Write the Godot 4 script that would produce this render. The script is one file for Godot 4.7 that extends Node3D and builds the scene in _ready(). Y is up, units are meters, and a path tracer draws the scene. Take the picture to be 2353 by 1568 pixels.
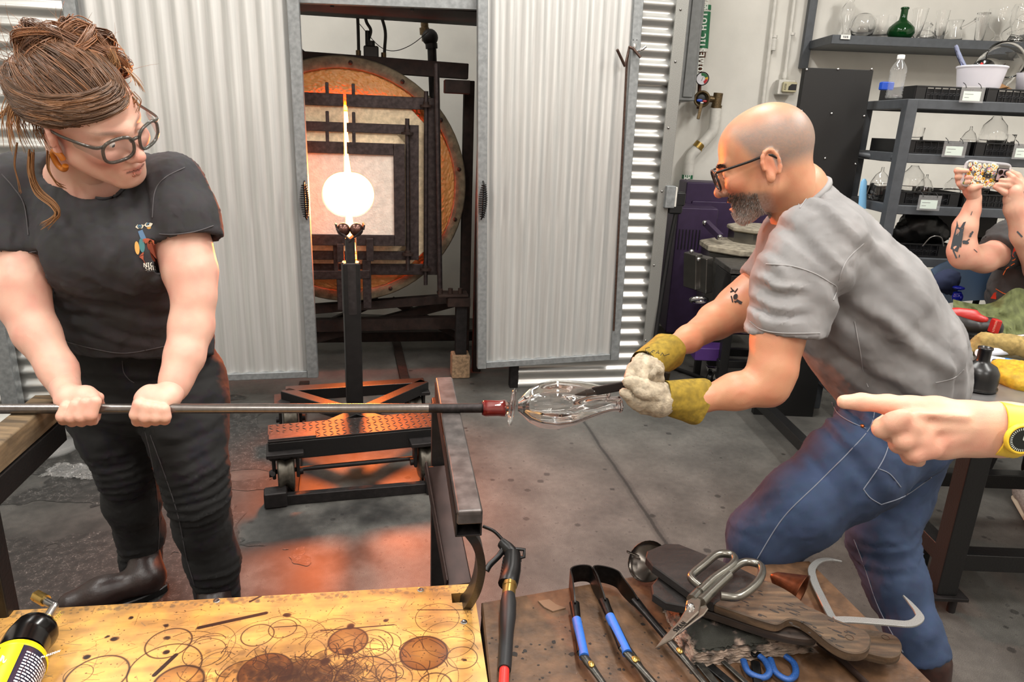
extends Node3D
# A glass-blowing hot shop. Places are found by intersecting sight lines of the lens with real planes (floor, wall, table heights).
const FPX := 1632.0
const EYE := Vector3(0, 1.35, 0)
const PITCH := 17.1
const ROLL := 2.3
var cam_f: Vector3
var cam_r: Vector3
var cam_u: Vector3
var M = {}
var T = {}
var rng := RandomNumberGenerator.new()

func sight(x: float, y: float) -> Vector3:
	return cam_f + cam_r * ((x - 1176.5) / FPX) - cam_u * ((y - 784.0) / FPX)
func zp(x: float, y: float, z: float) -> Vector3:      # the point of the plane z = const seen at (x, y)
	var d = sight(x, y)
	return EYE + d * (z / d.z)
func yp(x: float, y: float, h: float) -> Vector3:      # the point at height h
	var d = sight(x, y)
	return EYE + d * ((h - EYE.y) / d.y)
func pp(x: float, y: float, o: Vector3, n: Vector3) -> Vector3:
	var d = sight(x, y)
	return EYE + d * ((o - EYE).dot(n) / d.dot(n))
func mpp(p: Vector3) -> float:                          # metres per pixel at p
	return (p - EYE).dot(cam_f) / FPX

# ---------- geometry collector ----------
class G:
	var v = PackedVector3Array()
	var n = PackedVector3Array()
	var c = PackedColorArray()
	var uv = PackedVector2Array()
	var ix = PackedInt32Array()
	var tint = Color(1, 1, 1)
	var X = Transform3D()
	func vert(p: Vector3, nn: Vector3, u = Vector2.ZERO) -> int:
		v.append(X * p); n.append((X.basis * nn).normalized()); c.append(tint); uv.append(u)
		return v.size() - 1
	func tri(a: int, b: int, d: int) -> void:
		ix.append(a); ix.append(d); ix.append(b)
	func poly(pts: Array, nn = Vector3.ZERO) -> void:   # flat convex, counter-clockwise outside
		if nn == Vector3.ZERO:
			nn = (pts[1] - pts[0]).cross(pts[2] - pts[0]).normalized()
		var f = v.size()
		for p in pts:
			vert(p, nn)
		for i in range(1, pts.size() - 1):
			tri(f, f + i, f + i + 1)
	func quad(a: Vector3, b: Vector3, d: Vector3, e: Vector3) -> void:
		poly([a, b, d, e])
	func box(at: Vector3, size: Vector3, b = 0.003, bs = Basis()) -> void:
		var h = size * 0.5
		b = minf(b, minf(h.x, minf(h.y, h.z)) * 0.9)
		var f = v.size()
		var ax = [bs.x, bs.y, bs.z]
		for s in 8:
			var sg = Vector3(1 if s & 1 else -1, 1 if s & 2 else -1, 1 if s & 4 else -1)
			for k in 3:
				var q = Vector3(sg.x * (h.x - b), sg.y * (h.y - b), sg.z * (h.z - b))
				q[k] = sg[k] * h[k]
				vert(at + bs * q, ax[k] * sg[k])
		for k in 3:
			var i = (k + 1) % 3
			var j = (k + 2) % 3
			for s in [0, 1]:
				var q = []
				for w in [[0, 0], [1, 0], [1, 1], [0, 1]]:
					q.append(f + ((s << k) | (w[0] << i) | (w[1] << j)) * 3 + k)
				if s == 0:
					q.reverse()
				tri(q[0], q[1], q[2]); tri(q[0], q[2], q[3])
			for e in 4:   # bevels along axis k
				var si = e & 1
				var sj = e >> 1
				var s0 = (si << i) | (sj << j)
				var s1 = s0 | (1 << k)
				var a = f + s0 * 3 + i
				var bb = f + s1 * 3 + i
				var cc = f + s1 * 3 + j
				var dd = f + s0 * 3 + j
				if (si ^ sj) == 0:
					tri(a, cc, bb); tri(a, dd, cc)
				else:
					tri(a, bb, cc); tri(a, cc, dd)
		for s in 8:
			var odd: bool = ((s & 1) + ((s >> 1) & 1) + ((s >> 2) & 1)) % 2 == 1
			if odd:
				tri(f + s * 3, f + s * 3 + 1, f + s * 3 + 2)
			else:
				tri(f + s * 3, f + s * 3 + 2, f + s * 3 + 1)
	func bar(a: Vector3, b: Vector3, w: float, h: float, up = Vector3.UP, bev = 0.003) -> void:   # w across, h along up
		var y = (b - a).normalized()
		var x = y.cross(up)
		if x.length() < 0.01:
			x = y.cross(Vector3.RIGHT)
		x = x.normalized()
		var z = x.cross(y).normalized()
		box((a + b) * 0.5, Vector3(w, a.distance_to(b), h), bev, Basis(x, y, z))
	func grid(rows: Array, cu = false, cv = false, flip = false, uvs = Vector2.ONE) -> void:  # rows of PackedVector3Array; smooth
		var nr: int = rows.size()
		var nc: int = rows[0].size()
		var f = v.size()
		for i in nr:
			var up_: PackedVector3Array = rows[(i + 1) % nr if cv else mini(i + 1, nr - 1)]
			var dn: PackedVector3Array = rows[(i - 1 + nr) % nr if cv else maxi(i - 1, 0)]
			var me: PackedVector3Array = rows[i]
			for j in nc:
				var du = me[(j + 1) % nc if cu else mini(j + 1, nc - 1)] - me[(j - 1 + nc) % nc if cu else maxi(j - 1, 0)]
				var dv = up_[j] - dn[j]
				var nn = du.cross(dv)
				if nn.length_squared() < 1e-18:
					var j2 = (j + nc / 4) % nc
					nn = (up_[j2] - dn[j2] + du).cross(dv) if cu else Vector3.UP
					var mid = Vector3.ZERO
					for q in me: mid += q
					mid /= nc
					nn = (me[j] - mid) if (me[j] - mid).length() > 1e-6 else (mid - (up_[j] + dn[j]) * 0.5)
					if flip: nn = -nn
				nn = nn.normalized()
				vert(me[j], -nn if flip else nn, Vector2(float(j) / (nc - (0 if cu else 1)), float(i) / (nr - (0 if cv else 1))) * uvs)
		for i in (nr if cv else nr - 1):
			var i2 = (i + 1) % nr
			for j in (nc if cu else nc - 1):
				var j2 = (j + 1) % nc
				var a = f + i * nc + j
				var b = f + i * nc + j2
				var e = f + i2 * nc + j2
				var d = f + i2 * nc + j
				if flip:
					tri(a, e, b); tri(a, d, e)
				else:
					tri(a, b, e); tri(a, e, d)
	func fan(ring: PackedVector3Array, nn: Vector3) -> void:
		var mid = Vector3.ZERO
		for p in ring: mid += p
		mid /= ring.size()
		var f = vert(mid, nn)
		for p in ring: vert(p, nn)
		var k = ring.size()
		var ccw = (ring[0] - mid).cross(ring[1] - mid).dot(nn) > 0
		for i in k:
			if ccw: tri(f, f + 1 + i, f + 1 + (i + 1) % k)
			else: tri(f, f + 1 + (i + 1) % k, f + 1 + i)
	func tube(pts: Array, r, sides = 10, caps = true, sq = 1.0, nrm = Vector3.ZERO) -> void:   # r: number or array; sq flattens along nrm
		var t0: Vector3 = (pts[1] - pts[0]).normalized()
		var x: Vector3 = nrm if nrm != Vector3.ZERO else (t0.cross(Vector3.UP) if absf(t0.y) < 0.9 else t0.cross(Vector3.RIGHT))
		x = (x - t0 * x.dot(t0)).normalized()
		var rows = []
		for i in pts.size():
			var t: Vector3 = pts[mini(i + 1, pts.size() - 1)] - pts[maxi(i - 1, 0)]
			t = t.normalized() if t.length() > 1e-9 else t0
			x = (x - t * x.dot(t)).normalized()
			var y = t.cross(x)
			var rr: float = r if typeof(r) != TYPE_ARRAY else r[i]
			var ring = PackedVector3Array()
			for k in sides:
				var a = TAU * k / sides
				ring.append(pts[i] + (x * cos(a) * sq + y * sin(a)) * rr)
			rows.append(ring)
		grid(rows, true)
		if caps:
			fan(rows[0], -t0)
			fan(rows[-1], (pts[-1] - pts[-2]).normalized())
	func cyl(a: Vector3, b: Vector3, r: float, sides = 20, r2 = -1.0, bev = 0.0) -> void:
		if r2 < 0: r2 = r
		var t = (b - a).normalized()
		if bev > 0:
			tube([a, a + t * 0.0001, a + t * bev, b - t * bev, b - t * 0.0001, b], [r - bev, r - bev, r, r2, r2 - bev, r2 - bev], sides)
		else:
			tube([a, b], [r, r2], sides)
	func lathe(prof: Array, at: Vector3, axis = Vector3.UP, sides = 28, a0 = 0.0, a1 = TAU) -> void:   # prof of Vector2(radius, along)
		var x = axis.cross(Vector3.RIGHT) if absf(axis.x) < 0.9 else axis.cross(Vector3.UP)
		x = x.normalized()
		var z = axis.cross(x)
		var full = a1 - a0 > TAU - 0.001
		var rows = []
		for p in prof:
			var ring = PackedVector3Array()
			for k in (sides if full else sides + 1):
				var a = a0 + (a1 - a0) * k / sides
				ring.append(at + axis * p.y + (x * cos(a) + z * sin(a)) * maxf(p.x, 0.00001))
			rows.append(ring)
		grid(rows, full)
	func ball(at: Vector3, r: Vector3, bs = Basis(), nu = 16, nv = 10) -> void:
		var rows = []
		for i in nv + 1:
			var ph = -PI / 2 + PI * i / nv
			var ring = PackedVector3Array()
			for k in nu:
				var a = TAU * k / nu
				ring.append(at + bs * (Vector3(cos(a) * maxf(cos(ph), 0.001), sin(ph), -sin(a) * maxf(cos(ph), 0.001)) * r))
			rows.append(ring)
		grid(rows, true)
	func prism(pts: Array, dir: Vector3, bev = 0.0) -> void:   # planar polygon (any winding) of Vector3 swept along dir
		var m = Vector3.ZERO
		for i in pts.size():
			m += (pts[i] as Vector3).cross(pts[(i + 1) % pts.size()])
		if m.dot(dir) < 0:
			pts = pts.duplicate(); pts.reverse()
		var d = dir.normalized()
		var x = ((pts[1] as Vector3) - pts[0]).normalized()
		x = (x - d * x.dot(d)).normalized()
		var y = d.cross(x)
		var flat = PackedVector2Array()
		for p in pts: flat.append(Vector2((p - pts[0]).dot(x), (p - pts[0]).dot(y)))
		var ins = flat
		if bev > 0:
			var off = PackedVector2Array()
			var k = flat.size()
			for i in k:
				var e0 = (flat[i] - flat[(i - 1 + k) % k]).normalized()
				var e1 = (flat[(i + 1) % k] - flat[i]).normalized()
				var nn = Vector2(-e0.y - e1.y, e0.x + e1.x)
				nn = nn.normalized() / maxf(0.4, Vector2(-e0.y, e0.x).dot(nn.normalized()))
				off.append(flat[i] + nn * bev)
			ins = off
		var tr = Geometry2D.triangulate_polygon(ins)
		for side in [0, 1]:
			var f = v.size()
			for q in ins: vert(pts[0] + x * q.x + y * q.y + (dir if side else Vector3.ZERO), d if side else -d)
			for i in range(0, tr.size(), 3):
				var a: Vector2 = ins[tr[i]]
				var ccw: bool = (ins[tr[i + 1]] - a).cross(ins[tr[i + 2]] - a) > 0
				if ccw == (side == 1): tri(f + tr[i], f + tr[i + 1], f + tr[i + 2])
				else: tri(f + tr[i], f + tr[i + 2], f + tr[i + 1])
		var L = [[ins, 0.0], [flat, bev], [flat, dir.length() - bev], [ins, dir.length()]] if bev > 0 else [[flat, 0.0], [flat, dir.length()]]
		for s in L.size() - 1:
			for i in flat.size():
				var j = (i + 1) % flat.size()
				var a0: Vector2 = L[s][0][i]
				var a1: Vector2 = L[s][0][j]
				var b0: Vector2 = L[s + 1][0][i]
				var b1: Vector2 = L[s + 1][0][j]
				var o0: Vector3 = pts[0] + d * float(L[s][1])
				var o1: Vector3 = pts[0] + d * float(L[s + 1][1])
				quad(o0 + x * a0.x + y * a0.y, o0 + x * a1.x + y * a1.y, o1 + x * b1.x + y * b1.y, o1 + x * b0.x + y * b0.y)
	func text(s: String, size: float, x: Vector3, y: Vector3, at: Vector3, depth = 0.0006, font = "Droid Sans", bold = 700) -> void:   # centred lettering
		var t = TextMesh.new()
		var sf = SystemFont.new()
		sf.font_names = PackedStringArray([font]); sf.font_weight = bold
		t.font = sf; t.text = s; t.font_size = 32; t.pixel_size = size / 32.0; t.depth = depth
		var ar = t.get_mesh_arrays()
		if ar.is_empty() or ar[Mesh.ARRAY_VERTEX] == null: return
		var f = v.size()
		var b = Basis(x.normalized(), y.normalized(), x.cross(y).normalized())
		var V: PackedVector3Array = ar[Mesh.ARRAY_VERTEX]
		for i in V.size(): vert(at + b * V[i], b * ar[Mesh.ARRAY_NORMAL][i])
		for k in ar[Mesh.ARRAY_INDEX]: ix.append(f + k)
	func mesh() -> ArrayMesh:
		var a = []
		a.resize(Mesh.ARRAY_MAX)
		a[Mesh.ARRAY_VERTEX] = v; a[Mesh.ARRAY_NORMAL] = n; a[Mesh.ARRAY_COLOR] = c; a[Mesh.ARRAY_TEX_UV] = uv; a[Mesh.ARRAY_INDEX] = ix
		var m = ArrayMesh.new()
		m.add_surface_from_arrays(Mesh.PRIMITIVE_TRIANGLES, a)
		return m

# ---------- distance field meshed as surface nets ----------
class Sdf:
	var h: float
	var o: Vector3
	var nx: int
	var ny: int
	var nz: int
	var d := PackedFloat32Array()
	var cloth = null
	func _init(lo: Vector3, hi: Vector3, cell: float):
		h = cell; o = lo
		nx = int((hi.x - lo.x) / h) + 2; ny = int((hi.y - lo.y) / h) + 2; nz = int((hi.z - lo.z) / h) + 2
		d.resize(nx * ny * nz); d.fill(0.2)
	func span(lo: Vector3, hi: Vector3) -> Array:
		return [maxi(0, int((lo.x - o.x) / h)), mini(nx - 1, int((hi.x - o.x) / h) + 1), maxi(0, int((lo.y - o.y) / h)), mini(ny - 1, int((hi.y - o.y) / h) + 1), maxi(0, int((lo.z - o.z) / h)), mini(nz - 1, int((hi.z - o.z) / h) + 1)]
	func cone(a: Vector3, ra: float, b: Vector3, rb: float, k := 0.02, fn := Vector3.ZERO, f := 1.0, sub := false) -> void:   # fn, f: widened along fn by f
		var R := maxf(ra, rb) * maxf(1.0, f) + k + h * 2
		var RR := Vector3(R, R, R)
		var s := span(a.min(b) - RR, a.max(b) + RR)
		var ab := b - a
		var L2 := maxf(ab.length_squared(), 1e-9)
		var g := 1.0 - 1.0 / f
		var dr := rb - ra
		var mf := f if f < 1 else 1.0
		for iz in range(s[4], s[5] + 1):
			for iy in range(s[2], s[3] + 1):
				var i := (iz * ny + iy) * nx + int(s[0])
				var p := o + Vector3(s[0], iy, iz) * h - a
				for ixx in range(s[0], s[1] + 1):
					var t := clampf(p.dot(ab) / L2, 0.0, 1.0)
					var q := p - ab * t
					if g != 0.0: q -= fn * (q.dot(fn) * g)
					var e := (q.length() - ra - dr * t) * mf
					p.x += h
					var d0 := d[i]
					if sub:
						e = -e
						if e > d0 - k:
							var w := maxf(k - absf(d0 - e), 0.0) / k
							d[i] = maxf(d0, e) + w * w * k * 0.25
					elif e < d0 + k:
						var w := maxf(k - absf(d0 - e), 0.0) / k
						d[i] = minf(d0, e) - w * w * k * 0.25
					i += 1
	func ell(at: Vector3, r: Vector3, bs := Basis(), k := 0.02, sub := false) -> void:
		var R := maxf(r.x, maxf(r.y, r.z)) + k + h * 2
		var RR := Vector3(R, R, R)
		var s := span(at - RR, at + RR)
		var ib := bs.transposed()
		for iz in range(s[4], s[5] + 1):
			for iy in range(s[2], s[3] + 1):
				var i := (iz * ny + iy) * nx + int(s[0])
				for ixx in range(s[0], s[1] + 1):
					var q := (ib * (o + Vector3(ixx, iy, iz) * h - at)) / r
					var k0 := q.length()
					var e := k0 * (k0 - 1.0) / maxf((q / r).length(), 1e-6)
					var d0 := d[i]
					if sub:
						e = -e
						if e > d0 - k:
							var w := maxf(k - absf(d0 - e), 0.0) / k
							d[i] = maxf(d0, e) + w * w * k * 0.25
					elif e < d0 + k:
						var w := maxf(k - absf(d0 - e), 0.0) / k
						d[i] = minf(d0, e) - w * w * k * 0.25
					i += 1
	func cut(at: Vector3, n: Vector3, R: float) -> void:   # removes what lies on n's side of the plane, within R of at
		var RR := Vector3(R, R, R)
		var s := span(at - RR, at + RR)
		for iz in range(s[4], s[5] + 1):
			for iy in range(s[2], s[3] + 1):
				for ixx in range(s[0], s[1] + 1):
					var p := o + Vector3(ixx, iy, iz) * h - at
					if p.length() < R:
						var i := (iz * ny + iy) * nx + ixx
						d[i] = maxf(d[i], p.dot(n))
	func at(p: Vector3) -> float:
		var q := (p - o) / h
		var x := clampi(int(q.x), 0, nx - 2)
		var y := clampi(int(q.y), 0, ny - 2)
		var z := clampi(int(q.z), 0, nz - 2)
		var f := q - Vector3(x, y, z)
		var i := (z * ny + y) * nx + x
		var pl := nx * ny
		return lerpf(lerpf(lerpf(d[i], d[i + 1], f.x), lerpf(d[i + nx], d[i + nx + 1], f.x), f.y), lerpf(lerpf(d[i + pl], d[i + pl + 1], f.x), lerpf(d[i + pl + nx], d[i + pl + nx + 1], f.x), f.y), f.z)
	func hit(p: Vector3, dir: Vector3, far := 0.3) -> Vector3:   # first surface point from p along dir
		var t := 0.0
		for k in 90:
			var e := at(p + dir * t)
			if cloth != null and absf(e) < 0.03: e -= cloth.disp(p + dir * t, dir)
			if absf(e) < 0.0003: break
			t += clampf(e * 0.7, -0.01, 0.01)
			if t > far: break
		return p + dir * t
	func mesh(color = null, disp = null) -> ArrayMesh:
		var g := G.new()
		into(g, color, disp)
		return g.mesh()
	func into(g: G, color = null, disp = null, X := Transform3D()) -> void:
		var cell := {}
		var pl := nx * ny
		var V := PackedVector3Array()
		var quads := PackedInt32Array()
		var st := [1, nx, pl]
		for z in range(1, nz - 1):
			for y in range(1, ny - 1):
				var i := (z * ny + y) * nx + 1
				for x in range(1, nx - 1):
					var a := d[i] < 0.0
					for k in 3:
						if (d[i + st[k]] < 0.0) != a:
							var u: int = st[(k + 1) % 3]
							var w: int = st[(k + 2) % 3]
							var q := [i - u - w, i - w, i, i - u]
							if not a: q = [i - u, i, i - w, i - u - w]
							for cc in q:
								if not cell.has(cc):
									cell[cc] = V.size()
									V.append(_cell(cc))
								quads.append(cell[cc])
					i += 1
		var N := PackedVector3Array()
		N.resize(V.size())
		for pass_ in 2:
			N.fill(Vector3.ZERO)
			for q in range(0, quads.size(), 4):
				var p0 := V[quads[q]]
				var nn := (V[quads[q + 2]] - p0).cross(V[quads[q + 3]] - V[quads[q + 1]])
				for k in 4: N[quads[q + k]] += nn
			if pass_ == 0:
				if disp == null: break
				for i in V.size():
					var nn := N[i].normalized()
					V[i] += nn * float(disp.call(V[i], nn))
		var C := PackedColorArray()
		C.resize(V.size())
		for i in V.size():
			N[i] = N[i].normalized()
			C[i] = color.call(V[i], N[i]) if color != null else Color(1, 1, 1)
		var f := g.v.size()
		if X != Transform3D():
			for i in V.size():
				V[i] = X * V[i]; N[i] = (X.basis * N[i]).normalized()
		for q in range(0, quads.size(), 4):
			g.tri(f + quads[q], f + quads[q + 1], f + quads[q + 2]); g.tri(f + quads[q], f + quads[q + 2], f + quads[q + 3])
		g.v.append_array(V); g.n.append_array(N); g.c.append_array(C)
		g.uv.resize(g.v.size())
	func _cell(i: int) -> Vector3:
		var pl := nx * ny
		var z := i / pl
		var y := (i - z * pl) / nx
		var x := i - z * pl - y * nx
		var s := Vector3.ZERO
		var k := 0
		var e := [d[i], d[i + 1], d[i + nx], d[i + nx + 1], d[i + pl], d[i + pl + 1], d[i + pl + nx], d[i + pl + nx + 1]]
		for b in 8:
			for ax in 3:
				if not (b >> ax) & 1:
					var u: float = e[b]
					var w: float = e[b | (1 << ax)]
					if (u < 0) != (w < 0):
						var q := Vector3(b & 1, (b >> 1) & 1, b >> 2)
						q[ax] += u / (u - w)
						s += q
						k += 1
		return o + (Vector3(x, y, z) + (s / k if k else Vector3.ONE * 0.5)) * h

# ---------- nodes ----------
var used = {}
func fresh(called: String) -> String:
	used[called] = used.get(called, -1) + 1
	return called if used[called] == 0 else "%s_%03d" % [called, used[called]]
func thing(called: String, label: String, category: String, at = Transform3D(), group = "") -> Node3D:
	var o = Node3D.new()
	o.name = fresh(called); add_child(o); o.transform = at
	o.set_meta("label", label); o.set_meta("category", category)
	if group: o.set_meta("group", group)
	return o
func part(called: String, g, m: Material, parent: Node = null, label = "") -> MeshInstance3D:
	var o = MeshInstance3D.new()
	o.mesh = g.mesh() if g is G else g
	o.material_override = m
	if parent == null:
		o.name = fresh(called); add_child(o)
	else:
		o.name = called; parent.add_child(o, true)
	if label: o.set_meta("label", label)
	return o
func solo(called: String, g, m: Material, label: String, category: String, group = "") -> MeshInstance3D:
	var o = part(called, g, m)
	o.set_meta("label", label); o.set_meta("category", category)
	if group: o.set_meta("group", group)
	return o
func struct_(called: String, g, m: Material, label: String) -> MeshInstance3D:
	var o = part(called, g, m)
	o.set_meta("kind", "structure"); o.set_meta("label", label)
	return o

# ---------- materials ----------
func noise_tex(key: String, fr: float, oct: int, lo: float, hi: float, type = FastNoiseLite.TYPE_SIMPLEX_SMOOTH, sx = 1, sy = 1, nm = 0.0, cells = 0, size = 512) -> Texture2D:
	if T.has(key): return T[key]
	var f = FastNoiseLite.new()
	f.seed = key.hash() % 1000; f.noise_type = type; f.frequency = fr; f.fractal_octaves = oct
	if cells: f.cellular_return_type = FastNoiseLite.RETURN_DISTANCE2_SUB if cells == 2 else FastNoiseLite.RETURN_CELL_VALUE
	var im = f.get_seamless_image(size / sx, size / sy)
	if sx > 1 or sy > 1: im.resize(size, size, Image.INTERPOLATE_CUBIC)
	im.convert(Image.FORMAT_L8)
	if nm > 0:
		im.convert(Image.FORMAT_RGBA8)
		im.bump_map_to_normal_map(nm)
	else:
		var b = im.get_data()
		for i in b.size():
			b[i] = clampi(int(255 * lerpf(lo, hi, b[i] / 255.0)), 0, 255)
		im = Image.create_from_data(size, size, false, Image.FORMAT_L8, b)
	T[key] = ImageTexture.create_from_image(im)
	return T[key]
func mat(key: String, col: Color, rough = 0.6, metal = 0.0, tex: Texture2D = null, sc = 1.0, bump: Texture2D = null, depth = 0.1, bsc = 0.0) -> StandardMaterial3D:
	if M.has(key): return M[key]
	var m = StandardMaterial3D.new()
	m.resource_name = key
	m.albedo_color = col; m.roughness = rough; m.metallic = metal
	m.uv1_triplanar = true; m.uv1_scale = Vector3.ONE * sc
	if tex: m.albedo_texture = tex
	if bump:
		m.heightmap_enabled = true; m.heightmap_texture = bump; m.heightmap_scale = depth
	M[key] = m
	return m
func glow(key: String, col: Color, e: float) -> StandardMaterial3D:
	var m = mat(key, Color(0.02, 0.02, 0.02), 0.8)
	m.emission_enabled = true; m.emission = col; m.emission_energy_multiplier = e
	return m
func glass(key: String, col: Color, alpha = 0.02, scale = 0.05, rough = 0.0) -> StandardMaterial3D:
	var m = StandardMaterial3D.new()
	m.resource_name = key
	m.albedo_color = Color(col, alpha); m.roughness = rough
	m.transparency = BaseMaterial3D.TRANSPARENCY_ALPHA
	m.refraction_enabled = true; m.refraction_scale = scale
	M[key] = m
	return m
func vmat(key: String, rough = 0.6, bump: Texture2D = null, depth = 0.05, sc = 8.0, sss = 0.0, tex: Texture2D = null) -> StandardMaterial3D:
	var m = mat(key, Color(1, 1, 1), rough, 0.0, tex, sc, bump, depth)
	m.vertex_color_use_as_albedo = true
	if sss > 0: m.subsurf_scatter_enabled = true; m.subsurf_scatter_strength = sss
	return m
func lin(r: float, g: float, b: float) -> Color:      # sRGB numbers as a linear vertex colour
	return Color(r, g, b).srgb_to_linear()
func strip(g: G, pts: Array, w: Vector3, hw: float, ht: float) -> void:   # a flat bar swept along points, its width along w
	var rows = []
	for i in pts.size():
		var d: Vector3 = (pts[mini(i + 1, pts.size() - 1)] - pts[maxi(i - 1, 0)]).normalized()
		var a = (w - d * w.dot(d)).normalized() * hw
		var b = d.cross(a).normalized() * ht
		rows.append([pts[i] + a + b, pts[i] - a + b, pts[i] - a - b, pts[i] + a - b])
	for k in 4:
		g.grid(rows.map(func(r): return PackedVector3Array([r[k], r[(k + 1) % 4]])), false, false, true)
	for e in [0, -1]:
		g.quad(rows[e][0], rows[e][1], rows[e][2], rows[e][3])
func lerp_pts(pts: Array, n = 6) -> Array:           # a smooth curve through points
	var cv = Curve3D.new()
	for i in pts.size():
		var t: Vector3 = (pts[mini(i + 1, pts.size() - 1)] - pts[maxi(i - 1, 0)]) * (1.0 / 6.0 if i > 0 and i < pts.size() - 1 else 1.0 / 4.0)
		cv.add_point(pts[i], -t, t)
	var out = []
	for i in (pts.size() - 1) * n + 1:
		out.append(cv.sample(mini(i / n, pts.size() - 2), float(i) / n - mini(i / n, pts.size() - 2)))
	return out

# ---------- the enclosure's own axes: x along its front, y up, z out of it ----------
var EO: Vector3
var EB: Basis
var EX: Transform3D
func ep(x: float, y: float, w: float) -> Vector3:
	return EX.affine_inverse() * pp(x, y, EO + EB.z * w, EB.z)
func eps(list: Array, w: float) -> Array:
	return list.map(func(q): return ep(q[0], q[1], w))

func _ready() -> void:
	rng.seed = 7
	var cam = Camera3D.new()
	cam.name = "camera"
	cam.fov = rad_to_deg(2 * atan(784.0 / FPX))
	var p = deg_to_rad(PITCH)
	var r = deg_to_rad(ROLL)
	var up0 = Vector3(0, cos(p), -sin(p))
	cam_f = Vector3(0, -sin(p), -cos(p))
	cam_r = Vector3.RIGHT * cos(r) + up0 * sin(r)
	cam_u = up0 * cos(r) - Vector3.RIGHT * sin(r)
	cam.transform = Transform3D(Basis(cam_r, cam_u, -cam_f), EYE)
	cam.near = 0.05
	add_child(cam)
	var we = WorldEnvironment.new()
	we.name = "world_environment"
	var e = Environment.new()
	e.background_mode = Environment.BG_COLOR
	e.background_color = Color(0.02, 0.02, 0.02)
	e.tonemap_mode = Environment.TONE_MAPPER_LINEAR
	e.tonemap_exposure = 1.0
	e.sdfgi_enabled = true; e.ssao_enabled = true; e.ssil_enabled = true
	we.environment = e
	add_child(we)
	# rows of shop lights under the ceiling, one of them between the camera and the furnace
	for q in [[-2.1, -2.9, "above the left corrugated sheets"], [-2.1, -0.6, "above the timber bench rail"], [0.3, -2.75, "above the floor before the furnace doors"], [0.3, -0.6, "above the tool table"], [2.5, -2.2, "above the crate rack"], [2.6, -1.0, "above the steel work table"], [-0.9, 1.4, "behind the bench, over its left end"], [1.9, 1.4, "at the back right of the shop"]]:
		ceiling_light(Vector3(q[0], 3.45, q[1]), q[2])
	EB = Basis(Vector3.UP, deg_to_rad(11))
	EO = yp(1190, 893, 0)
	EX = Transform3D(EB, EO)
	materials()
	room()
	enclosure()
	furnace()
	cart()
	wall_fittings()
	bench()
	pipe_and_glass()
	side_table()
	rack()
	kiln()
	floor_odds()
	steel_table()
	woman()
	man()
	photographer()
	pointing_hand()

func ceiling_light(at: Vector3, where: String) -> void:
	var t = thing("ceiling_light", "long white shop light under the ceiling " + where, "lamp", Transform3D(Basis(), at), "ceiling shop lights")
	var g = G.new()
	g.box(Vector3(0, 0.035, 0), Vector3(0.3, 0.05, 1.26), 0.01)
	part("housing", g, mat("lamp_white", Color(0.85, 0.85, 0.85), 0.5), t)
	g = G.new()
	g.box(Vector3(0, 0.0, 0), Vector3(0.26, 0.02, 1.2), 0.004)
	part("diffuser", g, glow("lamp_glow", Color(1.0, 0.97, 0.92), 5.0), t)
	var l = AreaLight3D.new()
	l.name = "light"
	l.area_size = Vector2(0.26, 1.2)
	l.light_color = Color(1.0, 0.99, 0.97); l.light_energy = 5.5; l.area_range = 12
	l.shadow_enabled = true
	l.rotation.x = -PI / 2
	l.position.y = -0.02
	t.add_child(l)

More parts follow.
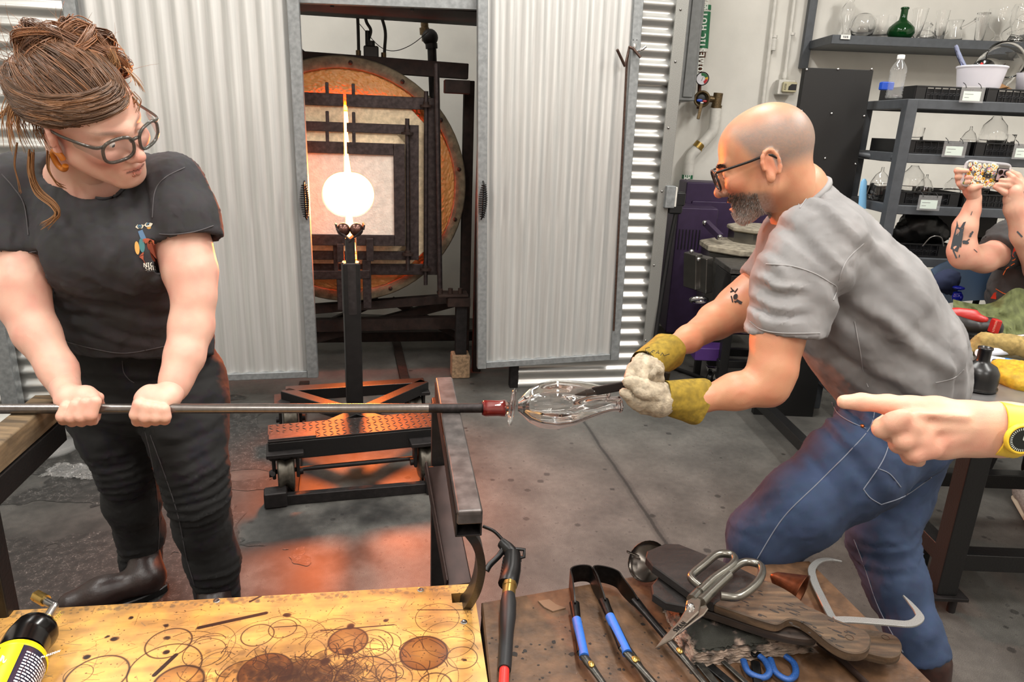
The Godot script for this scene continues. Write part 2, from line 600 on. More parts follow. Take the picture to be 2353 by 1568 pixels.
func materials() -> void:
	noise_tex("fine", 0.06, 4, 0.72, 1.0)
	noise_tex("blotch", 0.012, 5, 0.6, 1.0)
	noise_tex("soft", 0.01, 3, 0.88, 1.0)
	noise_tex("paint", 0.008, 4, 0.94, 1.0)
	noise_tex("mottle", 0.02, 5, 0.8, 1.0)
	noise_tex("speck", 0.25, 2, 0.55, 1.0)
	noise_tex("streak", 0.03, 4, 0.84, 1.0, FastNoiseLite.TYPE_SIMPLEX_SMOOTH, 1, 8)
	noise_tex("grain", 0.02, 4, 0.45, 1.0, FastNoiseLite.TYPE_SIMPLEX_SMOOTH, 8, 1)
	noise_tex("lumps", 0.05, 3, 0.0, 1.0, FastNoiseLite.TYPE_CELLULAR)
	noise_tex("bumps", 0.04, 4, 0.0, 1.0)
	noise_tex("weave", 0.35, 1, 0.0, 1.0)
	var gv = mat("galvanized", Color(0.84, 0.84, 0.83), 0.45, 0.55, T.streak, 1.0)
	gv.uv1_scale = Vector3(3, 0.5, 3)
	gv = mat("galvanized_flat", Color(0.6, 0.615, 0.62), 0.5, 0.5, T.mottle, 3)
	gv = mat("galvanized_across", Color(0.8, 0.8, 0.785), 0.36, 0.75, T.soft, 1.0)
	gv.uv1_scale = Vector3(0.6, 4, 3)
	mat("black_steel", Color(0.16, 0.145, 0.145), 0.55, 0.4, T.blotch, 4, T.bumps, 0.05)
	mat("rust_steel", Color(0.22, 0.15, 0.12), 0.7, 0.3, T.blotch, 3, T.bumps, 0.06)
	mat("scale_steel", Color(0.30, 0.265, 0.265), 0.45, 0.7, T.blotch, 5)
	mat("black_paint", Color(0.075, 0.075, 0.078), 0.38, 0.0, T.fine, 5, T.bumps, 0.03)
	mat("steel", Color(0.62, 0.61, 0.6), 0.28, 0.95, T.soft, 6)
	mat("dark_steel", Color(0.2, 0.2, 0.2), 0.32, 0.85, T.blotch, 8)
	mat("chrome", Color(0.8, 0.8, 0.8), 0.12, 1.0)
	mat("brass", Color(0.72, 0.6, 0.34), 0.3, 0.9, T.soft, 20)
	mat("old_brass", Color(0.5, 0.42, 0.3), 0.45, 0.7, T.blotch, 12)
	mat("white_paint", Color(0.86, 0.85, 0.82), 0.7, 0.0, T.paint, 0.7, T.bumps, 0.06)
	mat("white_pipe", Color(0.86, 0.85, 0.82), 0.5, 0.0, T.soft, 3)
	mat("rack_grey", Color(0.31, 0.325, 0.345), 0.5, 0.2, T.soft, 4)
	mat("black_plastic", Color(0.06, 0.062, 0.07), 0.45)
	mat("black_rubber", Color(0.035, 0.035, 0.037), 0.32)
	mat("hose_black", Color(0.05, 0.047, 0.045), 0.5)
	mat("refractory", Color(0.88, 0.84, 0.79), 0.95, 0.0, T.soft, 4, T.lumps, 0.12)
	mat("ring_paint", Color(0.5, 0.45, 0.36), 0.75, 0.1, T.blotch, 3, T.bumps, 0.1)
	mat("fibre_face", Color(0.86, 0.6, 0.34), 0.45, 0.0, T.soft, 4)
	mat("glove_cream", Color(0.8, 0.74, 0.64), 0.85, 0.0, T.blotch, 9, T.bumps, 0.1)
	mat("glove_yellow", Color(0.66, 0.55, 0.16), 0.9, 0.0, T.blotch, 9, T.weave, 0.05)
	glass("clear_glass", Color(1, 1, 1), 0.0)

func room() -> void:
	# concrete floor: grey slab, black crazed coating on the left, saw-cut joint
	var W = 1600
	var H = 1200
	var n1 = FastNoiseLite.new()
	n1.seed = 3; n1.frequency = 0.012; n1.fractal_octaves = 5
	var a1 = n1.get_image(W, H).get_data()
	n1.seed = 9; n1.frequency = 0.09; n1.fractal_octaves = 3
	var a2 = n1.get_image(W, H).get_data()
	var buf = PackedByteArray()
	buf.resize(W * H * 3)
	# floor map covers x -2.6 .. 2.9, z -4.9 .. -0.77
	var isl_ = [[yp(110, 1200, 0), 0.27, 0.13], [yp(560, 1090, 0), 0.09, 0.05], [yp(20, 1120, 0), 0.1, 0.12], [yp(500, 1150, 0), 0.06, 0.04]]
	var j0 = yp(1345, 975, 0)
	var j1 = yp(1530, 1250, 0)
	var jd = (j1 - j0).normalized()
	var jn = Vector3(jd.z, 0, -jd.x)
	var ln = yp(1310, 940, 0)
	for y in H:
		var z = -4.9 + 4.125 * y / H
		for x in W:
			var i = y * W + x
			var px = -2.6 + 5.5 * x / W
			var b = a1[i] / 255.0 - 0.5
			var f = a2[i] / 255.0 - 0.5
			var v = 0.405 + b * 0.15 + f * 0.07
			var cr = v * 1.02
			var cg = v
			var cb = v * 0.955
			var edge = px + 0.62 + b * 0.9 - (z + 2.2) * 0.10
			if edge < 0.3 and z > -3.4:   # smoky black worn into the slab round the coating
				var k = clampf((0.3 - edge) / 0.5, 0.0, 1.0) * clampf((z + 3.4) * 2.5, 0, 1) * 0.75
				var dk = 0.2 + b * 0.3 + f * 0.1
				cr = lerpf(cr, dk, k); cg = lerpf(cg, dk * 0.985, k); cb = lerpf(cb, dk * 0.95, k)
			var t = (Vector3(px, 0, z) - j0).dot(jn) + b * 0.014
			if absf(t) < 0.02 and z > ln.z - 0.1:
				var k2 = 1.0 - absf(t) / 0.02
				var s2 = (0.62 if absf(t) < 0.006 else 0.9) - 0.12 * k2 + (0.4 * clampf(0.3 - absf(z - j0.z), 0.0, 0.3))
				cr *= s2; cg *= s2; cb *= s2
			if f > 0.3: cr *= 0.8; cg *= 0.8; cb *= 0.8
			buf[i * 3] = clampi(int(cr * 255), 0, 255); buf[i * 3 + 1] = clampi(int(cg * 255), 0, 255); buf[i * 3 + 2] = clampi(int(cb * 255), 0, 255)
	var fm = StandardMaterial3D.new()
	fm.resource_name = "floor"
	var im = Image.create_from_data(W, H, false, Image.FORMAT_RGB8, buf)
	rng.seed = 21
	for k in 260:   # drips and specks
		var at = Vector2i(rng.randi_range(500, W - 20), rng.randi_range(250, H - 20))
		var rr = rng.randf_range(1.0, 4.0)
		for yy in range(-4, 5):
			for xx in range(-4, 5):
				if Vector2(xx, yy).length() < rr:
					var cc = im.get_pixel(at.x + xx, at.y + yy)
					im.set_pixel(at.x + xx, at.y + yy, cc.darkened(0.35))
	fm.albedo_texture = ImageTexture.create_from_image(im)
	fm.roughness = 0.62
	fm.roughness_texture = T.blotch
	fm.uv1_scale = Vector3(1, 1, 1)
	fm.detail_enabled = true; fm.detail_albedo = T.speck; fm.detail_blend_mode = BaseMaterial3D.BLEND_MODE_MUL
	fm.detail_uv_layer = BaseMaterial3D.DETAIL_UV_2; fm.uv2_triplanar = true; fm.uv2_scale = Vector3(3, 3, 3)
	var g = G.new()
	var f = g.v.size()
	for q in [[-2.6, -4.9, 0, 0], [2.9, -4.9, 1, 0], [2.9, -0.775, 1, 1], [-2.6, -0.775, 0, 1]]:
		g.vert(Vector3(q[0], 0, q[1]), Vector3.UP, Vector2(q[2], q[3]))
	g.tri(f, f + 3, f + 2); g.tri(f, f + 2, f + 1)
	var fl = struct_("floor", g, fm, "grey concrete shop floor with a saw-cut joint and black crazed coating")
	g = G.new()
	g.box(Vector3(0.2, -0.06, -1.1), Vector3(7.6, 0.1, 8.0), 0.0)
	for q in [[-3.6, -4.9, -2.6, 2.9], [2.9, -4.9, 4.0, 2.9], [-2.6, -0.775, 2.9, 2.9]]:
		g.quad(Vector3(q[0], 0, q[3]), Vector3(q[2], 0, q[3]), Vector3(q[2], 0, q[1]), Vector3(q[0], 0, q[1]))
	part("slab", g, mat("concrete", Color(0.405, 0.4, 0.39), 0.65, 0, T.blotch, 0.5), fl)
	coating(fl, isl_)
	var wm: Material = M.white_paint
	for q in [["wall_back", Vector3(0.2, 1.8, -4.95), Vector3(7.8, 3.7, 0.1)], ["wall_left", Vector3(-3.6, 1.8, -1.1), Vector3(0.1, 3.7, 8.0)], ["wall_right", Vector3(4.0, 1.8, -1.1), Vector3(0.1, 3.7, 8.0)], ["wall_front", Vector3(0.2, 1.8, 2.9), Vector3(7.8, 3.7, 0.1)], ["ceiling", Vector3(0.2, 3.65, -1.1), Vector3(7.8, 0.1, 8.1)]]:
		g = G.new()
		g.box(q[1], q[2], 0.0)
		struct_(q[0], g, wm, "white painted shop " + ("ceiling" if q[0] == "ceiling" else "wall"))

func coating(fl: Node, isl: Array) -> void:
	# the black crazed skin on the slab, worn through in islands: a thin layer cut along its ragged edge
	var n2 = FastNoiseLite.new()
	n2.seed = 5; n2.noise_type = FastNoiseLite.TYPE_CELLULAR; n2.frequency = 0.05; n2.cellular_return_type = FastNoiseLite.RETURN_DISTANCE2_SUB
	n2.cellular_distance_function = FastNoiseLite.DISTANCE_EUCLIDEAN
	n2.domain_warp_enabled = true; n2.domain_warp_amplitude = 14; n2.domain_warp_frequency = 0.03; n2.domain_warp_fractal_octaves = 4
	var n3 = FastNoiseLite.new()
	n3.seed = 6; n3.frequency = 0.02; n3.fractal_octaves = 5
	var im = n2.get_seamless_image(768, 768)
	im.convert(Image.FORMAT_L8)
	var jm = n3.get_seamless_image(768, 768)
	jm.convert(Image.FORMAT_L8)
	var b = im.get_data()
	var w = jm.get_data()
	for i in b.size():
		var v = clampf(1.0 - b[i] / 255.0 * 5.5, 0, 1) * clampf(w[i] / 100.0 - 0.55, 0.12, 1)
		b[i] = clampi(int(30 + (w[i] - 128) * 0.16 + 105 * v), 0, 255)
	var m = StandardMaterial3D.new()
	m.resource_name = "crazed_coating"
	m.albedo_texture = ImageTexture.create_from_image(Image.create_from_data(768, 768, false, Image.FORMAT_L8, b))
	m.albedo_color = Color(1.0, 0.98, 0.95); m.roughness = 0.48
	m.uv1_triplanar = true; m.uv1_scale = Vector3(1.6, 1.6, 1.6)
	n3.frequency = 2.2
	var g = G.new()
	var c = 0.014
	var nx = 135
	var nz = 176
	var val = []
	for j in nz + 1:
		var row = PackedFloat32Array()
		for i in nx + 1:
			var x = -2.35 + i * c
			var z = -3.45 + j * c
			var e = x + 0.92 + n3.get_noise_2d(x, z) * 0.5 - (z + 2.2) * 0.14
			for s in isl:
				var q = Vector2((x - s[0].x) / s[1], (z - s[0].z) / s[2]).length() + n3.get_noise_2d(x * 3.0, z * 3.0) * 0.7
				e = maxf(e, (1.0 - q) * 0.15)
			e = maxf(e, (-3.2 - z) + n3.get_noise_2d(x + 9.0, z) * 0.3)
			row.append(e)
		val.append(row)
	for j in nz:
		for i in nx:
			var P = [[i, j], [i, j + 1], [i + 1, j + 1], [i + 1, j]]
			var out = []
			for k in 4:
				var p: Array = P[k]
				var q: Array = P[(k + 1) % 4]
				var a: float = val[p[1]][p[0]]
				var d: float = val[q[1]][q[0]]
				if a < 0: out.append(Vector3(-2.35 + p[0] * c, 0.0012, -3.45 + p[1] * c))
				if (a < 0) != (d < 0):
					var t = a / (a - d)
					out.append(Vector3(-2.35 + lerpf(p[0], q[0], t) * c, 0.0012, -3.45 + lerpf(p[1], q[1], t) * c))
			if out.size() > 2: g.poly(out, Vector3.UP)
	part("black_coating", g, m, fl, "black crazed coating worn through in patches")

func corr(g: G, bl: Vector3, br: Vector3, tr: Vector3, tl: Vector3, across: bool, out: Vector3, pitch = 0.068, amp = 0.0085) -> void:
	var len_ = bl.distance_to(tl) if across else bl.distance_to(br)
	var n = int(len_ / pitch * 10)
	for s in [1.0, -1.0]:
		var rows = []
		for a in (n + 1 if across else 9):
			var row = PackedVector3Array()
			for b in (5 if across else n + 1):
				var u = float(b) / (4 if across else n)
				var v = float(a) / (n if across else 8)
				var t = (v if across else u) * len_ / pitch * TAU
				row.append(bl.lerp(br, u).lerp(tl.lerp(tr, u), v) + out * (amp * sin(t) + (0.0006 * s)))
			rows.append(row)
		g.grid(rows, false, false, s < 0)

func enclosure() -> void:
	# horizontally corrugated sheets of the furnace enclosure, right and left of the doors
	var o = Vector3(0, 0, 1)
	var g = G.new()
	var a = ep(1190, 893, 0)
	var b = ep(1492, 790, 0)
	var ub = b.x
	corr(g, Vector3(a.x, 0.0, -0.01), Vector3(ub, 0.0, -0.01), Vector3(ub, 1.75, -0.01), Vector3(a.x, 1.75, -0.01), true, o)
	corr(g, Vector3(a.x, 1.55, 0.0), Vector3(ub, 1.55, 0.0), Vector3(ub, 2.9, 0.0), Vector3(a.x, 2.9, 0.0), true, o)
	var wr = struct_("wall_enclosure_right", g, M.galvanized_across, "horizontal corrugated metal sheet right of the furnace doors")
	wr.transform = EX
	g = G.new()
	g.box(Vector3(a.x - 0.02, 1.45, -0.03), Vector3(0.045, 2.9, 0.05))
	part("post", g, M.black_steel, wr)
	g = G.new()   # flat corner flashing
	var t0 = ep(1476, 788, 0.012).x
	var t1 = ep(1502, 788, 0.012).x
	g.box(Vector3((t0 + t1) * 0.5, 1.42, 0.02), Vector3(t1 - t0, 2.84, 0.012), 0.003)
	g.box(Vector3(t1 - 0.004, 1.42, -0.06), Vector3(0.006, 2.84, 0.16), 0.002)
	part("corner_flashing", g, mat("flashing", Color(0.72, 0.72, 0.7), 0.5, 0.5, T.speck, 3), wr)
	for q in [[1564, 22], [1552, 142], [1536, 294], [1521, 440], [1503, 610], [1484, 783]]:
		g = G.new()
		var s = ep(q[0], q[1], 0.027)
		g.lathe([Vector2(0.006, 0.0), Vector2(0.006, 0.002), Vector2(0.003, 0.005), Vector2(0, 0.0055)], Vector3(clampf(s.x, t0 + 0.006, t1), s.y, 0.026), o, 10)
		part("screw", g, M.steel, wr)
	# side of the enclosure going back to the wall
	g = G.new()
	corr(g, Vector3(t1 - 0.01, 0, -0.05), Vector3(t1 - 0.01, 0, -1.0), Vector3(t1 - 0.01, 2.9, -1.0), Vector3(t1 - 0.01, 2.9, -0.05), true, Vector3.RIGHT)
	part("side_sheet", g, M.galvanized_across, wr)
	# left part
	g = G.new()
	var le = -2.9
	var lr = ep(240, 500, 0.0).x
	corr(g, Vector3(le, 0, 0), Vector3(lr, 0, 0), Vector3(lr, 1.62, 0), Vector3(le, 1.62, 0), true, o)
	corr(g, Vector3(le, 1.5, 0.008), Vector3(lr, 1.5, 0.008), Vector3(lr, 2.9, 0.008), Vector3(le, 2.9, 0.008), true, o)
	var wl = struct_("wall_enclosure_left", g, M.galvanized_across, "horizontal corrugated metal sheet left of the furnace doors")
	wl.transform = EX
	g = G.new()
	var w0 = ep(38, 860, 0.05)
	g.box(Vector3(w0.x - 0.035, 0.55, 0.05), Vector3(0.07, 1.1, 0.06), 0.004)
	part("post", g, M.galvanized_flat, wl)
	g = G.new()
	var sc = ep(88, 63, 0.02)
	g.lathe([Vector2(0.007, 0.0), Vector2(0.007, 0.003), Vector2(0.0, 0.006)], sc, o, 10)
	part("screw", g, M.dark_steel, wl)
	# header beam and hood over the opening
	g = G.new()
	var h0 = ep(600, 4, 0.02)
	var h1 = ep(1120, 24, 0.02)
	g.bar(Vector3(h0.x, h0.y + 0.05, 0.01), Vector3(h1.x, h1.y + 0.05, 0.01), 0.03, 0.1, Vector3.UP)
	var hd = struct_("trim_1", g, M.galvanized_flat, "galvanized header rail across the top of the furnace opening")
	hd.transform = EX
	g = G.new()
	g.box(Vector3((h0.x + h1.x) * 0.5, h0.y + 0.05, -0.25), Vector3(1.2, 0.06, 0.5), 0.004)
	g.box(Vector3((h0.x + h1.x) * 0.5, h0.y + 0.5, -0.02), Vector3(1.2, 0.9, 0.02), 0.004)
	part("hood_beam", g, mat("hood_brown", Color(0.07, 0.045, 0.04), 0.7, 0.2, T.blotch, 3), hd)
	for q in [[763, 10], [947, 18]]:
		g = G.new()
		g.cyl(ep(q[0], q[1], -0.01), ep(q[0], q[1], -0.01) + Vector3(0, -0.012, 0), 0.009, 6)
		part("bolt", g, M.black_steel, hd)
	door("door_1", [[271, 882], [732, 864], [684, -80], [136, -80]], 0.05, [0.034, 0.05], true)
	door("door_2", [[1096, 845], [1418, 824], [1480, -80], [1096, -80]], 0.05, [0.034, 0.045], false)
	hooks()

func door(called: String, px: Array, w: float, rail: Array, is_left: bool) -> void:
	var q = eps(px, w)
	var z = Vector3(0, 0, 1)
	var root = Node3D.new()
	root.name = called; add_child(root); root.transform = EX
	root.set_meta("kind", "structure")
	root.set_meta("label", "%s corrugated metal furnace door in a square tube frame" % ("left" if is_left else "right"))
	var dx: Vector3 = (q[1] - q[0]).normalized()
	var dl: Vector3 = (q[3] - q[0]).normalized()
	var dr: Vector3 = (q[2] - q[1]).normalized()
	var g = G.new()
	corr(g, q[0] + z * 0.006, q[1] + z * 0.006, q[2] + z * 0.006, q[3] + z * 0.006, false, z)
	part("corrugated_sheet", g, M.galvanized, root)
	var fm: Material = M.galvanized_flat
	for s in [0, 1]:
		g = G.new()
		var b0: Vector3 = q[s] + dx * (rail[1] * 0.5 * (1 if s == 0 else -1)) + z * 0.008
		var b1: Vector3 = q[3 - s] + dx * (rail[1] * 0.5 * (1 if s == 0 else -1)) + z * 0.008
		g.bar(b0, b1, rail[1], 0.045, z, 0.003)
		part("stile", g, fm, root)
	g = G.new()
	var up: Vector3 = (dl + dr).normalized()
	g.bar(q[0] + dx * rail[1] + up * rail[0] * 0.5 + z * 0.006, q[1] - dx * rail[1] + up * rail[0] * 0.5 + z * 0.006, rail[0], 0.036, z, 0.003)
	part("bottom_rail", g, fm, root)
	# coil spring handle on the inner stile
	g = G.new()
	var hp: Array = [[698, 424], [703, 500]] if is_left else [[1112, 424], [1108, 500]]
	var a = ep(hp[0][0], hp[0][1], w + 0.062)
	var b = ep(hp[1][0], hp[1][1], w + 0.062)
	var pts = []
	for i in 15 * 8 + 1:
		var t = i / (15.0 * 8)
		var an = TAU * i / 8
		var rr = 0.009 + 0.011 * sin(PI * clampf(t * 1.0, 0, 1))
		pts.append(a.lerp(b, t) + Vector3(cos(an), 0, sin(an)) * rr)
	g.tube(pts, 0.0026, 5)
	g.tube([a + Vector3(0, 0.012, -0.03), a, b, b + Vector3(0, -0.012, -0.03)], 0.004, 6)
	part("spring_handle", g, M.dark_steel, root)

func hooks() -> void:
	var t = thing("double_hook", "small chrome double coat hook screwed to the frame beside the right furnace door", "hook", EX)
	var w = 0.075
	var c = ep(1459, 93, w)
	var s = mpp(EX * c)
	var g = G.new()
	g.ball(c, Vector3(9 * s, 11 * s, 0.004))
	g.tube(lerp_pts([c + Vector3(0, -8 * s, 0), ep(1457, 116, w + 0.005), ep(1463, 118, w + 0.02), ep(1475, 114, w + 0.03), ep(1484, 107, w + 0.03)]), [5 * s, 5 * s, 5 * s, 5 * s, 4 * s, 4 * s, 4 * s, 3 * s, 3 * s, 3 * s, 3 * s, 3 * s, 3 * s, 3 * s, 3 * s, 3 * s, 3 * s, 3 * s, 3 * s, 3 * s, 3 * s, 3 * s, 3 * s, 3 * s, 3 * s], 8)
	part("plate", g, M.chrome, t)
	for q in [[1455, 92], [1463, 92]]:
		g = G.new()
		g.ball(ep(q[0], q[1], w + 0.004), Vector3(2.2 * s, 2.2 * s, 0.002), Basis(), 8, 6)
		part("screw", g, M.dark_steel, t)
	g = G.new()
	var top = ep(1446, 108, w + 0.02)
	g.tube([ep(1418, 114, w + 0.05), ep(1436, 152, w + 0.02)], 0.0065, 8)
	g.tube([ep(1436, 152, w + 0.02), top, ep(1440, 150, w + 0.01), ep(1427, 420, w + 0.005), ep(1410, 760, w + 0.005)], 0.0055, 8)
	g.tube([top, ep(1455, 112, w + 0.03), ep(1472, 132, w + 0.05)], 0.0065, 8)
	var rd = solo("door_rod", g, mat("brown_rod", Color(0.36, 0.27, 0.23), 0.5, 0.5, T.blotch, 10), "long thin rusty rod with bent prongs hung down the edge of the right furnace door", "rod")
	rd.transform = EX

func frame_half(g: G, outer: Array, bw: float, dz: float, w: float, split_x: Array, right: bool) -> void:
	# a half of a rectangular flat-bar frame; outer = [x0, y0, x1, y1] local; split_x = [x at top, x at bottom]
	var xo: float = outer[2] if right else outer[0]
	var sg = 1.0 if right else -1.0
	var z = Vector3(0, 0, dz)
	var top: float = outer[3]
	var bot: float = outer[1]
	g.prism([Vector3(xo, bot, w), Vector3(xo, top, w), Vector3(xo - sg * bw, top, w), Vector3(xo - sg * bw, bot, w)], z, 0.002)
	g.prism([Vector3(split_x[0], top, w), Vector3(split_x[0], top - bw, w), Vector3(xo - sg * bw, top - bw, w), Vector3(xo - sg * bw, top, w)], z, 0.002)
	g.prism([Vector3(split_x[1], bot, w), Vector3(split_x[1], bot + bw, w), Vector3(xo - sg * bw, bot + bw, w), Vector3(xo - sg * bw, bot, w)], z, 0.002)

func furnace() -> void:
	var t = thing("glory_hole_furnace", "round steel drum furnace with glowing white round port seen between the corrugated doors", "furnace", EX)
	var w0 = -0.36
	var c = ep(795, 424, w0)
	var R = ep(1070, 430, w0).x - c.x
	var z = Vector3(0, 0, 1)
	var g = G.new()
	g.lathe([Vector2(0.0, -0.63), Vector2(R - 0.03, -0.63), Vector2(R - 0.02, -0.62), Vector2(R - 0.02, -0.04), Vector2(R, -0.03), Vector2(R, 0.0), Vector2(R - 0.008, 0.008), Vector2(R - 0.052, 0.008), Vector2(R - 0.06, 0.0), Vector2(R - 0.06, -0.04)], c, z, 72)
	part("drum_ring", g, M.ring_paint, t)
	for k in 14:
		var an = TAU * (k + 0.35) / 14
		g = G.new()
		g.lathe([Vector2(0.011, 0.0), Vector2(0.011, 0.006), Vector2(0.0, 0.009)], c + Vector3(cos(an), sin(an), 0) * (R - 0.03) + z * 0.008, z, 8)
		part("rivet", g, M.rust_steel, t)
	# fibre face with a square-cornered mouth, and the hot chamber behind it
	g = G.new()
	var rows = []
	var mouth = 0.36
	var fz = FastNoiseLite.new()
	fz.seed = 2; fz.noise_type = FastNoiseLite.TYPE_CELLULAR; fz.frequency = 75.0; fz.fractal_octaves = 2
	for i in 64:
		var row = PackedVector3Array()
		for k in 420:
			var an = TAU * k / 420
			var rr = lerpf(mouth, R - 0.058, i / 63.0)
			row.append(c + Vector3(cos(an) * rr, sin(an) * rr, -0.02 + 0.018 * sin(PI * i / 63.0) - 0.014 * fz.get_noise_2d(cos(an) * rr, sin(an) * rr)))
		rows.append(row)
	g.grid(rows, true)
	g.lathe([Vector2(mouth, -0.5), Vector2(mouth, -0.02)], c, z, 64)
	part("fibre_face", g, M.fibre_face, t)
	g = G.new()
	g.lathe([Vector2(0.0, -0.5), Vector2(mouth, -0.5)], c, z, 48)
	g.lathe([Vector2(mouth - 0.004, -0.06), Vector2(mouth - 0.004, -0.5)], c, z, 48)
	part("hot_chamber", g, glow("hot_chamber", Color(1.0, 0.64, 0.32), 26.0), t)
	g = G.new()
	g.lathe([Vector2(mouth, -0.03), Vector2(mouth + 0.01, 0.01), Vector2(mouth + 0.02, 0.016), Vector2(mouth + 0.03, 0.008), Vector2(mouth + 0.03, -0.03)], c, z, 64)
	part("hot_mouth_rim", g, glow("hot_rim", Color(1.0, 0.27, 0.06), 105.0), t)
	# three nested pairs of doors
	var leftx = [ep(787, 225, -0.2).x, ep(797, 640, -0.2).x]
	var rightx = [ep(794, 225, -0.2).x, ep(822, 640, -0.2).x]
	var defs = [[[1007, 226], [1010, 631], 0.058, -0.29, "outer"], [[962, 288], [967, 597], 0.045, -0.235, "middle"], [[930, 331], [938, 565], 0.055, -0.18, "inner"]]
	var hole = ep(805, 448, -0.17)
	var hr = 0.108
	var prev = []
	for i in 3:
		var d: Array = defs[i]
		var w: float = d[3]
		var tr = ep(d[0][0], d[0][1], w)
		var br = ep(d[1][0], d[1][1], w)
		var mid: float = (leftx[0] + rightx[1]) * 0.5
		var outer = [2 * mid - tr.x, br.y, tr.x, tr.y]
		var nxt: Array = defs[mini(i + 1, 2)]
		for right in [false, true]:
			var sx: Array = rightx if right else leftx
			g = G.new()
			frame_half(g, outer, d[2], 0.014, w, sx, right)
			part("door_frame", g, M.scale_steel, t)
			# refractory board inside the frame; the outer two carry the opening that the next pair closes
			var xo: float = (outer[2] - 0.01) if right else (outer[0] + 0.01)
			var sg = 1.0 if right else -1.0
			var ch: float = [0.17, 0.13, 0.03][i]
			var tp: float = outer[3] - 0.012
			var bt: float = outer[1] + 0.012
			var zz = Vector3(0, 0, -0.045)
			var poly = [Vector3(sx[1], bt, w), Vector3(xo - sg * ch, bt, w), Vector3(xo, bt + ch, w), Vector3(xo, tp - ch, w), Vector3(xo - sg * ch, tp, w), Vector3(sx[0], tp, w)]
			var cy = hole.y
			var rr = hr if i == 2 else hr + 0.07
			var hx = lerpf(sx[0], sx[1], 0.5)
			var n = 20
			for k in n + 1:
				var an = PI * k / n
				poly.append(Vector3(hx + sg * sin(an) * rr, cy + cos(an) * rr, w))
			g = G.new()
			g.prism(poly, zz, 0.003)
			part("refractory_board", g, M.refractory if i == 2 else mat("stained_refractory", Color(0.9, 0.82, 0.69), 0.95, 0, T.mottle, 3, T.lumps, 0.12), t)
			# upright lugs on the top bars, keepers on the bottom bars
			for s in ([0.035] if right else [0.075]):
				g = G.new()
				var lx: float = sx[0] + sg * s
				g.bar(Vector3(lx, outer[3] - 0.01, w + 0.01), Vector3(lx, outer[3] + 0.05, w + 0.01), 0.016, 0.01, z)
				part("lug", g, M.scale_steel, t)
		# rod and collars down the right side
		var rx: float = outer[2] - d[2] - 0.012 if i != 2 else outer[2] + 0.012
		if i == 0: rx = outer[2] - d[2] - 0.004
		if i < 2:
			g = G.new()
			g.cyl(Vector3(rx, br.y - 0.05, w + 0.03), Vector3(rx, tr.y + 0.03, w + 0.03), 0.011, 10)
			part("hinge_rod", g, M.scale_steel, t)
			for yy in [tr.y - 0.04, br.y + 0.035]:
				g = G.new()
				g.cyl(Vector3(rx, yy - 0.006, w + 0.03), Vector3(rx, yy + 0.006, w + 0.03), 0.03, 14)
				g.cyl(Vector3(rx, yy + 0.006, w + 0.03), Vector3(rx, yy + 0.02, w + 0.03), 0.017, 6)
				part("collar", g, M.rust_steel, t)
	# hangers and slotted plates under the doors
	for q in [[775, 560, 790, 602, -0.15], [842, 548, 858, 600, -0.15], [768, 560, 776, 640, -0.2], [835, 598, 852, 708, -0.2], [776, 636, 794, 712, -0.2]]:
		g = G.new()
		var a = ep(q[0], q[3], q[4])
		var b = ep(q[2], q[1], q[4])
		g.box((a + b) * 0.5, Vector3(b.x - a.x, b.y - a.y, 0.02), 0.003)
		part("hanger_plate", g, M.scale_steel, t)
	g = G.new()
	g.bar(ep(690, 632, -0.2), ep(850, 630, -0.2), 0.03, 0.045, Vector3.UP)
	part("lower_bar", g, M.scale_steel, t)
	# outer hinge pin with its bolted bracket on a square post
	g = G.new()
	g.cyl(ep(1011, 672, -0.22), ep(1003, 146, -0.22), 0.014, 10)
	part("hinge_pin", g, M.scale_steel, t)
	g = G.new()
	var pb = ep(1040, 676, -0.22)
	g.box(pb, Vector3(0.16, 0.014, 0.11), 0.003)
	g.box(pb + Vector3(0.03, -0.035, 0), Vector3(0.12, 0.05, 0.1), 0.003)
	part("hinge_bracket", g, M.rust_steel, t)
	for q in [[1012, 670], [1035, 668], [1058, 668]]:
		g = G.new()
		var s = ep(q[0], q[1], -0.2)
		g.cyl(s + Vector3(0, -0.02, 0), s + Vector3(0, 0.012, 0), 0.014, 6)
		part("bolt", g, M.rust_steel, t)
	var st = mat("furnace_brown", Color(0.2, 0.135, 0.11), 0.7, 0.25, T.blotch, 3, T.bumps, 0.05)
	var f = ep(1058, 812, -0.22)
	g = G.new()
	g.bar(Vector3(f.x, f.y, f.z), Vector3(f.x, pb.y - 0.06, f.z), 0.06, 0.06, z)
	part("post", g, M.black_steel, t)
	for q in [[[640, 133, 1075, 165], -0.42, 0.075, 0.06], [[640, 800, 1060, 690], -0.55, 0.05, 0.05], [[690, 748, 1060, 740], -0.5, 0.07, 0.06], [[690, 712, 1060, 684], -0.45, 0.05, 0.05], [[690, 775, 1100, 770], -0.75, 0.06, 0.05]]:
		g = G.new()
		var a = ep(q[0][0], q[0][1], q[1])
		var b = ep(q[0][2], q[0][3], q[1])
		g.bar(a, b, q[3], q[2], Vector3.UP)
		part("frame_beam", g, st, t)
	for q in [[1058, 185, 1066, 790, -0.5, 0.055], [1090, 20, 1094, 835, -0.3, 0.045], [650, 150, 660, 840, -0.45, 0.07]]:
		g = G.new()
		var a = ep(q[0], q[1], q[4])
		a.x = ep(q[2], q[3], q[4]).x
		g.bar(Vector3(a.x, 0.0, q[4]), a, q[5], q[5], z)
		part("upright", g, st, t)
	g = G.new()
	var bx = ep(1050, 200, -0.34)
	g.box(bx, Vector3(0.13, 0.065, 0.07), 0.004)
	part("slide_block", g, st, t)
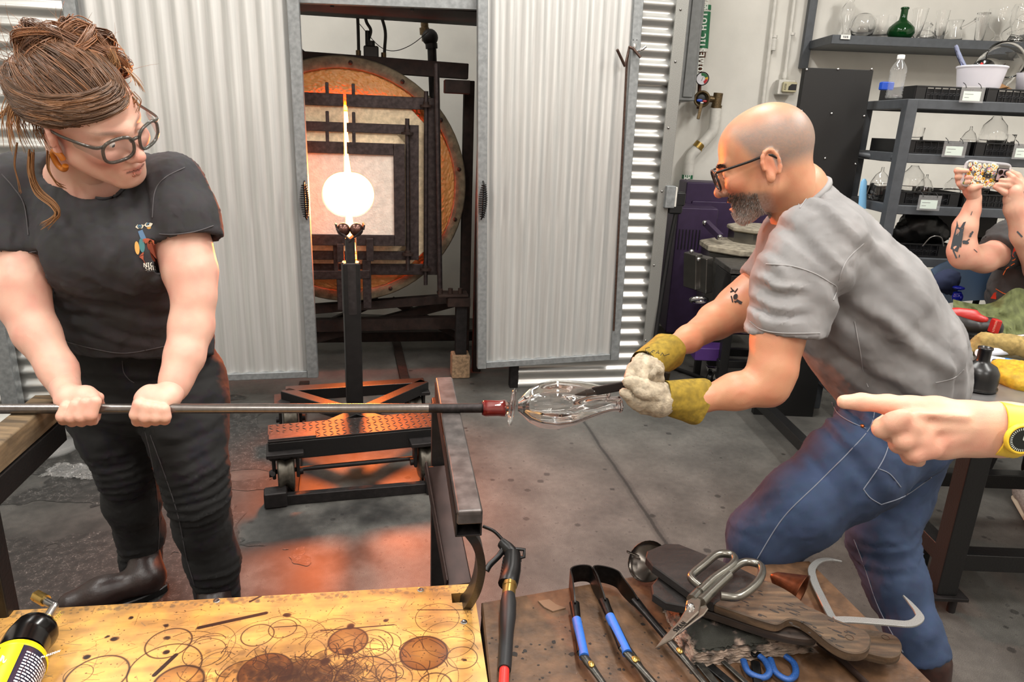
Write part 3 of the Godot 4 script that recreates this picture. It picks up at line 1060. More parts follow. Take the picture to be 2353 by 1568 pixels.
	for q in [[900, 690, 1050, 770], [720, 760, 870, 690]]:
		g = G.new()
		g.bar(ep(q[0], q[1], -0.6), ep(q[2], q[3], -0.6), 0.05, 0.04, Vector3.UP)
		part("brace", g, st, t)
	# burner fittings on top: solenoid, hoses, thin cable
	g = G.new()
	var sb = ep(853, 128, -0.5)
	g.box(sb, Vector3(0.075, 0.09, 0.07), 0.006)
	g.cyl(sb + Vector3(0, 0.04, 0), sb + Vector3(0, 0.07, 0), 0.02, 12)
	part("solenoid", g, M.black_plastic, t)
	for q in [[[821, 20], [823, 70], [824, 115], [824, 140]], [[835, 20], [842, 50], [852, 70], [845, 95]], [[872, 25], [885, 70], [884, 110], [882, 145]]]:
		g = G.new()
		g.tube(lerp_pts(q.map(func(p): return ep(p[0], p[1], -0.5))), 0.008, 8)
		part("hose", g, M.hose_black, t)
		g = G.new()
		var e = ep(q[3][0], q[3][1], -0.5)
		g.cyl(e + Vector3(0, -0.02, 0), e + Vector3(0, 0.05, 0), 0.013, 8)
		part("hose_fitting", g, M.old_brass if q[0][0] != 835 else M.dark_steel, t)
	g = G.new()
	g.tube(lerp_pts(eps([[826, 55], [870, 105], [905, 117], [945, 103], [985, 72]], -0.52)), 0.002, 5)
	part("thin_cable", g, M.hose_black, t)
	g = G.new()
	g.tube(lerp_pts(eps([[680, 105], [700, 125], [735, 136]], -0.5)), 0.014, 8)
	part("hose", g, M.hose_black, t)
	g = G.new()
	g.cyl(ep(997, 235, -0.6), ep(992, 105, -0.6), 0.024, 14)
	g.cyl(ep(992, 112, -0.6), ep(991, 100, -0.6), 0.032, 14)
	g.ball(ep(988, 86, -0.6), Vector3(0.043, 0.043, 0.043))
	part("gas_pipe", g, M.black_steel, t)
	g = G.new()
	g.cyl(ep(978, 95, -0.62), ep(974, 30, -0.62), 0.02, 12)
	g.cyl(ep(976, 80, -0.62), ep(975, 64, -0.62), 0.026, 12)
	part("riser_pipe", g, M.old_brass, t)
	var l = SpotLight3D.new()
	l.name = "port_light"
	l.light_color = Color(1.0, 0.45, 0.19); l.light_energy = 7.5
	l.spot_angle = 70; l.spot_angle_attenuation = 1.0; l.spot_range = 10; l.light_size = 0.1
	l.shadow_enabled = true
	l.position = hole + Vector3(0, 0, 0.02)
	l.rotation.y = PI
	t.add_child(l)
	# brick under the hinge post
	g = G.new()
	g.box(Vector3(f.x, f.y * 0.5, f.z), Vector3(0.1, f.y, 0.1), 0.006)
	var bk = solo("brick", g, mat("firebrick", Color(0.72, 0.6, 0.47), 0.95, 0, T.blotch, 6, T.bumps, 0.1), "pale fire brick on the floor under the square post of the furnace", "brick")
	bk.transform = EX

func cart() -> void:
	var t = thing("yoke_cart", "black steel rolling pipe stand cart with tread plate in front of the furnace", "cart")
	var bs: Material = M.black_paint
	# table height of the frame
	var hA = 0.22
	var L0 = yp(655, 893, hA)
	var R0 = yp(975, 873, hA)
	var L1 = yp(615, 1010, hA)
	var R1 = yp(1000, 975, hA)
	var dx = (R1 - L1).normalized()
	var dz = dx.cross(Vector3.UP)
	var g = G.new()
	var up = Vector3.UP
	for q in [[L0, R0, 0.06], [L0.lerp(L1, 0.02), R1 - dx * 0.1, 0.05], [R0.lerp(R1, 0.02), L1 + dx * 0.1, 0.05]]:
		g = G.new()
		g.bar(q[0] - up * 0.025, q[1] - up * 0.025, q[2], 0.05, up)
		part("frame_beam", g, bs, t)
	g = G.new()
	g.bar(L1 - up * 0.04, R1 - up * 0.04, 0.06, 0.075, up, 0.006)
	part("front_beam", g, bs, t)
	# diamond tread plate with its raised bars
	var pc = (L1 + R1) * 0.5 + dz * -0.045
	var pw = L1.distance_to(R1)
	var tp = mat("tread_plate", Color(0.24, 0.215, 0.21), 0.45, 0.5, T.blotch, 4)
	g = G.new()
	var bz = Basis(dx, up, dx.cross(up))
	g.box(pc + up * 0.001, Vector3(pw, 0.006, 0.15), 0.001, bz)
	for i in 26:
		for j in 6:
			var an = 0.8 if (i + j) % 2 == 0 else -0.8
			var bb = bz * Basis(up, an)
			g.ball(pc + dx * ((i + 0.5) / 26.0 - 0.5) * pw + bz.z * ((j + 0.5) / 6.0 - 0.5) * 0.15 + up * 0.004, Vector3(0.011, 0.0025, 0.003), bb, 6, 4)
	part("tread_plate", g, tp, t)
	g = G.new()
	g.bar(L1 + up * 0.004 + dx * 0.002, L1 + dx * 0.17 + up * 0.004, 0.05, 0.012, up)
	part("angle_piece", g, M.scale_steel, t)
	# pole with sleeve, V yoke and ball rollers
	var pb = yp(815, 928, hA - 0.02)
	var pz = pb.z
	g = G.new()
	var sl = zp(804, 602, pz)
	g.bar(pb, Vector3(pb.x, sl.y, pz), mpp(pb) * 36, mpp(pb) * 36, Vector3(dz.x, 0, dz.z), 0.006)
	part("pole", g, mat("pole_black", Color(0.115, 0.108, 0.108), 0.5, 0.3, T.blotch, 3), t)
	g = G.new()
	g.cyl(Vector3(pb.x, zp(804, 720, pz).y, pz), Vector3(pb.x, sl.y, pz), 0.0365, 24, -1, 0.004)
	g.cyl(Vector3(pb.x, sl.y, pz), Vector3(pb.x, zp(803, 548, pz).y, pz), 0.019, 18)
	part("sleeve", g, mat("sleeve_grey", Color(0.23, 0.21, 0.21), 0.5, 0.4, T.blotch, 5), t)
	g = G.new()
	var vb = zp(804, 553, pz)
	for s in [-1.0, 1.0]:
		var ve = zp(804 + s * 30, 526, pz)
		g.bar(vb + dx * s * -0.005, ve, 0.05, 0.008, (ve - vb).cross(dz).normalized(), 0.002)
		g.bar(ve, ve + Vector3(s * 0.004, 0.02, 0), 0.05, 0.006, dx, 0.002)
	part("yoke", g, M.scale_steel, t)
	for s in [-1.0, 1.0]:
		g = G.new()
		var bc = zp(804 + s * 15, 528, pz)
		g.ball(bc, Vector3.ONE * 0.026, Basis(), 24, 14)
		part("roller_ball", g, mat("ball_steel", Color(0.36, 0.25, 0.22), 0.3, 0.8), t)
	# grooved wheels in forks, axle rods, floor feet
	for q in [[668, 962, 1], [1040, 942, 1], [658, 1085, 0], [978, 1058, 0]]:
		var wc = yp(q[0], q[1], 0.085)
		if q[2] == 1 and q[0] > 900: wc = yp(951, 940, 0.085)
		g = G.new()
		g.lathe([Vector2(0.0, -0.03), Vector2(0.06, -0.03), Vector2(0.075, -0.022), Vector2(0.052, 0.0), Vector2(0.075, 0.022), Vector2(0.06, 0.03), Vector2(0.0, 0.03)], wc, dx, 28)
		part("grooved_wheel", g, mat("cast_wheel", Color(0.42, 0.4, 0.36), 0.45, 0.7, T.blotch, 8), t)
		g = G.new()
		for s in [-1.0, 1.0]:
			g.bar(wc + dx * s * 0.042 - up * 0.015, wc + dx * s * 0.042 + up * 0.075, 0.012, 0.05, dz)
			g.cyl(wc + dx * s * 0.042, wc + dx * s * 0.06, 0.014, 6)
		g.box(wc + up * 0.09, Vector3(0.13, 0.016, 0.11), 0.003, bz)
		part("wheel_fork", g, M.black_steel, t)
	g = G.new()
	var b0 = yp(628, 1084, 0.09)
	var b1 = yp(1005, 1048, 0.09)
	g.tube([b0 + dz * 0.08 + up * 0.03, b0 + dz * 0.01, b0 + dx * 0.02, b1], 0.009, 8)
	part("brake_rod", g, M.black_steel, t)
	# floor track of angle iron that the wheels run on
	var tk = thing("floor_track", "angle iron rails and cross bar on the floor that the cart wheels run on", "track")
	g = G.new()
	var f0 = yp(635, 1160, 0)
	var f1 = yp(1000, 1128, 0)
	g.bar(f0 + up * 0.02, f1 + up * 0.02, 0.03, 0.04, up)
	part("cross_bar", g, M.black_steel, tk)
	for q in [[[668, 1150], [700, 880]], [[985, 1115], [905, 762]]]:
		g = G.new()
		g.bar(yp(q[0][0], q[0][1], 0.006) + up * 0.004, yp(q[1][0], q[1][1], 0.006) + up * 0.004, 0.05, 0.016, up)
		part("rail", g, M.rust_steel, tk)
	for q in [f0, f1]:
		g = G.new()
		g.box(q + up * 0.03, Vector3(0.08, 0.06, 0.06), 0.006, bz)
		part("end_stop", g, M.black_steel, tk)

func wall_fittings() -> void:
	var zb = -4.89
	# painted hot-water riser with its green tape, mixing valve and gauge
	var t = thing("hot_water_pipe", "white lagged water pipe with green lettered tape and brass mixing valve on the back wall", "pipe")
	var g = G.new()
	var off = 0.07
	var zq = zb + off
	var r = 0.036
	g.cyl(zp(1622, -60, zq), zp(1612, 120, zq), r, 24)
	part("lagging", g, M.white_pipe, t)
	g = G.new()
	g.cyl(zp(1620, 13, zq), zp(1619.5, 24, zq), r + 0.0015, 24)
	g.cyl(zp(1619, 28, zq), zp(1613, 112, zq), r + 0.0015, 24)
	part("green_tape", g, mat("tape_green", Color(0.05, 0.4, 0.24), 0.5), t)
	g = G.new()
	var p0 = zp(1613, 109, zq)
	var p1 = zp(1619, 30, zq)
	var dirp = (p1 - p0).normalized()
	var face = (EYE - p0)
	face = (face - dirp * face.dot(dirp)).normalized()
	g.text("DOMESTIC HOT WATER", 0.052, dirp, face.cross(dirp), (p0 + p1) * 0.5 + face * (r + 0.003), 0.001)
	for k in 4:
		var q = zp(1612 + k * 4.5, 18.5, zq) + face * (r + 0.002)
		g.bar(q - dirp * 0.014, q + dirp * 0.014, 0.006, 0.002, face, 0.0005)
	part("tape_lettering", g, mat("print_white", Color(0.92, 0.93, 0.9), 0.6), t)
	g = G.new()
	g.cyl(zp(1612, 120, zq), zp(1610.5, 132, zq), 0.028, 16)
	g.cyl(zp(1610.5, 130, zq), zp(1605, 250, zq), 0.012, 12)
	part("copper_pipe", g, mat("old_copper", Color(0.42, 0.27, 0.2), 0.45, 0.7, T.blotch, 10), t)
	g = G.new()
	var vc = zp(1613, 228, zq + 0.04)
	var z = Vector3(-0.25, 0, 1).normalized()
	g.lathe([Vector2(0.0, -0.05), Vector2(0.04, -0.05), Vector2(0.05, -0.03), Vector2(0.052, 0.02), Vector2(0.047, 0.03), Vector2(0.039, 0.03), Vector2(0.036, 0.01), Vector2(0.0, 0.008)], vc, z, 28)
	g.cyl(zp(1625, 227, zq), zp(1650, 229, zq), 0.02, 14)
	g.cyl(zp(1651, 214, zq), zp(1645, 248, zq), 0.03, 16)
	g.cyl(zp(1647, 241, zq), zp(1645, 249, zq), 0.035, 6)
	part("mixing_valve", g, M.old_brass, t)
	g = G.new()
	var dial = vc + z * 0.012
	g.ball(dial, Vector3(0.033, 0.033, 0.008))
	part("valve_dial", g, M.black_plastic, t)
	for q in [[-0.016, -0.008, 0.02, Color(0.15, 0.3, 0.7)], [0.018, -0.012, 0.016, Color(0.7, 0.2, 0.2)], [0.0, -0.022, 0.012, Color(0.85, 0.85, 0.85)]]:
		g = G.new()
		g.ball(dial + Vector3(q[0], q[1], 0.009), Vector3(q[2], q[2] * 0.45, 0.003), Basis(), 12, 6)
		part("dial_mark", g, mat("dial%d" % int(q[0] * 1000), q[3], 0.4), t)
	g = G.new()
	g.bar(zp(1612, 238, zq + 0.1), zp(1604, 274, zq + 0.11), 0.02, 0.01, z)
	part("valve_handle", g, M.old_brass, t)
	g = G.new()
	g.tube(lerp_pts([zp(1645, 249, zq), zp(1641, 290, zq), zp(1632, 310, zq), zp(1600, 345, zq), zp(1585, 365, zq), zp(1581, 400, zq), zp(1572, 480, zq), zp(1560, 640, zq)]), 0.034, 18)
	part("lagging", g, M.white_pipe, t)
	g = G.new()
	g.cyl(zp(1611, 330, zq), zp(1602, 341, zq), 0.037, 18)
	part("brass_band", g, M.brass, t)
	g = G.new()
	g.cyl(zp(1580, 402, zq), zp(1579, 411, zq), 0.036, 20)
	g.cyl(zp(1578.5, 415, zq), zp(1572, 488, zq), 0.036, 20)
	part("green_tape", g, M.tape_green, t)
	g = G.new()
	p0 = zp(1577, 428, zq); p1 = zp(1573, 484, zq)
	dirp = (p0 - p1).normalized()
	g.text("WATER", 0.05, dirp, face.cross(dirp), zp(1577, 435, zq) + face * 0.04, 0.001)
	for k in 4:
		var q = zp(1573 + k * 4.2, 406, zq) + face * 0.0375
		g.bar(q - dirp * 0.012, q + dirp * 0.012, 0.005, 0.002, face, 0.0005)
	part("tape_lettering", g, M.print_white, t)
	# pressure gauge
	t = thing("pressure_gauge", "small round gauge with green and red scale above the brass mixing valve", "gauge")
	var gc = zp(1614, 181, zq + 0.05)
	g = G.new()
	g.lathe([Vector2(0.0, -0.03), Vector2(0.038, -0.03), Vector2(0.041, 0.004), Vector2(0.037, 0.006), Vector2(0.035, 0.0), Vector2(0.0, 0.0)], gc, z, 28)
	part("case", g, M.dark_steel, t)
	g = G.new()
	g.lathe([Vector2(0.0355, 0.001), Vector2(0.0, 0.0015)], gc, z, 28)
	part("face", g, mat("gauge_white", Color(0.88, 0.88, 0.9), 0.4), t)
	var gx = Vector3.UP.cross(z)
	for q in [[0.35, 1.9, Color(0.08, 0.4, 0.2)], [-0.1, 0.35, Color(0.85, 0.65, 0.1)], [-1.1, -0.1, Color(0.72, 0.12, 0.15)]]:
		g = G.new()
		var rows = [PackedVector3Array(), PackedVector3Array()]
		for k in 9:
			var a = lerpf(q[0], q[1], k / 8.0)
			for s in 2: rows[s].append(gc + z * 0.003 + (gx * cos(a) + Vector3.UP * sin(a)) * (0.034 if s == 0 else 0.017))
		g.grid(rows)
		part("scale_band", g, mat("gauge%d" % int(q[0] * 100), q[2], 0.5), t)
	g = G.new()
	g.bar(gc + z * 0.005 - (gx * 0.3 + Vector3.UP) * 0.012, gc + z * 0.005 + (gx * 0.4 + Vector3.UP) * 0.012, 0.002, 0.001, z, 0.0002)
	part("needle", g, M.black_plastic, t)
	# grey metal box beside the enclosure
	t = thing("grey_electrical_box", "tall grey painted metal wireway box beside the corrugated corner", "electrical box")
	g = G.new()
	var b0 = zp(1592, 232, -4.55)
	var b1 = zp(1606, 20, -4.55)
	g.box(Vector3(b0.x - 0.045, (b0.y + b1.y) * 0.5 + 0.05, -4.72), Vector3(0.11, b1.y - b0.y + 0.1, 0.33), 0.005)
	part("body", g, mat("box_grey", Color(0.5, 0.51, 0.51), 0.5, 0.2, T.soft, 4), t)
	g = G.new()
	g.box(Vector3(b0.x - 0.035, (b0.y + b1.y) * 0.5 + 0.05, -4.55), Vector3(0.06, b1.y - b0.y + 0.06, 0.012), 0.003)
	part("cover", g, M.box_grey, t)
	# conduits and thermostat-like control
	for q in [[[1785, -30], [1745, 300], [1778, 97], "conduit_pipe", "thin white conduit with ribbed coupling on the white wall left of the thermostat box"], [[1829, -30], [1801, 190], [1818, 91], "conduit_pipe", "thin white conduit running down into the thermostat box"]]:
		var c = thing(q[3], q[4], "pipe", Transform3D(), "white conduits on the back wall")
		g = G.new()
		g.cyl(zp(q[0][0], q[0][1], zb + 0.02), zp(q[1][0], q[1][1], zb + 0.02), 0.0125, 14)
		part("tube", g, M.white_pipe, c)
		g = G.new()
		var m = zp(q[2][0], q[2][1], zb + 0.02)
		var d = (zp(q[1][0], q[1][1], zb + 0.02) - zp(q[0][0], q[0][1], zb + 0.02)).normalized()
		g.cyl(m - d * 0.04, m - d * 0.025, 0.0185, 14)
		if q[0][0] < 1800:
			g.lathe([Vector2(0.0125, -0.025), Vector2(0.016, -0.02), Vector2(0.018, -0.01), Vector2(0.015, -0.006), Vector2(0.018, 0.004), Vector2(0.015, 0.008), Vector2(0.018, 0.018), Vector2(0.015, 0.022), Vector2(0.018, 0.034), Vector2(0.0185, 0.05), Vector2(0.0125, 0.05)], m, d, 16)
		else:
			part("coupling", g, M.white_pipe, c)
			g = G.new()
			g.cyl(zp(1803, 165, zb + 0.02), zp(1802, 180, zb + 0.02), 0.0165, 14)
		part("coupling", g, M.white_pipe, c)
	t = thing("thermostat_box", "small beige thermostat with dark window on a white wall box", "thermostat")
	var c1 = zp(1803, 201, zb + 0.04)
	g = G.new()
	g.box(c1, Vector3(0.11, 0.09, 0.075), 0.006)
	part("wall_box", g, M.white_pipe, t)
	g = G.new()
	g.box(c1 + Vector3(0.012, 0, 0.048), Vector3(0.09, 0.062, 0.026), 0.006)
	part("housing", g, mat("beige", Color(0.72, 0.69, 0.56), 0.5), t)
	g = G.new()
	g.prism([c1 + Vector3(0.002, -0.018, 0.06), c1 + Vector3(0.052, -0.018, 0.06), c1 + Vector3(0.052, 0.018, 0.06), c1 + Vector3(0.02, 0.018, 0.06), c1 + Vector3(0.004, 0.004, 0.06)], Vector3(0, 0, 0.004))
	part("window", g, mat("dark_window", Color(0.09, 0.1, 0.12), 0.25), t)
	for k in 5:
		g = G.new()
		g.box(c1 + Vector3(-0.018, -0.016 + k * 0.008, 0.062), Vector3(0.014, 0.0025, 0.003), 0.0005)
		part("vent_slot", g, M.dark_window, t)
	# socket box and black plug on the enclosure corner
	t = thing("outlet_box", "galvanized outlet box with white plate and black plug beside the corrugated corner", "socket")
	var o = ep(1536, 452, 0.02)
	g = G.new()
	g.box(o + Vector3(0.0, 0, 0), Vector3(0.05, 0.11, 0.06), 0.004)
	part("box", g, M.galvanized_flat, t)
	g = G.new()
	g.box(o + Vector3(0.03, 0, 0), Vector3(0.012, 0.1, 0.055), 0.004)
	part("plate", g, M.white_pipe, t)
	g = G.new()
	g.box(o + Vector3(0.06, -0.01, 0), Vector3(0.05, 0.07, 0.05), 0.008)
	g.box(o + Vector3(0.04, -0.06, 0), Vector3(0.07, 0.05, 0.045), 0.008)
	g.tube(lerp_pts([o + Vector3(0.05, -0.08, 0), o + Vector3(0.03, -0.3, 0), o + Vector3(-0.0, -0.7, 0.02), o + Vector3(-0.02, -0.93, 0.04)]), 0.012, 8)
	part("plug", g, M.black_plastic, t)
	t.transform = EX

func paint_bench(W: int, H: int) -> Image:
	# bench board with scorch rings: u runs from the right end to the left, v from the far edge to the near one
	var n1 = FastNoiseLite.new()
	n1.seed = 31; n1.frequency = 0.012; n1.fractal_octaves = 5
	var wide = n1.get_image(W / 6, H)
	wide.resize(W, H, Image.INTERPOLATE_CUBIC)
	var a1 = wide.get_data()
	n1.seed = 32; n1.frequency = 0.011
	var a2 = n1.get_image(W, H).get_data()
	var buf = PackedByteArray()
	buf.resize(W * H * 3)
	for i in W * H:
		var f = a1[i] / 255.0 - 0.5
		var b = a2[i] / 255.0 - 0.5
		var k = 1.0 + f * 0.42 + b * 0.26
		buf[i * 3] = clampi(int(190 * k), 0, 255); buf[i * 3 + 1] = clampi(int(143 * k), 0, 255); buf[i * 3 + 2] = clampi(int(79 * (k - b * 0.2)), 0, 255)
	return Image.create_from_data(W, H, false, Image.FORMAT_RGB8, buf)

func burn(im: Image, x: float, y: float, r: float, col: Color, amt: float) -> void:
	var R = int(r) + 1
	for yy in range(int(y) - R, int(y) + R + 1):
		for xx in range(int(x) - R, int(x) + R + 1):
			if xx < 0 or yy < 0 or xx >= im.get_width() or yy >= im.get_height(): continue
			var q = Vector2(xx - x, yy - y).length() / r
			if q < 1.0:
				im.set_pixel(xx, yy, im.get_pixel(xx, yy).lerp(col, amt * minf(1.0, (1.0 - q) * 2.5)))

func bench() -> void:
	# axes of the bench: x along its front edge, z towards us
	var hs = 0.47
	var e0 = yp(0, 1405, hs)
	var e1 = yp(1087, 1342, hs)
	var bx = (e1 - e0).normalized()
	var bz = bx.cross(Vector3.UP)
	var B = Basis(bx, Vector3.UP, bz)
	var t = thing("gaffer_bench", "glassblowing bench with scorched yellow board seat between a steel rail and a timber rail", "bench")
	var W = 1500
	var H = 560
	var im = paint_bench(W, H)
	var Lb = 1.0            # metres of board along x, from e1 leftwards
	var Db = 0.38           # depth
	var o = e1
	var uvof = func(px: float, py: float) -> Vector2:
		var q = yp(px, py, hs) - o
		return Vector2((-q.dot(bx)) / Lb * W, q.dot(bz) / Db * H)
	rng.seed = 77
	var dark = Color(0.11, 0.055, 0.03)
	var brown = Color(0.33, 0.16, 0.05)
	var mpx = Lb / W
	# rings left by hot pipes and moulds [px, py, rx px, thickness, fill]
	for q in [[388, 1478, 49, 2.0, 0.0], [800, 1473, 44, 2.4, 0.6], [974, 1501, 54, 2.6, 0.75], [592, 1460, 36, 1.6, 0.0], [650, 1445, 31, 1.2, 0.0], [222, 1555, 66, 2.4, 0.0], [858, 1478, 44, 1.4, 0.0], [380, 1535, 78, 1.8, 0.0], [1062, 1512, 35, 1.2, 0.0], [1000, 1575, 38, 2.0, 0.0], [410, 1570, 55, 3.0, 0.5], [610, 1545, 60, 2.0, 0.8], [1005, 1420, 50, 0.8, 0.0], [180, 1550, 30, 0.8, 0], [700, 1560, 62, 1.6, 0.5], [840, 1560, 70, 1.8, 0.2], [760, 1530, 55, 1.2, 0.1], [930, 1560, 55, 1.2, 0.1], [560, 1560, 58, 1.4, 0.4], [470, 1500, 46, 1.0, 0.0], [1030, 1470, 60, 0.7, 0.0]]:
		var c: Vector2 = uvof.call(float(q[0]), float(q[1]))
		var rw = q[2] * mpp(yp(q[0], q[1], hs)) / mpx
		var sy = (H / Db) / (W / Lb)
		var R = int(rw) + 4
		for yy in range(-int(R * sy), int(R * sy) + 1):
			for xx in range(-R, R + 1):
				var X = int(c.x) + xx
				var Y = int(c.y) + yy
				if X < 0 or Y < 0 or X >= W or Y >= H: continue
				var d = Vector2(xx, yy / sy).length()
				var k = clampf(1.0 - absf(d - rw) / (float(q[3]) * 1.6), 0, 1) * 0.9
				var cc = im.get_pixel(X, Y)
				if q[4] > 0 and d < rw: cc = cc.lerp(brown, float(q[4]) * (0.5 + 0.5 * d / rw))
				im.set_pixel(X, Y, cc.lerp(dark, k))
	# charred heap of scorch at the near edge
	for k in 900:
		var px = rng.randfn(690, 85)
		var py = rng.randfn(1555, 22)
		var c: Vector2 = uvof.call(px, minf(py, 1600))
		burn(im, c.x, c.y, rng.randf_range(3, 14), Color(0.07, 0.04, 0.03), 0.16)
	for k in 150:   # fine arcs
		var px = rng.randfn(740, 150)
		var py = rng.randfn(1530, 36)
		if py < 1400: continue
		var c: Vector2 = uvof.call(px, py)
		var rr = rng.randf_range(20, 95)
		var a0 = rng.randf_range(0, TAU)
		var la = rng.randf_range(0.6, 2.6)
		for i in 90:
			var a = a0 + la * i / 90.0
			burn(im, c.x + cos(a) * rr, c.y + sin(a) * rr, 1.3, dark, 0.5)
	# bars, knots, screws' stains, scratches
	var big = [[457, 1443, 612, 1409, 5.5], [738, 1450, 905, 1436, 2.0], [960, 1402, 1085, 1402, 1.6], [575, 1383, 600, 1370, 3.0], [355, 1552, 405, 1505, 5.0], [630, 1442, 690, 1438, 1.5]]
	for q in big:
		for i in 120:
			var u = i / 119.0
			var c: Vector2 = uvof.call(lerpf(q[0], q[2], u), lerpf(q[1], q[3], u))
			burn(im, c.x, c.y, q[4] * 1.25, dark, 0.8)
	for q in [[65, 1415, 9], [385, 1467, 7], [262, 1470, 9], [660, 1413, 9], [888, 1425, 6], [803, 1495, 12], [750, 1520, 13], [200, 1510, 9], [385, 1500, 10], [248, 1463, 5], [1068, 1517, 4], [300, 1420, 6], [380, 1438, 7], [805, 1440, 12]]:
		var c: Vector2 = uvof.call(float(q[0]), float(q[1]))
		for k in 5: burn(im, c.x + rng.randf_range(-5, 5), c.y + rng.randf_range(-3, 3), q[2] * rng.randf_range(0.6, 1.2), dark, 0.6)
	for k in 520:
		var x = rng.randf_range(0, W)
		var y = rng.randf_range(0, H)
		var a = rng.randf_range(-0.5, 0.5) if rng.randf() < 0.6 else rng.randf_range(0, PI)
		var l = rng.randf_range(4, 42)
		var col = Color(0.35, 0.25, 0.12) if rng.randf() < 0.7 else Color(0.3, 0.3, 0.29)
		for i in int(l): burn(im, x + cos(a) * i * 1.3, y + sin(a) * i * 1.3, 1.2, col, 0.4)
	for k in 1400:
		burn(im, rng.randf_range(0, W), rng.randf_range(0, H), rng.randf_range(0.8, 2.6), dark, 0.55)
	for k in 260:   # grey grime along the far edge
		burn(im, rng.randf_range(0, W), rng.randf_range(0, 26), rng.randf_range(3, 9), Color(0.32, 0.28, 0.24), 0.35)
	var wood = StandardMaterial3D.new()
	wood.resource_name = "bench_wood"
	wood.albedo_texture = ImageTexture.create_from_image(im)
	wood.roughness = 0.42
	wood.clearcoat_enabled = true; wood.clearcoat = 0.15; wood.clearcoat_roughness = 0.4
	# the board: top with a notch at its right end
	var g = G.new()
	var pw = func(x: float, z: float, y: float) -> Vector3: return o + bx * x + bz * z + Vector3(0, y, 0)
	var n0 = 0.027
	var n1 = 0.055
	var nx = -0.045
	var cells = [[-Lb, 0.0, 0.0, n0], [-Lb, nx, n0, n1], [-Lb, 0.0, n1, Db]]
	for c in cells:
		var f = g.v.size()
		for q in [[c[0], c[2]], [c[1], c[2]], [c[1], c[3]], [c[0], c[3]]]:
			g.vert(pw.call(q[0], q[1], 0.0), Vector3.UP, Vector2(-q[0] / Lb, q[1] / Db))
		g.tri(f, f + 2, f + 1); g.tri(f, f + 3, f + 2)
	part("board", g, wood, t)
	g = G.new()
	g.prism([pw.call(-Lb, 0, -0.001), pw.call(0, 0, -0.001), pw.call(0, n0, -0.001), pw.call(nx, n0, -0.001), pw.call(nx, n1, -0.001), pw.call(0, n1, -0.001), pw.call(0, Db, -0.001), pw.call(-Lb, Db, -0.001)], Vector3(0, -0.035, 0))
	part("board_edge", g, mat("board_edge", Color(0.68, 0.5, 0.25), 0.6, 0, T.grain, 3), t)
	for q in [[498, 1381], [966, 1356], [1066, 1430]]:
		g = G.new()
		var s = yp(q[0], q[1], hs)
		g.lathe([Vector2(0.0065, 0.0), Vector2(0.006, 0.0012), Vector2(0.003, 0.0014), Vector2(0.0022, 0.0004), Vector2(0.0, 0.0004)], s, Vector3.UP, 14)
		part("screw", g, M.steel, t)
	# steel rail: capped flat bar on a square tube, carried by a curved flat bar and a welded frame
	var hr = 0.7795
	var r0 = yp(1080, 1173, hr) - Vector3(0, 0.006, 0)
	var r1 = yp(1020, 866, hr) - Vector3(0, 0.006, 0)
	var rd = (r1 - r0).normalized()
	var rx = rd.cross(Vector3.UP)
	g = G.new()
	var wr = mpp(r0) * 60
	g.bar(r0 - rd * 0.001, r1, wr, 0.012, Vector3.UP, 0.004)
	g.bar(r0 + Vector3(0, -0.008, 0), r0 + rd * 0.008 + Vector3(0, -0.008, 0), wr, 0.024, Vector3.UP, 0.003)
	g.bar(r1 - rd * 0.01 + Vector3(0, -0.02, 0), r1 + Vector3(0, -0.02, 0), wr, 0.045, Vector3.UP, 0.003)
	part("rail_cap", g, mat("rail_steel", Color(0.46, 0.43, 0.42), 0.4, 0.55, T.blotch, 4), t)
	g = G.new()
	var tw = 0.042
	for q in [[-1, 0], [1, 0], [0, -1], [0, 1]]:
		var c = Vector3(0, -0.006 - tw * 0.5, 0) + rx * q[0] * (tw * 0.5 - 0.0015) + Vector3(0, q[1] * (tw * 0.5 - 0.0015), 0)
		g.bar(r0 + rd * 0.012 + c, r1 + c, 0.003 if q[0] else tw, tw if q[0] else 0.003, Vector3.UP, 0.0008)
	part("square_tube", g, M.black_steel, t)
	g = G.new()
	var cpts = []
	for q in [[1074, 1215, 0.722], [1092, 1240, 0.7], [1102, 1272, 0.66], [1103, 1305, 0.61], [1094, 1345, 0.545], [1078, 1376, 0.49], [1064, 1390, 0.455]]:
		cpts.append(yp(q[0], q[1], q[2]))
	strip(g, lerp_pts(cpts), rd, 0.016, 0.007)
	part("curved_support", g, M.black_paint, t)
	g = G.new()
	var pb = r1 - rd * 0.03 - rx * 0.012 - Vector3(0, 0.04, 0)
	g.bar(pb, Vector3(pb.x, 0, pb.z), 0.035, 0.04, rd)
	part("rail_leg", g, M.black_steel, t)
	g = G.new()
	var bt = yp(1056, 1352, 0.43)
	var tp = zp(1004, 1078, pb.z + 0.03)
	g.bar(tp, bt, 0.05, 0.03, Vector3.UP)
	g.bar(tp - rx * 0.026 + Vector3(0, 0.012, 0), bt - rx * 0.026 + Vector3(0, 0.012, 0), 0.006, 0.03, Vector3.UP)
	g.bar(bt, Vector3(bt.x, 0, bt.z), 0.04, 0.04, rd)
	part("side_plate", g, mat("plate_red_brown", Color(0.27, 0.2, 0.185), 0.5, 0.5, T.blotch, 3), t)
	# timber rail on a black bar at the left
	g = G.new()
	var a0 = yp(-185, 1140, hr) - Vector3(0, 0.0255, 0)
	var a1 = yp(110, 906, hr) - Vector3(0, 0.0255, 0)
	var a = (a1 - a0).normalized()
	g.bar(a0, a1, 0.052, 0.05, Vector3.UP, 0.004)
	part("timber_rail", g, mat("old_timber", Color(0.55, 0.46, 0.34), 0.8, 0, T.grain, 4, T.bumps, 0.05), t)
	g = G.new()
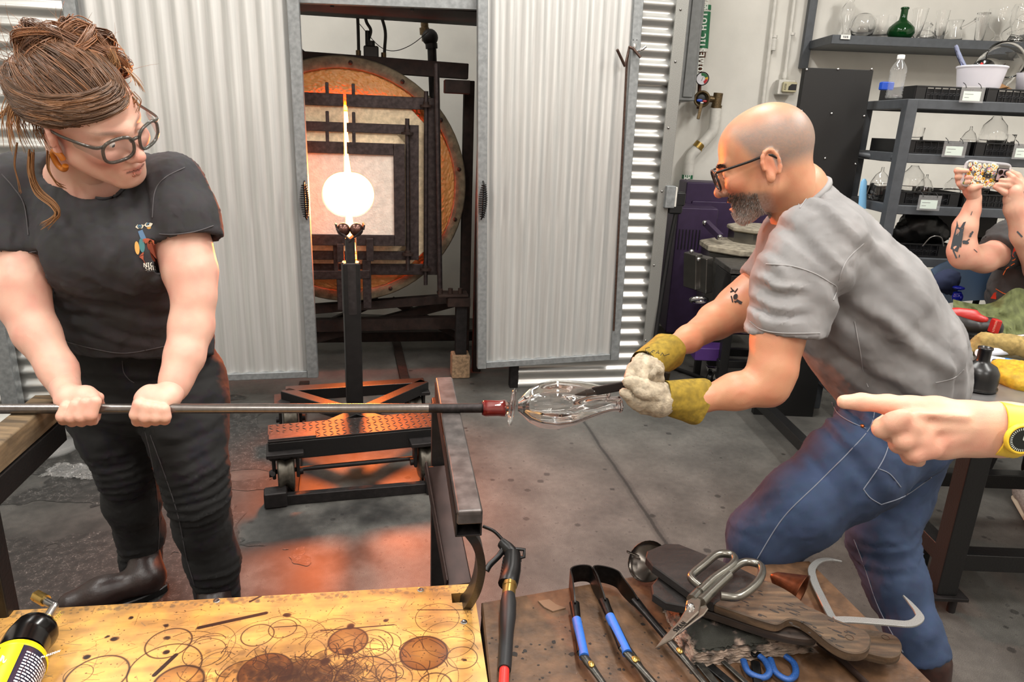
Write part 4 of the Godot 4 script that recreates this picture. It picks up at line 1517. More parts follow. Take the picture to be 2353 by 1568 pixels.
	g.bar(a0 - Vector3(0, 0.05, 0) + a.cross(Vector3.UP) * 0.006, a1 - Vector3(0, 0.05, 0) + a.cross(Vector3.UP) * 0.006 - a * 0.01, 0.045, 0.05, Vector3.UP)
	for k in [0.05, 0.32]:
		var c = a0.lerp(a1, k)
		g.bar(Vector3(c.x, 0, c.z), c - Vector3(0, 0.06, 0), 0.04, 0.04, a)
	part("rail_bar", g, M.black_paint, t)
	g = G.new()
	for q in [[-0.06, 0.1], [-0.9, 0.1], [-0.06, 0.34], [-0.9, 0.34]]:
		g.bar(pw.call(q[0], q[1], -hs), pw.call(q[0], q[1], -0.036), 0.04, 0.04, bz)
	part("leg", g, M.black_steel, t)
	torch(hs)

func torch(hs: float) -> void:
	# hand torch lying across the left end of the board
	var t = thing("hand_torch", "black handheld gas torch with brass tip on a yellow fuel cylinder lying on the bench", "torch")
	var tip = yp(88, 1372, hs + 0.062)
	var el = yp(125, 1393, hs + 0.06)
	var nk = yp(105, 1427, hs + 0.047)
	var hb = yp(62, 1475, hs + 0.0455)
	var cy = yp(30, 1545, hs + 0.0465)
	var g = G.new()
	g.tube(lerp_pts([tip.lerp(el, 0.25), el.lerp(tip, 0.15), el, el.lerp(nk, 0.3), nk]), 0.0068, 14)
	part("burner_tube", g, M.steel, t)
	g = G.new()
	var d = (tip - el).normalized()
	g.cyl(el.lerp(tip, 0.55), el.lerp(tip, 1.1), 0.0098, 18)
	g.cyl(el.lerp(tip, 0.95), el.lerp(tip, 1.13), 0.0105, 6)
	g.cyl(nk.lerp(el, 0.25), nk.lerp(hb, 0.1), 0.0105, 14)
	part("brass_tip", g, M.brass, t)
	g = G.new()
	var hp = lerp_pts([nk, nk.lerp(hb, 0.2), nk.lerp(hb, 0.6), hb, hb.lerp(cy, 0.5)])
	var hr2 = []
	for i in hp.size(): hr2.append(0.013 + 0.022 * smoothstep(0.0, 11.0, i))
	g.tube(hp, hr2, 20)
	part("handle", g, mat("torch_black", Color(0.035, 0.03, 0.03), 0.2), t)
	# lettering on the handle
	g = G.new()
	var ax = (nk - hb).normalized()
	var fc = (EYE - hb)
	fc = (fc - ax * fc.dot(ax)).normalized()
	var lf = (fc * 0.92 - fc.cross(ax) * 0.4).normalized()
	g.text("BERNZOMATIC", 0.009, ax, lf.cross(ax), nk.lerp(hb, 0.55) + lf * 0.0268, 0.0008, "Droid Serif")
	part("lettering", g, mat("gilt", Color(0.75, 0.66, 0.3), 0.4), t)
	# cylinder with yellow rim and printed label
	var cd = (cy - hb).normalized()
	g = G.new()
	var c0 = hb.lerp(cy, 0.62)
	g.lathe([Vector2(0.0, -0.004), Vector2(0.034, -0.004), Vector2(0.041, 0.006), Vector2(0.0425, 0.014), Vector2(0.0425, 0.25), Vector2(0.036, 0.262), Vector2(0.0, 0.262)], c0, cd, 40)
	part("fuel_cylinder", g, mat("cylinder_navy", Color(0.1, 0.11, 0.2), 0.3), t)
	g = G.new()
	g.lathe([Vector2(0.0405, 0.003), Vector2(0.0435, 0.012), Vector2(0.0435, 0.017), Vector2(0.0426, 0.0175)], c0, cd, 40)
	var cf = (EYE - cy)
	cf = (cf - cd * cf.dot(cd)).normalized()
	var cl = cf.cross(cd)
	var band = func(a0: float, a1: float, y0: float, y1: float, rr: float) -> Array:
		var rows = []
		for i in 3:
			var row = PackedVector3Array()
			for k in 13:
				var an = lerpf(a0, a1, k / 12.0)
				row.append(c0 + cd * lerpf(y0, y1, i / 2.0) + (cf * cos(an) + cl * sin(an)) * rr)
			rows.append(row)
		return rows
	g.grid(band.call(-0.75, -0.05, 0.016, 0.24, 0.0431))
	part("yellow_band", g, mat("label_yellow", Color(0.93, 0.8, 0.08), 0.35), t)
	g = G.new()
	for i in 26:
		var y = 0.03 + i * 0.0062
		var a0 = 0.12
		while a0 < 1.25:
			var w = rng.randf_range(0.05, 0.2)
			g.grid(band.call(a0, minf(a0 + w, 1.3), y, y + 0.0032, 0.0433))
			a0 += w + 0.035
	g.text("M", 0.017, cl.rotated(cd, -0.4), -cd, c0 + cd * 0.055 + (cf * cos(-0.4) + cl * sin(-0.4)) * 0.0445, 0.0006)
	g.text("FIRE/EXPLOSION", 0.0065, cl.rotated(cd, 0.7), -cd, c0 + cd * 0.0265 + (cf * cos(0.7) + cl * sin(0.7)) * 0.044, 0.0006)
	part("label_print", g, mat("label_white", Color(0.86, 0.86, 0.88), 0.5), t)
	g = G.new()
	var sh = []
	for k in 12:
		var an = TAU * k / 12
		sh.append(c0 + cd * (0.055 + sin(an) * 0.0125) + (cf * cos(-0.4) + cl * sin(-0.4)) * 0.0434 + (cl.rotated(cd, -0.4)) * cos(an) * 0.0125)
	g.prism(sh, (cf * cos(-0.4) + cl * sin(-0.4)) * 0.0007)
	for k in 4:
		pass
	g.text("MAP/PRO", 0.017, -cd, -cl.rotated(cd, -0.42), c0 + cd * 0.115 + (cf * cos(-0.42) + cl * sin(-0.42)) * 0.0436, 0.0006)
	part("label_black", g, mat("label_black", Color(0.07, 0.07, 0.09), 0.4), t)

func pipe_and_glass() -> void:
	# long steel punty pipe resting on both rails, and the clear vase on its end
	var P0 = zp(-260, 940, -1.225)
	var P1 = zp(1112, 938.5, -1.352)
	var d = (P1 - P0).normalized()
	var t = thing("punty_pipe", "long polished steel pipe resting across both bench rails in the woman's fists", "pipe")
	var g = G.new()
	g.cyl(P0, P0.lerp(P1, 0.9), 0.0098, 24)
	part("shaft", g, mat("pipe_steel", Color(0.5, 0.48, 0.465), 0.27, 0.85, T.streak, 5), t)
	g = G.new()
	g.cyl(P0.lerp(P1, 0.9), P1, 0.0096, 24)
	part("scaled_end", g, mat("pipe_scale", Color(0.22, 0.2, 0.2), 0.5, 0.7, T.blotch, 14), t)
	t = thing("glass_vase", "clear hot glass vase with pinched lip and round foot on the end of the pipe", "vase")
	g = G.new()
	var a = P1 - d * 0.004
	g.lathe([Vector2(0.0, -0.002), Vector2(0.0135, 0.0), Vector2(0.0168, 0.006), Vector2(0.0162, 0.034), Vector2(0.0175, 0.048), Vector2(0.013, 0.056), Vector2(0.009, 0.06), Vector2(0.0, 0.061)], a, d, 32)
	part("collar", g, M.clear_glass, t)
	g = G.new()
	g.lathe([Vector2(0.0, 0.003), Vector2(0.0125, 0.004), Vector2(0.0135, 0.012), Vector2(0.0138, 0.038), Vector2(0.0125, 0.047), Vector2(0.0, 0.048)], a, d, 28)
	part("red_core", g, mat("red_core", Color(0.5, 0.06, 0.05), 0.3), t)
	g = G.new()
	var fo = zp(1177, 936, -1.36)
	var fd = (d + Vector3(0.0, -0.06, 0.22)).normalized()
	g.lathe([Vector2(0.0, -0.006), Vector2(0.014, -0.006), Vector2(0.03, -0.0045), Vector2(0.0375, -0.003), Vector2(0.0395, 0.0), Vector2(0.0375, 0.003), Vector2(0.03, 0.0045), Vector2(0.013, 0.006), Vector2(0.0, 0.006)], fo, fd, 44)
	part("foot", g, M.clear_glass, t)
	# body: ribbed thick-walled bulb whose mouth is folded into an upper and a lower lip
	g = G.new()
	var up = Vector3.UP
	var side = d.cross(up).normalized()
	up = side.cross(d)
	var b0 = zp(1190, 933, -1.362)
	var b1 = zp(1405, 919, -1.385)
	var ax = (b1 - b0).normalized()
	var Lv = b0.distance_to(b1)
	var prof = [[0.0, 0.010, 0.010, 0.0, 0.0], [0.04, 0.017, 0.017, 0.0, 0.0], [0.12, 0.031, 0.029, 0.0, -0.001], [0.24, 0.042, 0.04, 0.0, -0.002], [0.4, 0.046, 0.044, 0.02, -0.003], [0.56, 0.043, 0.042, 0.16, -0.002], [0.7, 0.037, 0.037, 0.4, 0.002], [0.82, 0.031, 0.03, 0.62, 0.004], [0.92, 0.026, 0.025, 0.74, 0.004], [1.0, 0.0265, 0.024, 0.78, 0.003]]
	for inner in [false, true]:
		var rows = []
		var n = 40
		for i in n + 1:
			var u = float(i) / n
			if inner: u = lerpf(0.1, 1.0, u)
			var k = 0
			while k < prof.size() - 2 and prof[k + 1][0] < u: k += 1
			var w: float = smoothstep(0, 1, (u - prof[k][0]) / (prof[k + 1][0] - prof[k][0]))
			w = (u - prof[k][0]) / (prof[k + 1][0] - prof[k][0])
			var ry = lerpf(prof[k][1], prof[k + 1][1], w)
			var rx = lerpf(prof[k][2], prof[k + 1][2], w)
			var pin = lerpf(prof[k][3], prof[k + 1][3], w)
			var oy = lerpf(prof[k][4], prof[k + 1][4], w)
			var row = PackedVector3Array()
			for j in 72:
				var an = TAU * j / 72
				var rib = 1.0 + 0.045 * sin(an * 9.0 + u * 3.0 + 0.8 * sin(an * 3.0)) * sin(PI * minf(u * 1.25, 1.0))
				var x = cos(an) * rx
				var y = sin(an) * ry * 1.12
				# pinch the sides inwards towards the mouth: two lobes, one above the other
				var waist = exp(-pow(y / (ry * 0.42), 2.0))
				x *= 1.0 - pin * waist
				x *= rib; y *= rib
				var wall = 0.0032 if inner else 0.0
				var q = Vector2(x, y)
				q -= q.normalized() * minf(wall, q.length() * 0.6)
				var skew = 0.02 * u * u * (1.0 if y < 0 else -0.6)   # the lower lip reaches further
				row.append(b0 + ax * (u * Lv + skew) + side * q.x + up * (q.y + oy))
			rows.append(row)
		g.grid(rows, true, false, inner)
		if inner:
			g.fan(rows[0], ax)
		else:
			g.fan(rows[0], -ax)
			var rim: PackedVector3Array = rows[-1]
			var loop = []
			for q in rim: loop.append(q - (q - (b1 + up * 0.003)).normalized() * 0.0016)
			loop.append(loop[0]); loop.append(loop[1])
			var gl = G.new()
			gl.tube(loop, 0.0034, 10, false)
			part("lip", gl, M.clear_glass, t)
	part("bulb", g, M.clear_glass, t)
	# dark flat tool held in the gloves, reaching into the upper lip
	g = G.new()
	var q0 = zp(1322, 908, -1.37)
	var q1 = zp(1530, 869, -1.345)
	g.bar(q0.lerp(q1, 0.12), q1.lerp(q0, 0.05), mpp(q0) * 20, 0.008, Vector3(0, 0.3, 1), 0.002)
	g.tube([q0, q0.lerp(q1, 0.06), q0.lerp(q1, 0.13)], [0.0015, 0.005, 0.008], 8)
	g.cyl(q1 + Vector3(0.0, -0.012, 0), q1 + Vector3(0.002, 0.012, 0), 0.006, 10)
	solo("steel_tool", g, mat("tool_brown", Color(0.13, 0.095, 0.085), 0.45, 0.6, T.blotch, 10), "dark flat steel tool held in the leather gloves inside the vase lip", "tool")

func offset_poly(px: Array, h: float) -> Array:
	return px.map(func(q): return yp(q[0], q[1], h))

func side_table() -> void:
	var hs = 0.47
	var t = thing("tool_table", "low brown leather-topped tool table beside the bench covered with glassblowing tools", "table")
	var top: Array = offset_poly([[1106, 1384], [1490, 1318], [1860, 1288], [2215, 1640], [2215, 1720], [1140, 1720]], hs)
	var g = G.new()
	g.prism(top, Vector3(0, -0.03, 0), 0.003)
	part("tabletop", g, mat("brown_board", Color(0.43, 0.31, 0.21), 0.55, 0, T.blotch, 3.5, T.bumps, 0.05), t)
	g = G.new()
	for q in [[1130, 1400], [1840, 1310], [1130, 1680], [2150, 1680]]:
		var a = yp(q[0], q[1], hs)
		g.bar(Vector3(a.x, 0, a.z), a - Vector3(0, 0.032, 0), 0.04, 0.04, Vector3(0, 0, 1))
	part("leg", g, M.black_steel, t)
	# stains and flakes on the top
	g = G.new()
	rng.seed = 41
	for k in 130:
		var q = yp(rng.randf_range(1115, 1700), rng.randf_range(1395, 1568), hs)
		var r = rng.randf_range(0.0008, 0.003) * (2.0 if rng.randf() < 0.1 else 1.0)
		var f = g.v.size()
		var n = 7
		for i in n: g.vert(q + Vector3(cos(TAU * i / n) * r * rng.randf_range(0.6, 1.3), 0.0004, sin(TAU * i / n) * r * rng.randf_range(0.6, 1.3)), Vector3.UP)
		for i in range(1, n - 1): g.tri(f, f + i + 1, f + i)
	part("scorch_speck", g, mat("speck", Color(0.12, 0.09, 0.07), 0.7), t).set_meta("kind", "stuff")
	g = G.new()
	g.prism(offset_poly([[1236, 1384], [1262, 1380], [1278, 1392], [1300, 1400], [1270, 1408], [1250, 1398]], hs), Vector3(0, 0.003, 0), 0.0005)
	solo("wood_chip", g, mat("chip", Color(0.45, 0.36, 0.28), 0.8), "torn chip of bark-brown paper lying beside the air gun on the brown table", "scrap")
	tongs("blocking_tongs", "steel jacks with blue taped grips, nearest the air gun", [[1312, 1330], [1335, 1500], [1400, 1590], [1358, 1325], [1440, 1490], [1530, 1620]], hs)
	tongs("blocking_tongs", "steel jacks with blue taped grips, the pair nearest the burnt paper pad", [[1365, 1325], [1430, 1490], [1530, 1600], [1420, 1335], [1535, 1470], [1660, 1620]], hs + 0.006)
	air_gun(hs)
	paddles(hs)
	shears(hs)
	calipers(hs)
	cone_cup(hs)

func tongs(called: String, label: String, p: Array, hs: float) -> void:
	# p: left bow top, left shoulder, left end, right bow top, right shoulder, right end
	var t = thing(called, label, "tongs", Transform3D(), "jacks on the tool table")
	var base = hs + 0.02
	var q: Array = p.map(func(a): return yp(a[0], a[1], base))
	var up = Vector3.UP
	var d0: Vector3 = (q[1] - q[0]).normalized()
	var d1: Vector3 = (q[4] - q[3]).normalized()
	var g = G.new()
	# sprung bow: one broad strip bent round between the two arms
	var mid: Vector3 = (q[0] + q[3]) * 0.5
	var back: Vector3 = -(d0 + d1).normalized()
	var a: Vector3 = q[0].lerp(q[1], 0.42)
	var b: Vector3 = q[3].lerp(q[4], 0.42)
	var bow = lerp_pts([a, q[0].lerp(q[1], 0.12), q[0] + back * 0.006, mid + back * 0.014, q[3] + back * 0.006, q[3].lerp(q[4], 0.12), b], 6)
	var rows = []
	for side in 2:
		pass
	for i in bow.size():
		var tdir: Vector3 = (bow[mini(i + 1, bow.size() - 1)] - bow[maxi(i - 1, 0)]).normalized()
		var nn = tdir.cross(up).normalized() * 0.0014
		var w = 0.019 - 0.009 * pow(absf(i * 2.0 / (bow.size() - 1) - 1.0), 6)
		rows.append(PackedVector3Array([bow[i] + up * w + nn, bow[i] - up * w + nn, bow[i] - up * w - nn, bow[i] + up * w - nn]))
	for k in 4:
		var strip = []
		for r in rows: strip.append(PackedVector3Array([r[k], r[(k + 1) % 4]]))
		g.grid(strip)
	part("sprung_bow", g, mat("spring_steel", Color(0.17, 0.165, 0.16), 0.38, 0.8, T.blotch, 10), t)
	for s in 2:
		var e0: Vector3 = b if s else a
		var e1: Vector3 = q[4] if s else q[1]
		var e2: Vector3 = q[5] if s else q[2]
		g = G.new()
		g.tube([e0 - (e1 - e0).normalized() * 0.01, e0.lerp(e1, 0.2), e0.lerp(e1, 0.35), e1], [0.010, 0.0085, 0.0075, 0.0075], 14, true, 0.7, up)
		part("arm", g, M.dark_steel, t)
		g = G.new()
		var c0: Vector3 = e0.lerp(e1, 0.3)
		var c1: Vector3 = e1.lerp(e2, 0.12)
		if s == 0:
			g.cyl(c0, c1, 0.0086, 16)
			part("grip_tape", g, mat("tape_blue", Color(0.17, 0.42, 0.78), 0.55, 0, T.soft, 12), t, "blue taped grip")
		g = G.new()
		var nn: Vector3 = (e2 - e1).normalized()
		g.tube([e1, e1 + nn * 0.03, e1 + nn * 0.045, e2], [0.008, 0.0085, 0.007, 0.0055], 8, true, 0.6, up)
		part("blade", g, mat("blade_steel", Color(0.38, 0.37, 0.35), 0.35, 0.85, T.blotch, 12), t)
		g = G.new()
		g.ball(e1 + nn * 0.035 + up * 0.005, Vector3(0.006, 0.003, 0.008), Basis(), 8, 6)
		part("braze_spot", g, M.brass, t)

func air_gun(hs: float) -> void:
	var t = thing("air_blow_gun", "black air blow gun with brass coupling and red hose lying between bench and tool table", "air gun")
	var P = func(x: float, y: float, z: float) -> Vector3: return zp(x, y, z)
	var g = G.new()
	g.tube(lerp_pts([P.call(1110, 1210, -1.30), P.call(1136, 1222, -1.29), P.call(1160, 1247, -1.275)], 4), 0.0034, 8)
	part("nozzle", g, M.dark_steel, t)
	g = G.new()
	g.tube([P.call(1152, 1248, -1.275), P.call(1166, 1262, -1.26), P.call(1182, 1280, -1.25)], [0.012, 0.0155, 0.0168], 10, true, 0.75, Vector3(0, 0, 1))
	g.tube(lerp_pts([P.call(1178, 1272, -1.25), P.call(1176, 1310, -1.215), P.call(1166, 1345, -1.18)]), [0.016, 0.0165, 0.017, 0.017, 0.0175, 0.0175, 0.018, 0.018, 0.0185, 0.019, 0.0195, 0.0195, 0.019], 14)
	for k in 8: g.tube([P.call(1177 - k * 1.2, 1285 + k * 7, -1.243 + k * 0.0045), P.call(1177 - k * 1.2, 1288 + k * 7, -1.243 + k * 0.0045)], 0.0195, 14)
	part("grip", g, mat("gun_black", Color(0.045, 0.045, 0.05), 0.38), t)
	g = G.new()
	g.tube(lerp_pts([P.call(1158, 1262, -1.26), P.call(1146, 1278, -1.25), P.call(1126, 1298, -1.235), P.call(1118, 1312, -1.225)]), 0.0068, 8, true, 0.6, Vector3(0, 0, 1))
	part("trigger_lever", g, M.gun_black, t)
	g = G.new()
	g.tube([P.call(1185, 1262, -1.25), P.call(1205, 1264, -1.25), P.call(1204, 1280, -1.24), P.call(1190, 1283, -1.24)], 0.004, 8)
	part("hanger_hook", g, M.gun_black, t)
	g = G.new()
	var c0: Vector3 = P.call(1173, 1330, -1.188)
	var c1: Vector3 = P.call(1168, 1372, -1.142)
	g.cyl(c0, c0.lerp(c1, 0.35), 0.0092, 14)
	part("steel_coupling", g, M.chrome, t)
	g = G.new()
	g.cyl(c0.lerp(c1, 0.3), c0.lerp(c1, 0.5), 0.0142, 8)
	g.cyl(c0.lerp(c1, 0.5), c0.lerp(c1, 0.95), 0.0128, 18)
	part("brass_coupling", g, M.brass, t)
	g = G.new()
	g.tube([c1.lerp(c0, 0.1), P.call(1168, 1385, -1.127), P.call(1167, 1420, -1.09), P.call(1165, 1450, -1.056), P.call(1160, 1530, -0.971), P.call(1159, 1540, -0.961)], [0.0125, 0.0152, 0.0148, 0.0123, 0.0114, 0.011], 18)
	part("rubber_sleeve", g, mat("sleeve_rubber", Color(0.09, 0.092, 0.1), 0.5), t)
	g = G.new()
	g.tube(lerp_pts([P.call(1159, 1538, -0.963), P.call(1157, 1580, -0.925), P.call(1154, 1680, -0.842)]), 0.0084, 14)
	part("red_hose", g, mat("hose_red", Color(0.78, 0.17, 0.15), 0.4), t)

func rounded(px: Array) -> Array:   # a closed outline with its corners rounded off
	var out = []
	var n = px.size()
	for i in n:
		var a = Vector2(px[(i - 1 + n) % n][0], px[(i - 1 + n) % n][1])
		var b = Vector2(px[i][0], px[i][1])
		var c = Vector2(px[(i + 1) % n][0], px[(i + 1) % n][1])
		for k in 4:
			var u = (k + 0.5) / 4.0
			var q = (a.lerp(b, 0.5)).lerp(b, u).lerp(b.lerp(b.lerp(c, 0.5), u), u)
			out.append([q.x, q.y])
	return out

func paddle(t: Node3D, px: Array, h: float, thick: float, m: Material, called = "blade") -> void:
	var g = G.new()
	g.prism(offset_poly(rounded(px) if called == "handle" else px, h), Vector3(0, -thick, 0), 0.002)
	part(called, g, m, t)

func paddles(hs: float) -> void:
	var wood = mat("charred_wood", Color(0.15, 0.13, 0.12), 0.75, 0, T.grain, 5, T.bumps, 0.06)
	var pale = mat("worn_wood", Color(0.4, 0.31, 0.22), 0.7, 0, T.grain, 6, T.bumps, 0.05)
	# upper paddle: charred blade that turns to a worn handle
	var h = hs + 0.085
	var t = thing("wood_paddle", "charred wooden paddle with scorched brown shaped handle, topmost of the pile", "paddle", Transform3D(), "wooden paddles on the tool table")
	paddle(t, [[1487, 1266], [1527, 1249], [1560, 1250], [1700, 1305], [1755, 1332], [1640, 1388], [1600, 1372], [1500, 1300], [1484, 1280]], h, 0.018, wood, "charred_blade")
	paddle(t, [[1748, 1330], [1760, 1334], [1800, 1350], [1838, 1376], [1850, 1390], [1880, 1402], [1920, 1424], [1985, 1445], [2003, 1462], [2000, 1490], [1980, 1502], [1945, 1500], [1905, 1478], [1870, 1447], [1838, 1425], [1812, 1420], [1790, 1436], [1762, 1430], [1650, 1392], [1636, 1386]], h, 0.018, pale, "handle")
	var g = G.new()
	for k in 46:
		var q = yp(rng.randf_range(1690, 1960), 0, h)
		var u = rng.randf()
		var v = rng.randf_range(-0.35, 0.35)
		q = yp(lerpf(1680, 1960, u) + v * 60, lerpf(1360, 1470, u) - v * 60, h)
		var d = (yp(1960, 1470, h) - yp(1680, 1360, h)).normalized()
		g.ball(q + Vector3(0, 0.0001, 0), Vector3(rng.randf_range(0.002, 0.01), 0.0003, rng.randf_range(0.001, 0.003)), Basis(d, Vector3.UP, d.cross(Vector3.UP)), 8, 4)
	part("scorch_mark", g, M.speck, t).set_meta("kind", "stuff")
	h = hs + 0.062
	t = thing("wood_paddle", "charred wooden paddle lying under the topmost one, with a long pale pointed grip", "paddle", Transform3D(), "wooden paddles on the tool table")
	paddle(t, [[1497, 1345], [1515, 1322], [1540, 1318], [1650, 1355], [1690, 1395], [1600, 1398], [1530, 1385], [1500, 1365]], h, 0.018, wood, "charred_blade")
	paddle(t, [[1600, 1398], [1690, 1395], [1860, 1440], [1882, 1462], [1868, 1472], [1780, 1458], [1640, 1410]], h, 0.016, mat("dark_worn_wood", Color(0.25, 0.19, 0.15), 0.7, 0, T.grain, 6), "handle")
	h = hs + 0.046
	t = thing("wood_paddle", "wooden paddle at the bottom of the pile with only its rounded holed handle end showing", "paddle", Transform3D(), "wooden paddles on the tool table")
	paddle(t, [[1900, 1432], [2040, 1452], [2068, 1466], [2075, 1490], [2066, 1508], [2040, 1512], [1985, 1498], [1860, 1460]], h, 0.018, pale, "handle")
	paddle(t, [[1700, 1385], [1900, 1432], [1860, 1460], [1690, 1412]], h - 0.002, 0.014, wood, "charred_blade")
	for q in [[1952, 1466, hs + 0.0852], [2035, 1466, hs + 0.0462]]:
		g = G.new()
		g.lathe([Vector2(0.0065, 0.0), Vector2(0.0045, -0.004), Vector2(0.0, -0.004)], yp(q[0], q[1], q[2]) + Vector3(0, 0.0008, 0), Vector3.UP, 16)
		part("hanging_hole", g, mat("hole_brown", Color(0.2, 0.13, 0.08), 0.8), t)
	# burnt wet newspaper pad: crumpled layers
	t = thing("newspaper_pad", "thick burnt folded newspaper pad under the shears and paddles", "paper pad")
	var nz = FastNoiseLite.new()
	nz.seed = 4; nz.frequency = 20.0; nz.fractal_octaves = 4
	var c0 = yp(1520, 1400, hs)
	var c1 = yp(1580, 1538, hs)
	var c2 = yp(1872, 1502, hs)
	var ex = (c2 - c1)
	var ey = (c0 - c1)
	for layer in 8:
		g = G.new()
		var rows = []
		var n = 44
		var in_ = layer * 0.008
		for i in n + 1:
			var row = PackedVector3Array()
			for j in n + 1:
				var u = lerpf(in_ * 1.2, 1.0 - in_ * 0.6, float(j) / n)
				var v = lerpf(in_ * 0.6, 1.0 - in_ * 0.8, float(i) / n)
				var eu = minf(j, n - j) / 3.0
				var ev = minf(i, n - i) / 3.0
				var e = clampf(minf(eu, ev), 0, 1)
				var p = c1 + ex * (u + 0.02 * nz.get_noise_2d(v * 8 + layer * 3.0, 1.0)) + ey * (v + 0.03 * nz.get_noise_2d(u * 8, 5.0 + layer))
				var y = 0.007 + layer * 0.0046 + 0.006 * nz.get_noise_3d(p.x, layer * 0.05, p.z) - 0.006 * (1.0 - e)
				row.append(Vector3(p.x, hs + y, p.z))
				g.tint = Color(1, 1, 1)
			rows.append(row)
		g.grid(rows)
		for i in g.v.size():
			var p = g.v[i]
			var b = nz.get_noise_3d(p.x * 1.3, p.y * 1.5, p.z * 1.3) * 0.5 + 0.5
			var w = clampf((b - 0.5) * 5.0 + (0.8 if layer < 6 else -0.6), 0, 1)
			g.c[i] = Color(0.014, 0.012, 0.011).lerp(Color(0.27, 0.2, 0.155), w)
		part("paper_layer", g, vmat("burnt_paper", 0.9, T.bumps, 0.1, 14.0), t)
	# more tools poking out under the pad
	t = thing("flat_steel_bars", "dark flat steel tool blades sticking out under the burnt pad", "tool")
	for q in [[[1590, 1505], [1700, 1640], 0.012], [[1630, 1530], [1770, 1650], 0.014], [[1660, 1520], [1790, 1640], 0.008]]:
		g = G.new()
		g.bar(yp(q[0][0], q[0][1], hs + 0.006), yp(q[1][0], q[1][1], hs + 0.006), q[2] * 1.3, 0.005, Vector3.UP)
		part("blade", g, M.blade_steel if q[2] < 0.014 else M.dark_steel, t)
	t = thing("blue_handled_shears", "shears with chipped blue finger loops lying under the burnt pad", "shears")
	for s in [[[1708, 1518], [1720, 1545], [1752, 1558], [1768, 1545], [1758, 1520], [1745, 1508]], [[1770, 1515], [1782, 1545], [1810, 1562], [1828, 1550], [1824, 1525], [1805, 1508]]]:
		g = G.new()
		g.tube(lerp_pts(s.map(func(q): return yp(q[0], q[1], hs + 0.012))), 0.0058, 10, true, 0.8, Vector3.UP)
		part("finger_loop", g, mat("chipped_blue", Color(0.15, 0.36, 0.66), 0.5, 0.2, T.speck, 3), t)
	g = G.new()
	g.bar(yp(1735, 1520, hs + 0.01), yp(1745, 1600, hs + 0.01), 0.016, 0.007, Vector3.UP)
	g.bar(yp(1742, 1508, hs + 0.012), yp(1700, 1470, hs + 0.012), 0.02, 0.006, Vector3.UP)
	part("blade", g, M.dark_steel, t)
	g = G.new()
	g.tube([yp(1880, 1475, hs + 0.008), yp(1935, 1518, hs + 0.006), yp(2010, 1590, hs + 0.006)], 0.0055, 10)
	solo("iron_rod", g, M.rust_steel, "thin dark iron rod on the brown table below the paddle handles", "rod")

func shears(hs: float) -> void:
	var h = hs + 0.112
	var t = thing("diamond_shears", "large steel shears with oval tube handles lying open on the paddles", "shears")
	var st = mat("shear_steel", Color(0.5, 0.49, 0.46), 0.28, 0.9, T.soft, 10)
	var P = func(q: Array) -> Vector3: return yp(q[0], q[1], h)
	for s in [[[1655, 1368], [1690, 1330], [1728, 1292], [1746, 1300], [1752, 1318], [1738, 1342], [1712, 1366], [1690, 1374], [1656, 1372]]]:
		pass
	var loops = [[[1634, 1357], [1672, 1318], [1700, 1296], [1722, 1292], [1745, 1299], [1751, 1316], [1740, 1340], [1712, 1364], [1690, 1373], [1656, 1370]], [[1608, 1360], [1640, 1330], [1672, 1308], [1688, 1292], [1684, 1278], [1668, 1273], [1645, 1276], [1618, 1298], [1590, 1322], [1592, 1334], [1610, 1349]]]
	for k in 2:
		var g = G.new()
		var pts: Array = loops[k].map(func(q): return yp(q[0], q[1], h + 0.004 * k))
		g.tube(lerp_pts(pts, 5), 0.0075, 12)
		part("handle_loop", g, st, t)
	var g = G.new()
	g.tube([P.call([1675, 1322]), P.call([1640, 1355]), P.call([1610, 1385])], [0.0085, 0.0085, 0.01], 12)
	part("shank", g, st, t)
	g = G.new()
	g.tube([P.call([1612, 1355]), P.call([1598, 1370]), P.call([1590, 1380])], [0.0085, 0.009, 0.01], 12)
	part("shank", g, st, t)
	g = G.new()
	g.prism(offset_poly([[1578, 1380], [1606, 1364], [1612, 1378], [1606, 1405], [1582, 1428], [1545, 1468], [1506, 1488], [1520, 1468], [1560, 1425], [1574, 1402]], h + 0.006), Vector3(0, -0.005, 0), 0.0015)
	part("blade", g, mat("blade_bright", Color(0.62, 0.58, 0.54), 0.25, 0.9, T.soft, 12), t)
	g = G.new()
	g.prism(offset_poly([[1605, 1395], [1622, 1388], [1628, 1398], [1618, 1412], [1600, 1425], [1560, 1455], [1512, 1484], [1540, 1458]], h - 0.001), Vector3(0, -0.005, 0), 0.0015)
	part("blade", g, M.blade_bright, t)
	g = G.new()
	var pv = yp(1586, 1397, h + 0.006)
	g.lathe([Vector2(0.0075, 0.0), Vector2(0.0075, 0.002), Vector2(0.005, 0.0035), Vector2(0.0045, 0.007), Vector2(0.0, 0.0075)], pv, Vector3.UP, 12)
	part("pivot_bolt", g, M.chrome, t)
	g = G.new()
	var dx = (yp(1582, 1421, h) - yp(1550, 1448, h)).normalized()
	g.text("NVMS", 0.011, -dx, -dx.cross(Vector3.UP) * -1.0, yp(1562, 1440, h + 0.0066), 0.0006, "Droid Serif", 400)
	part("engraving", g, M.dark_steel, t)

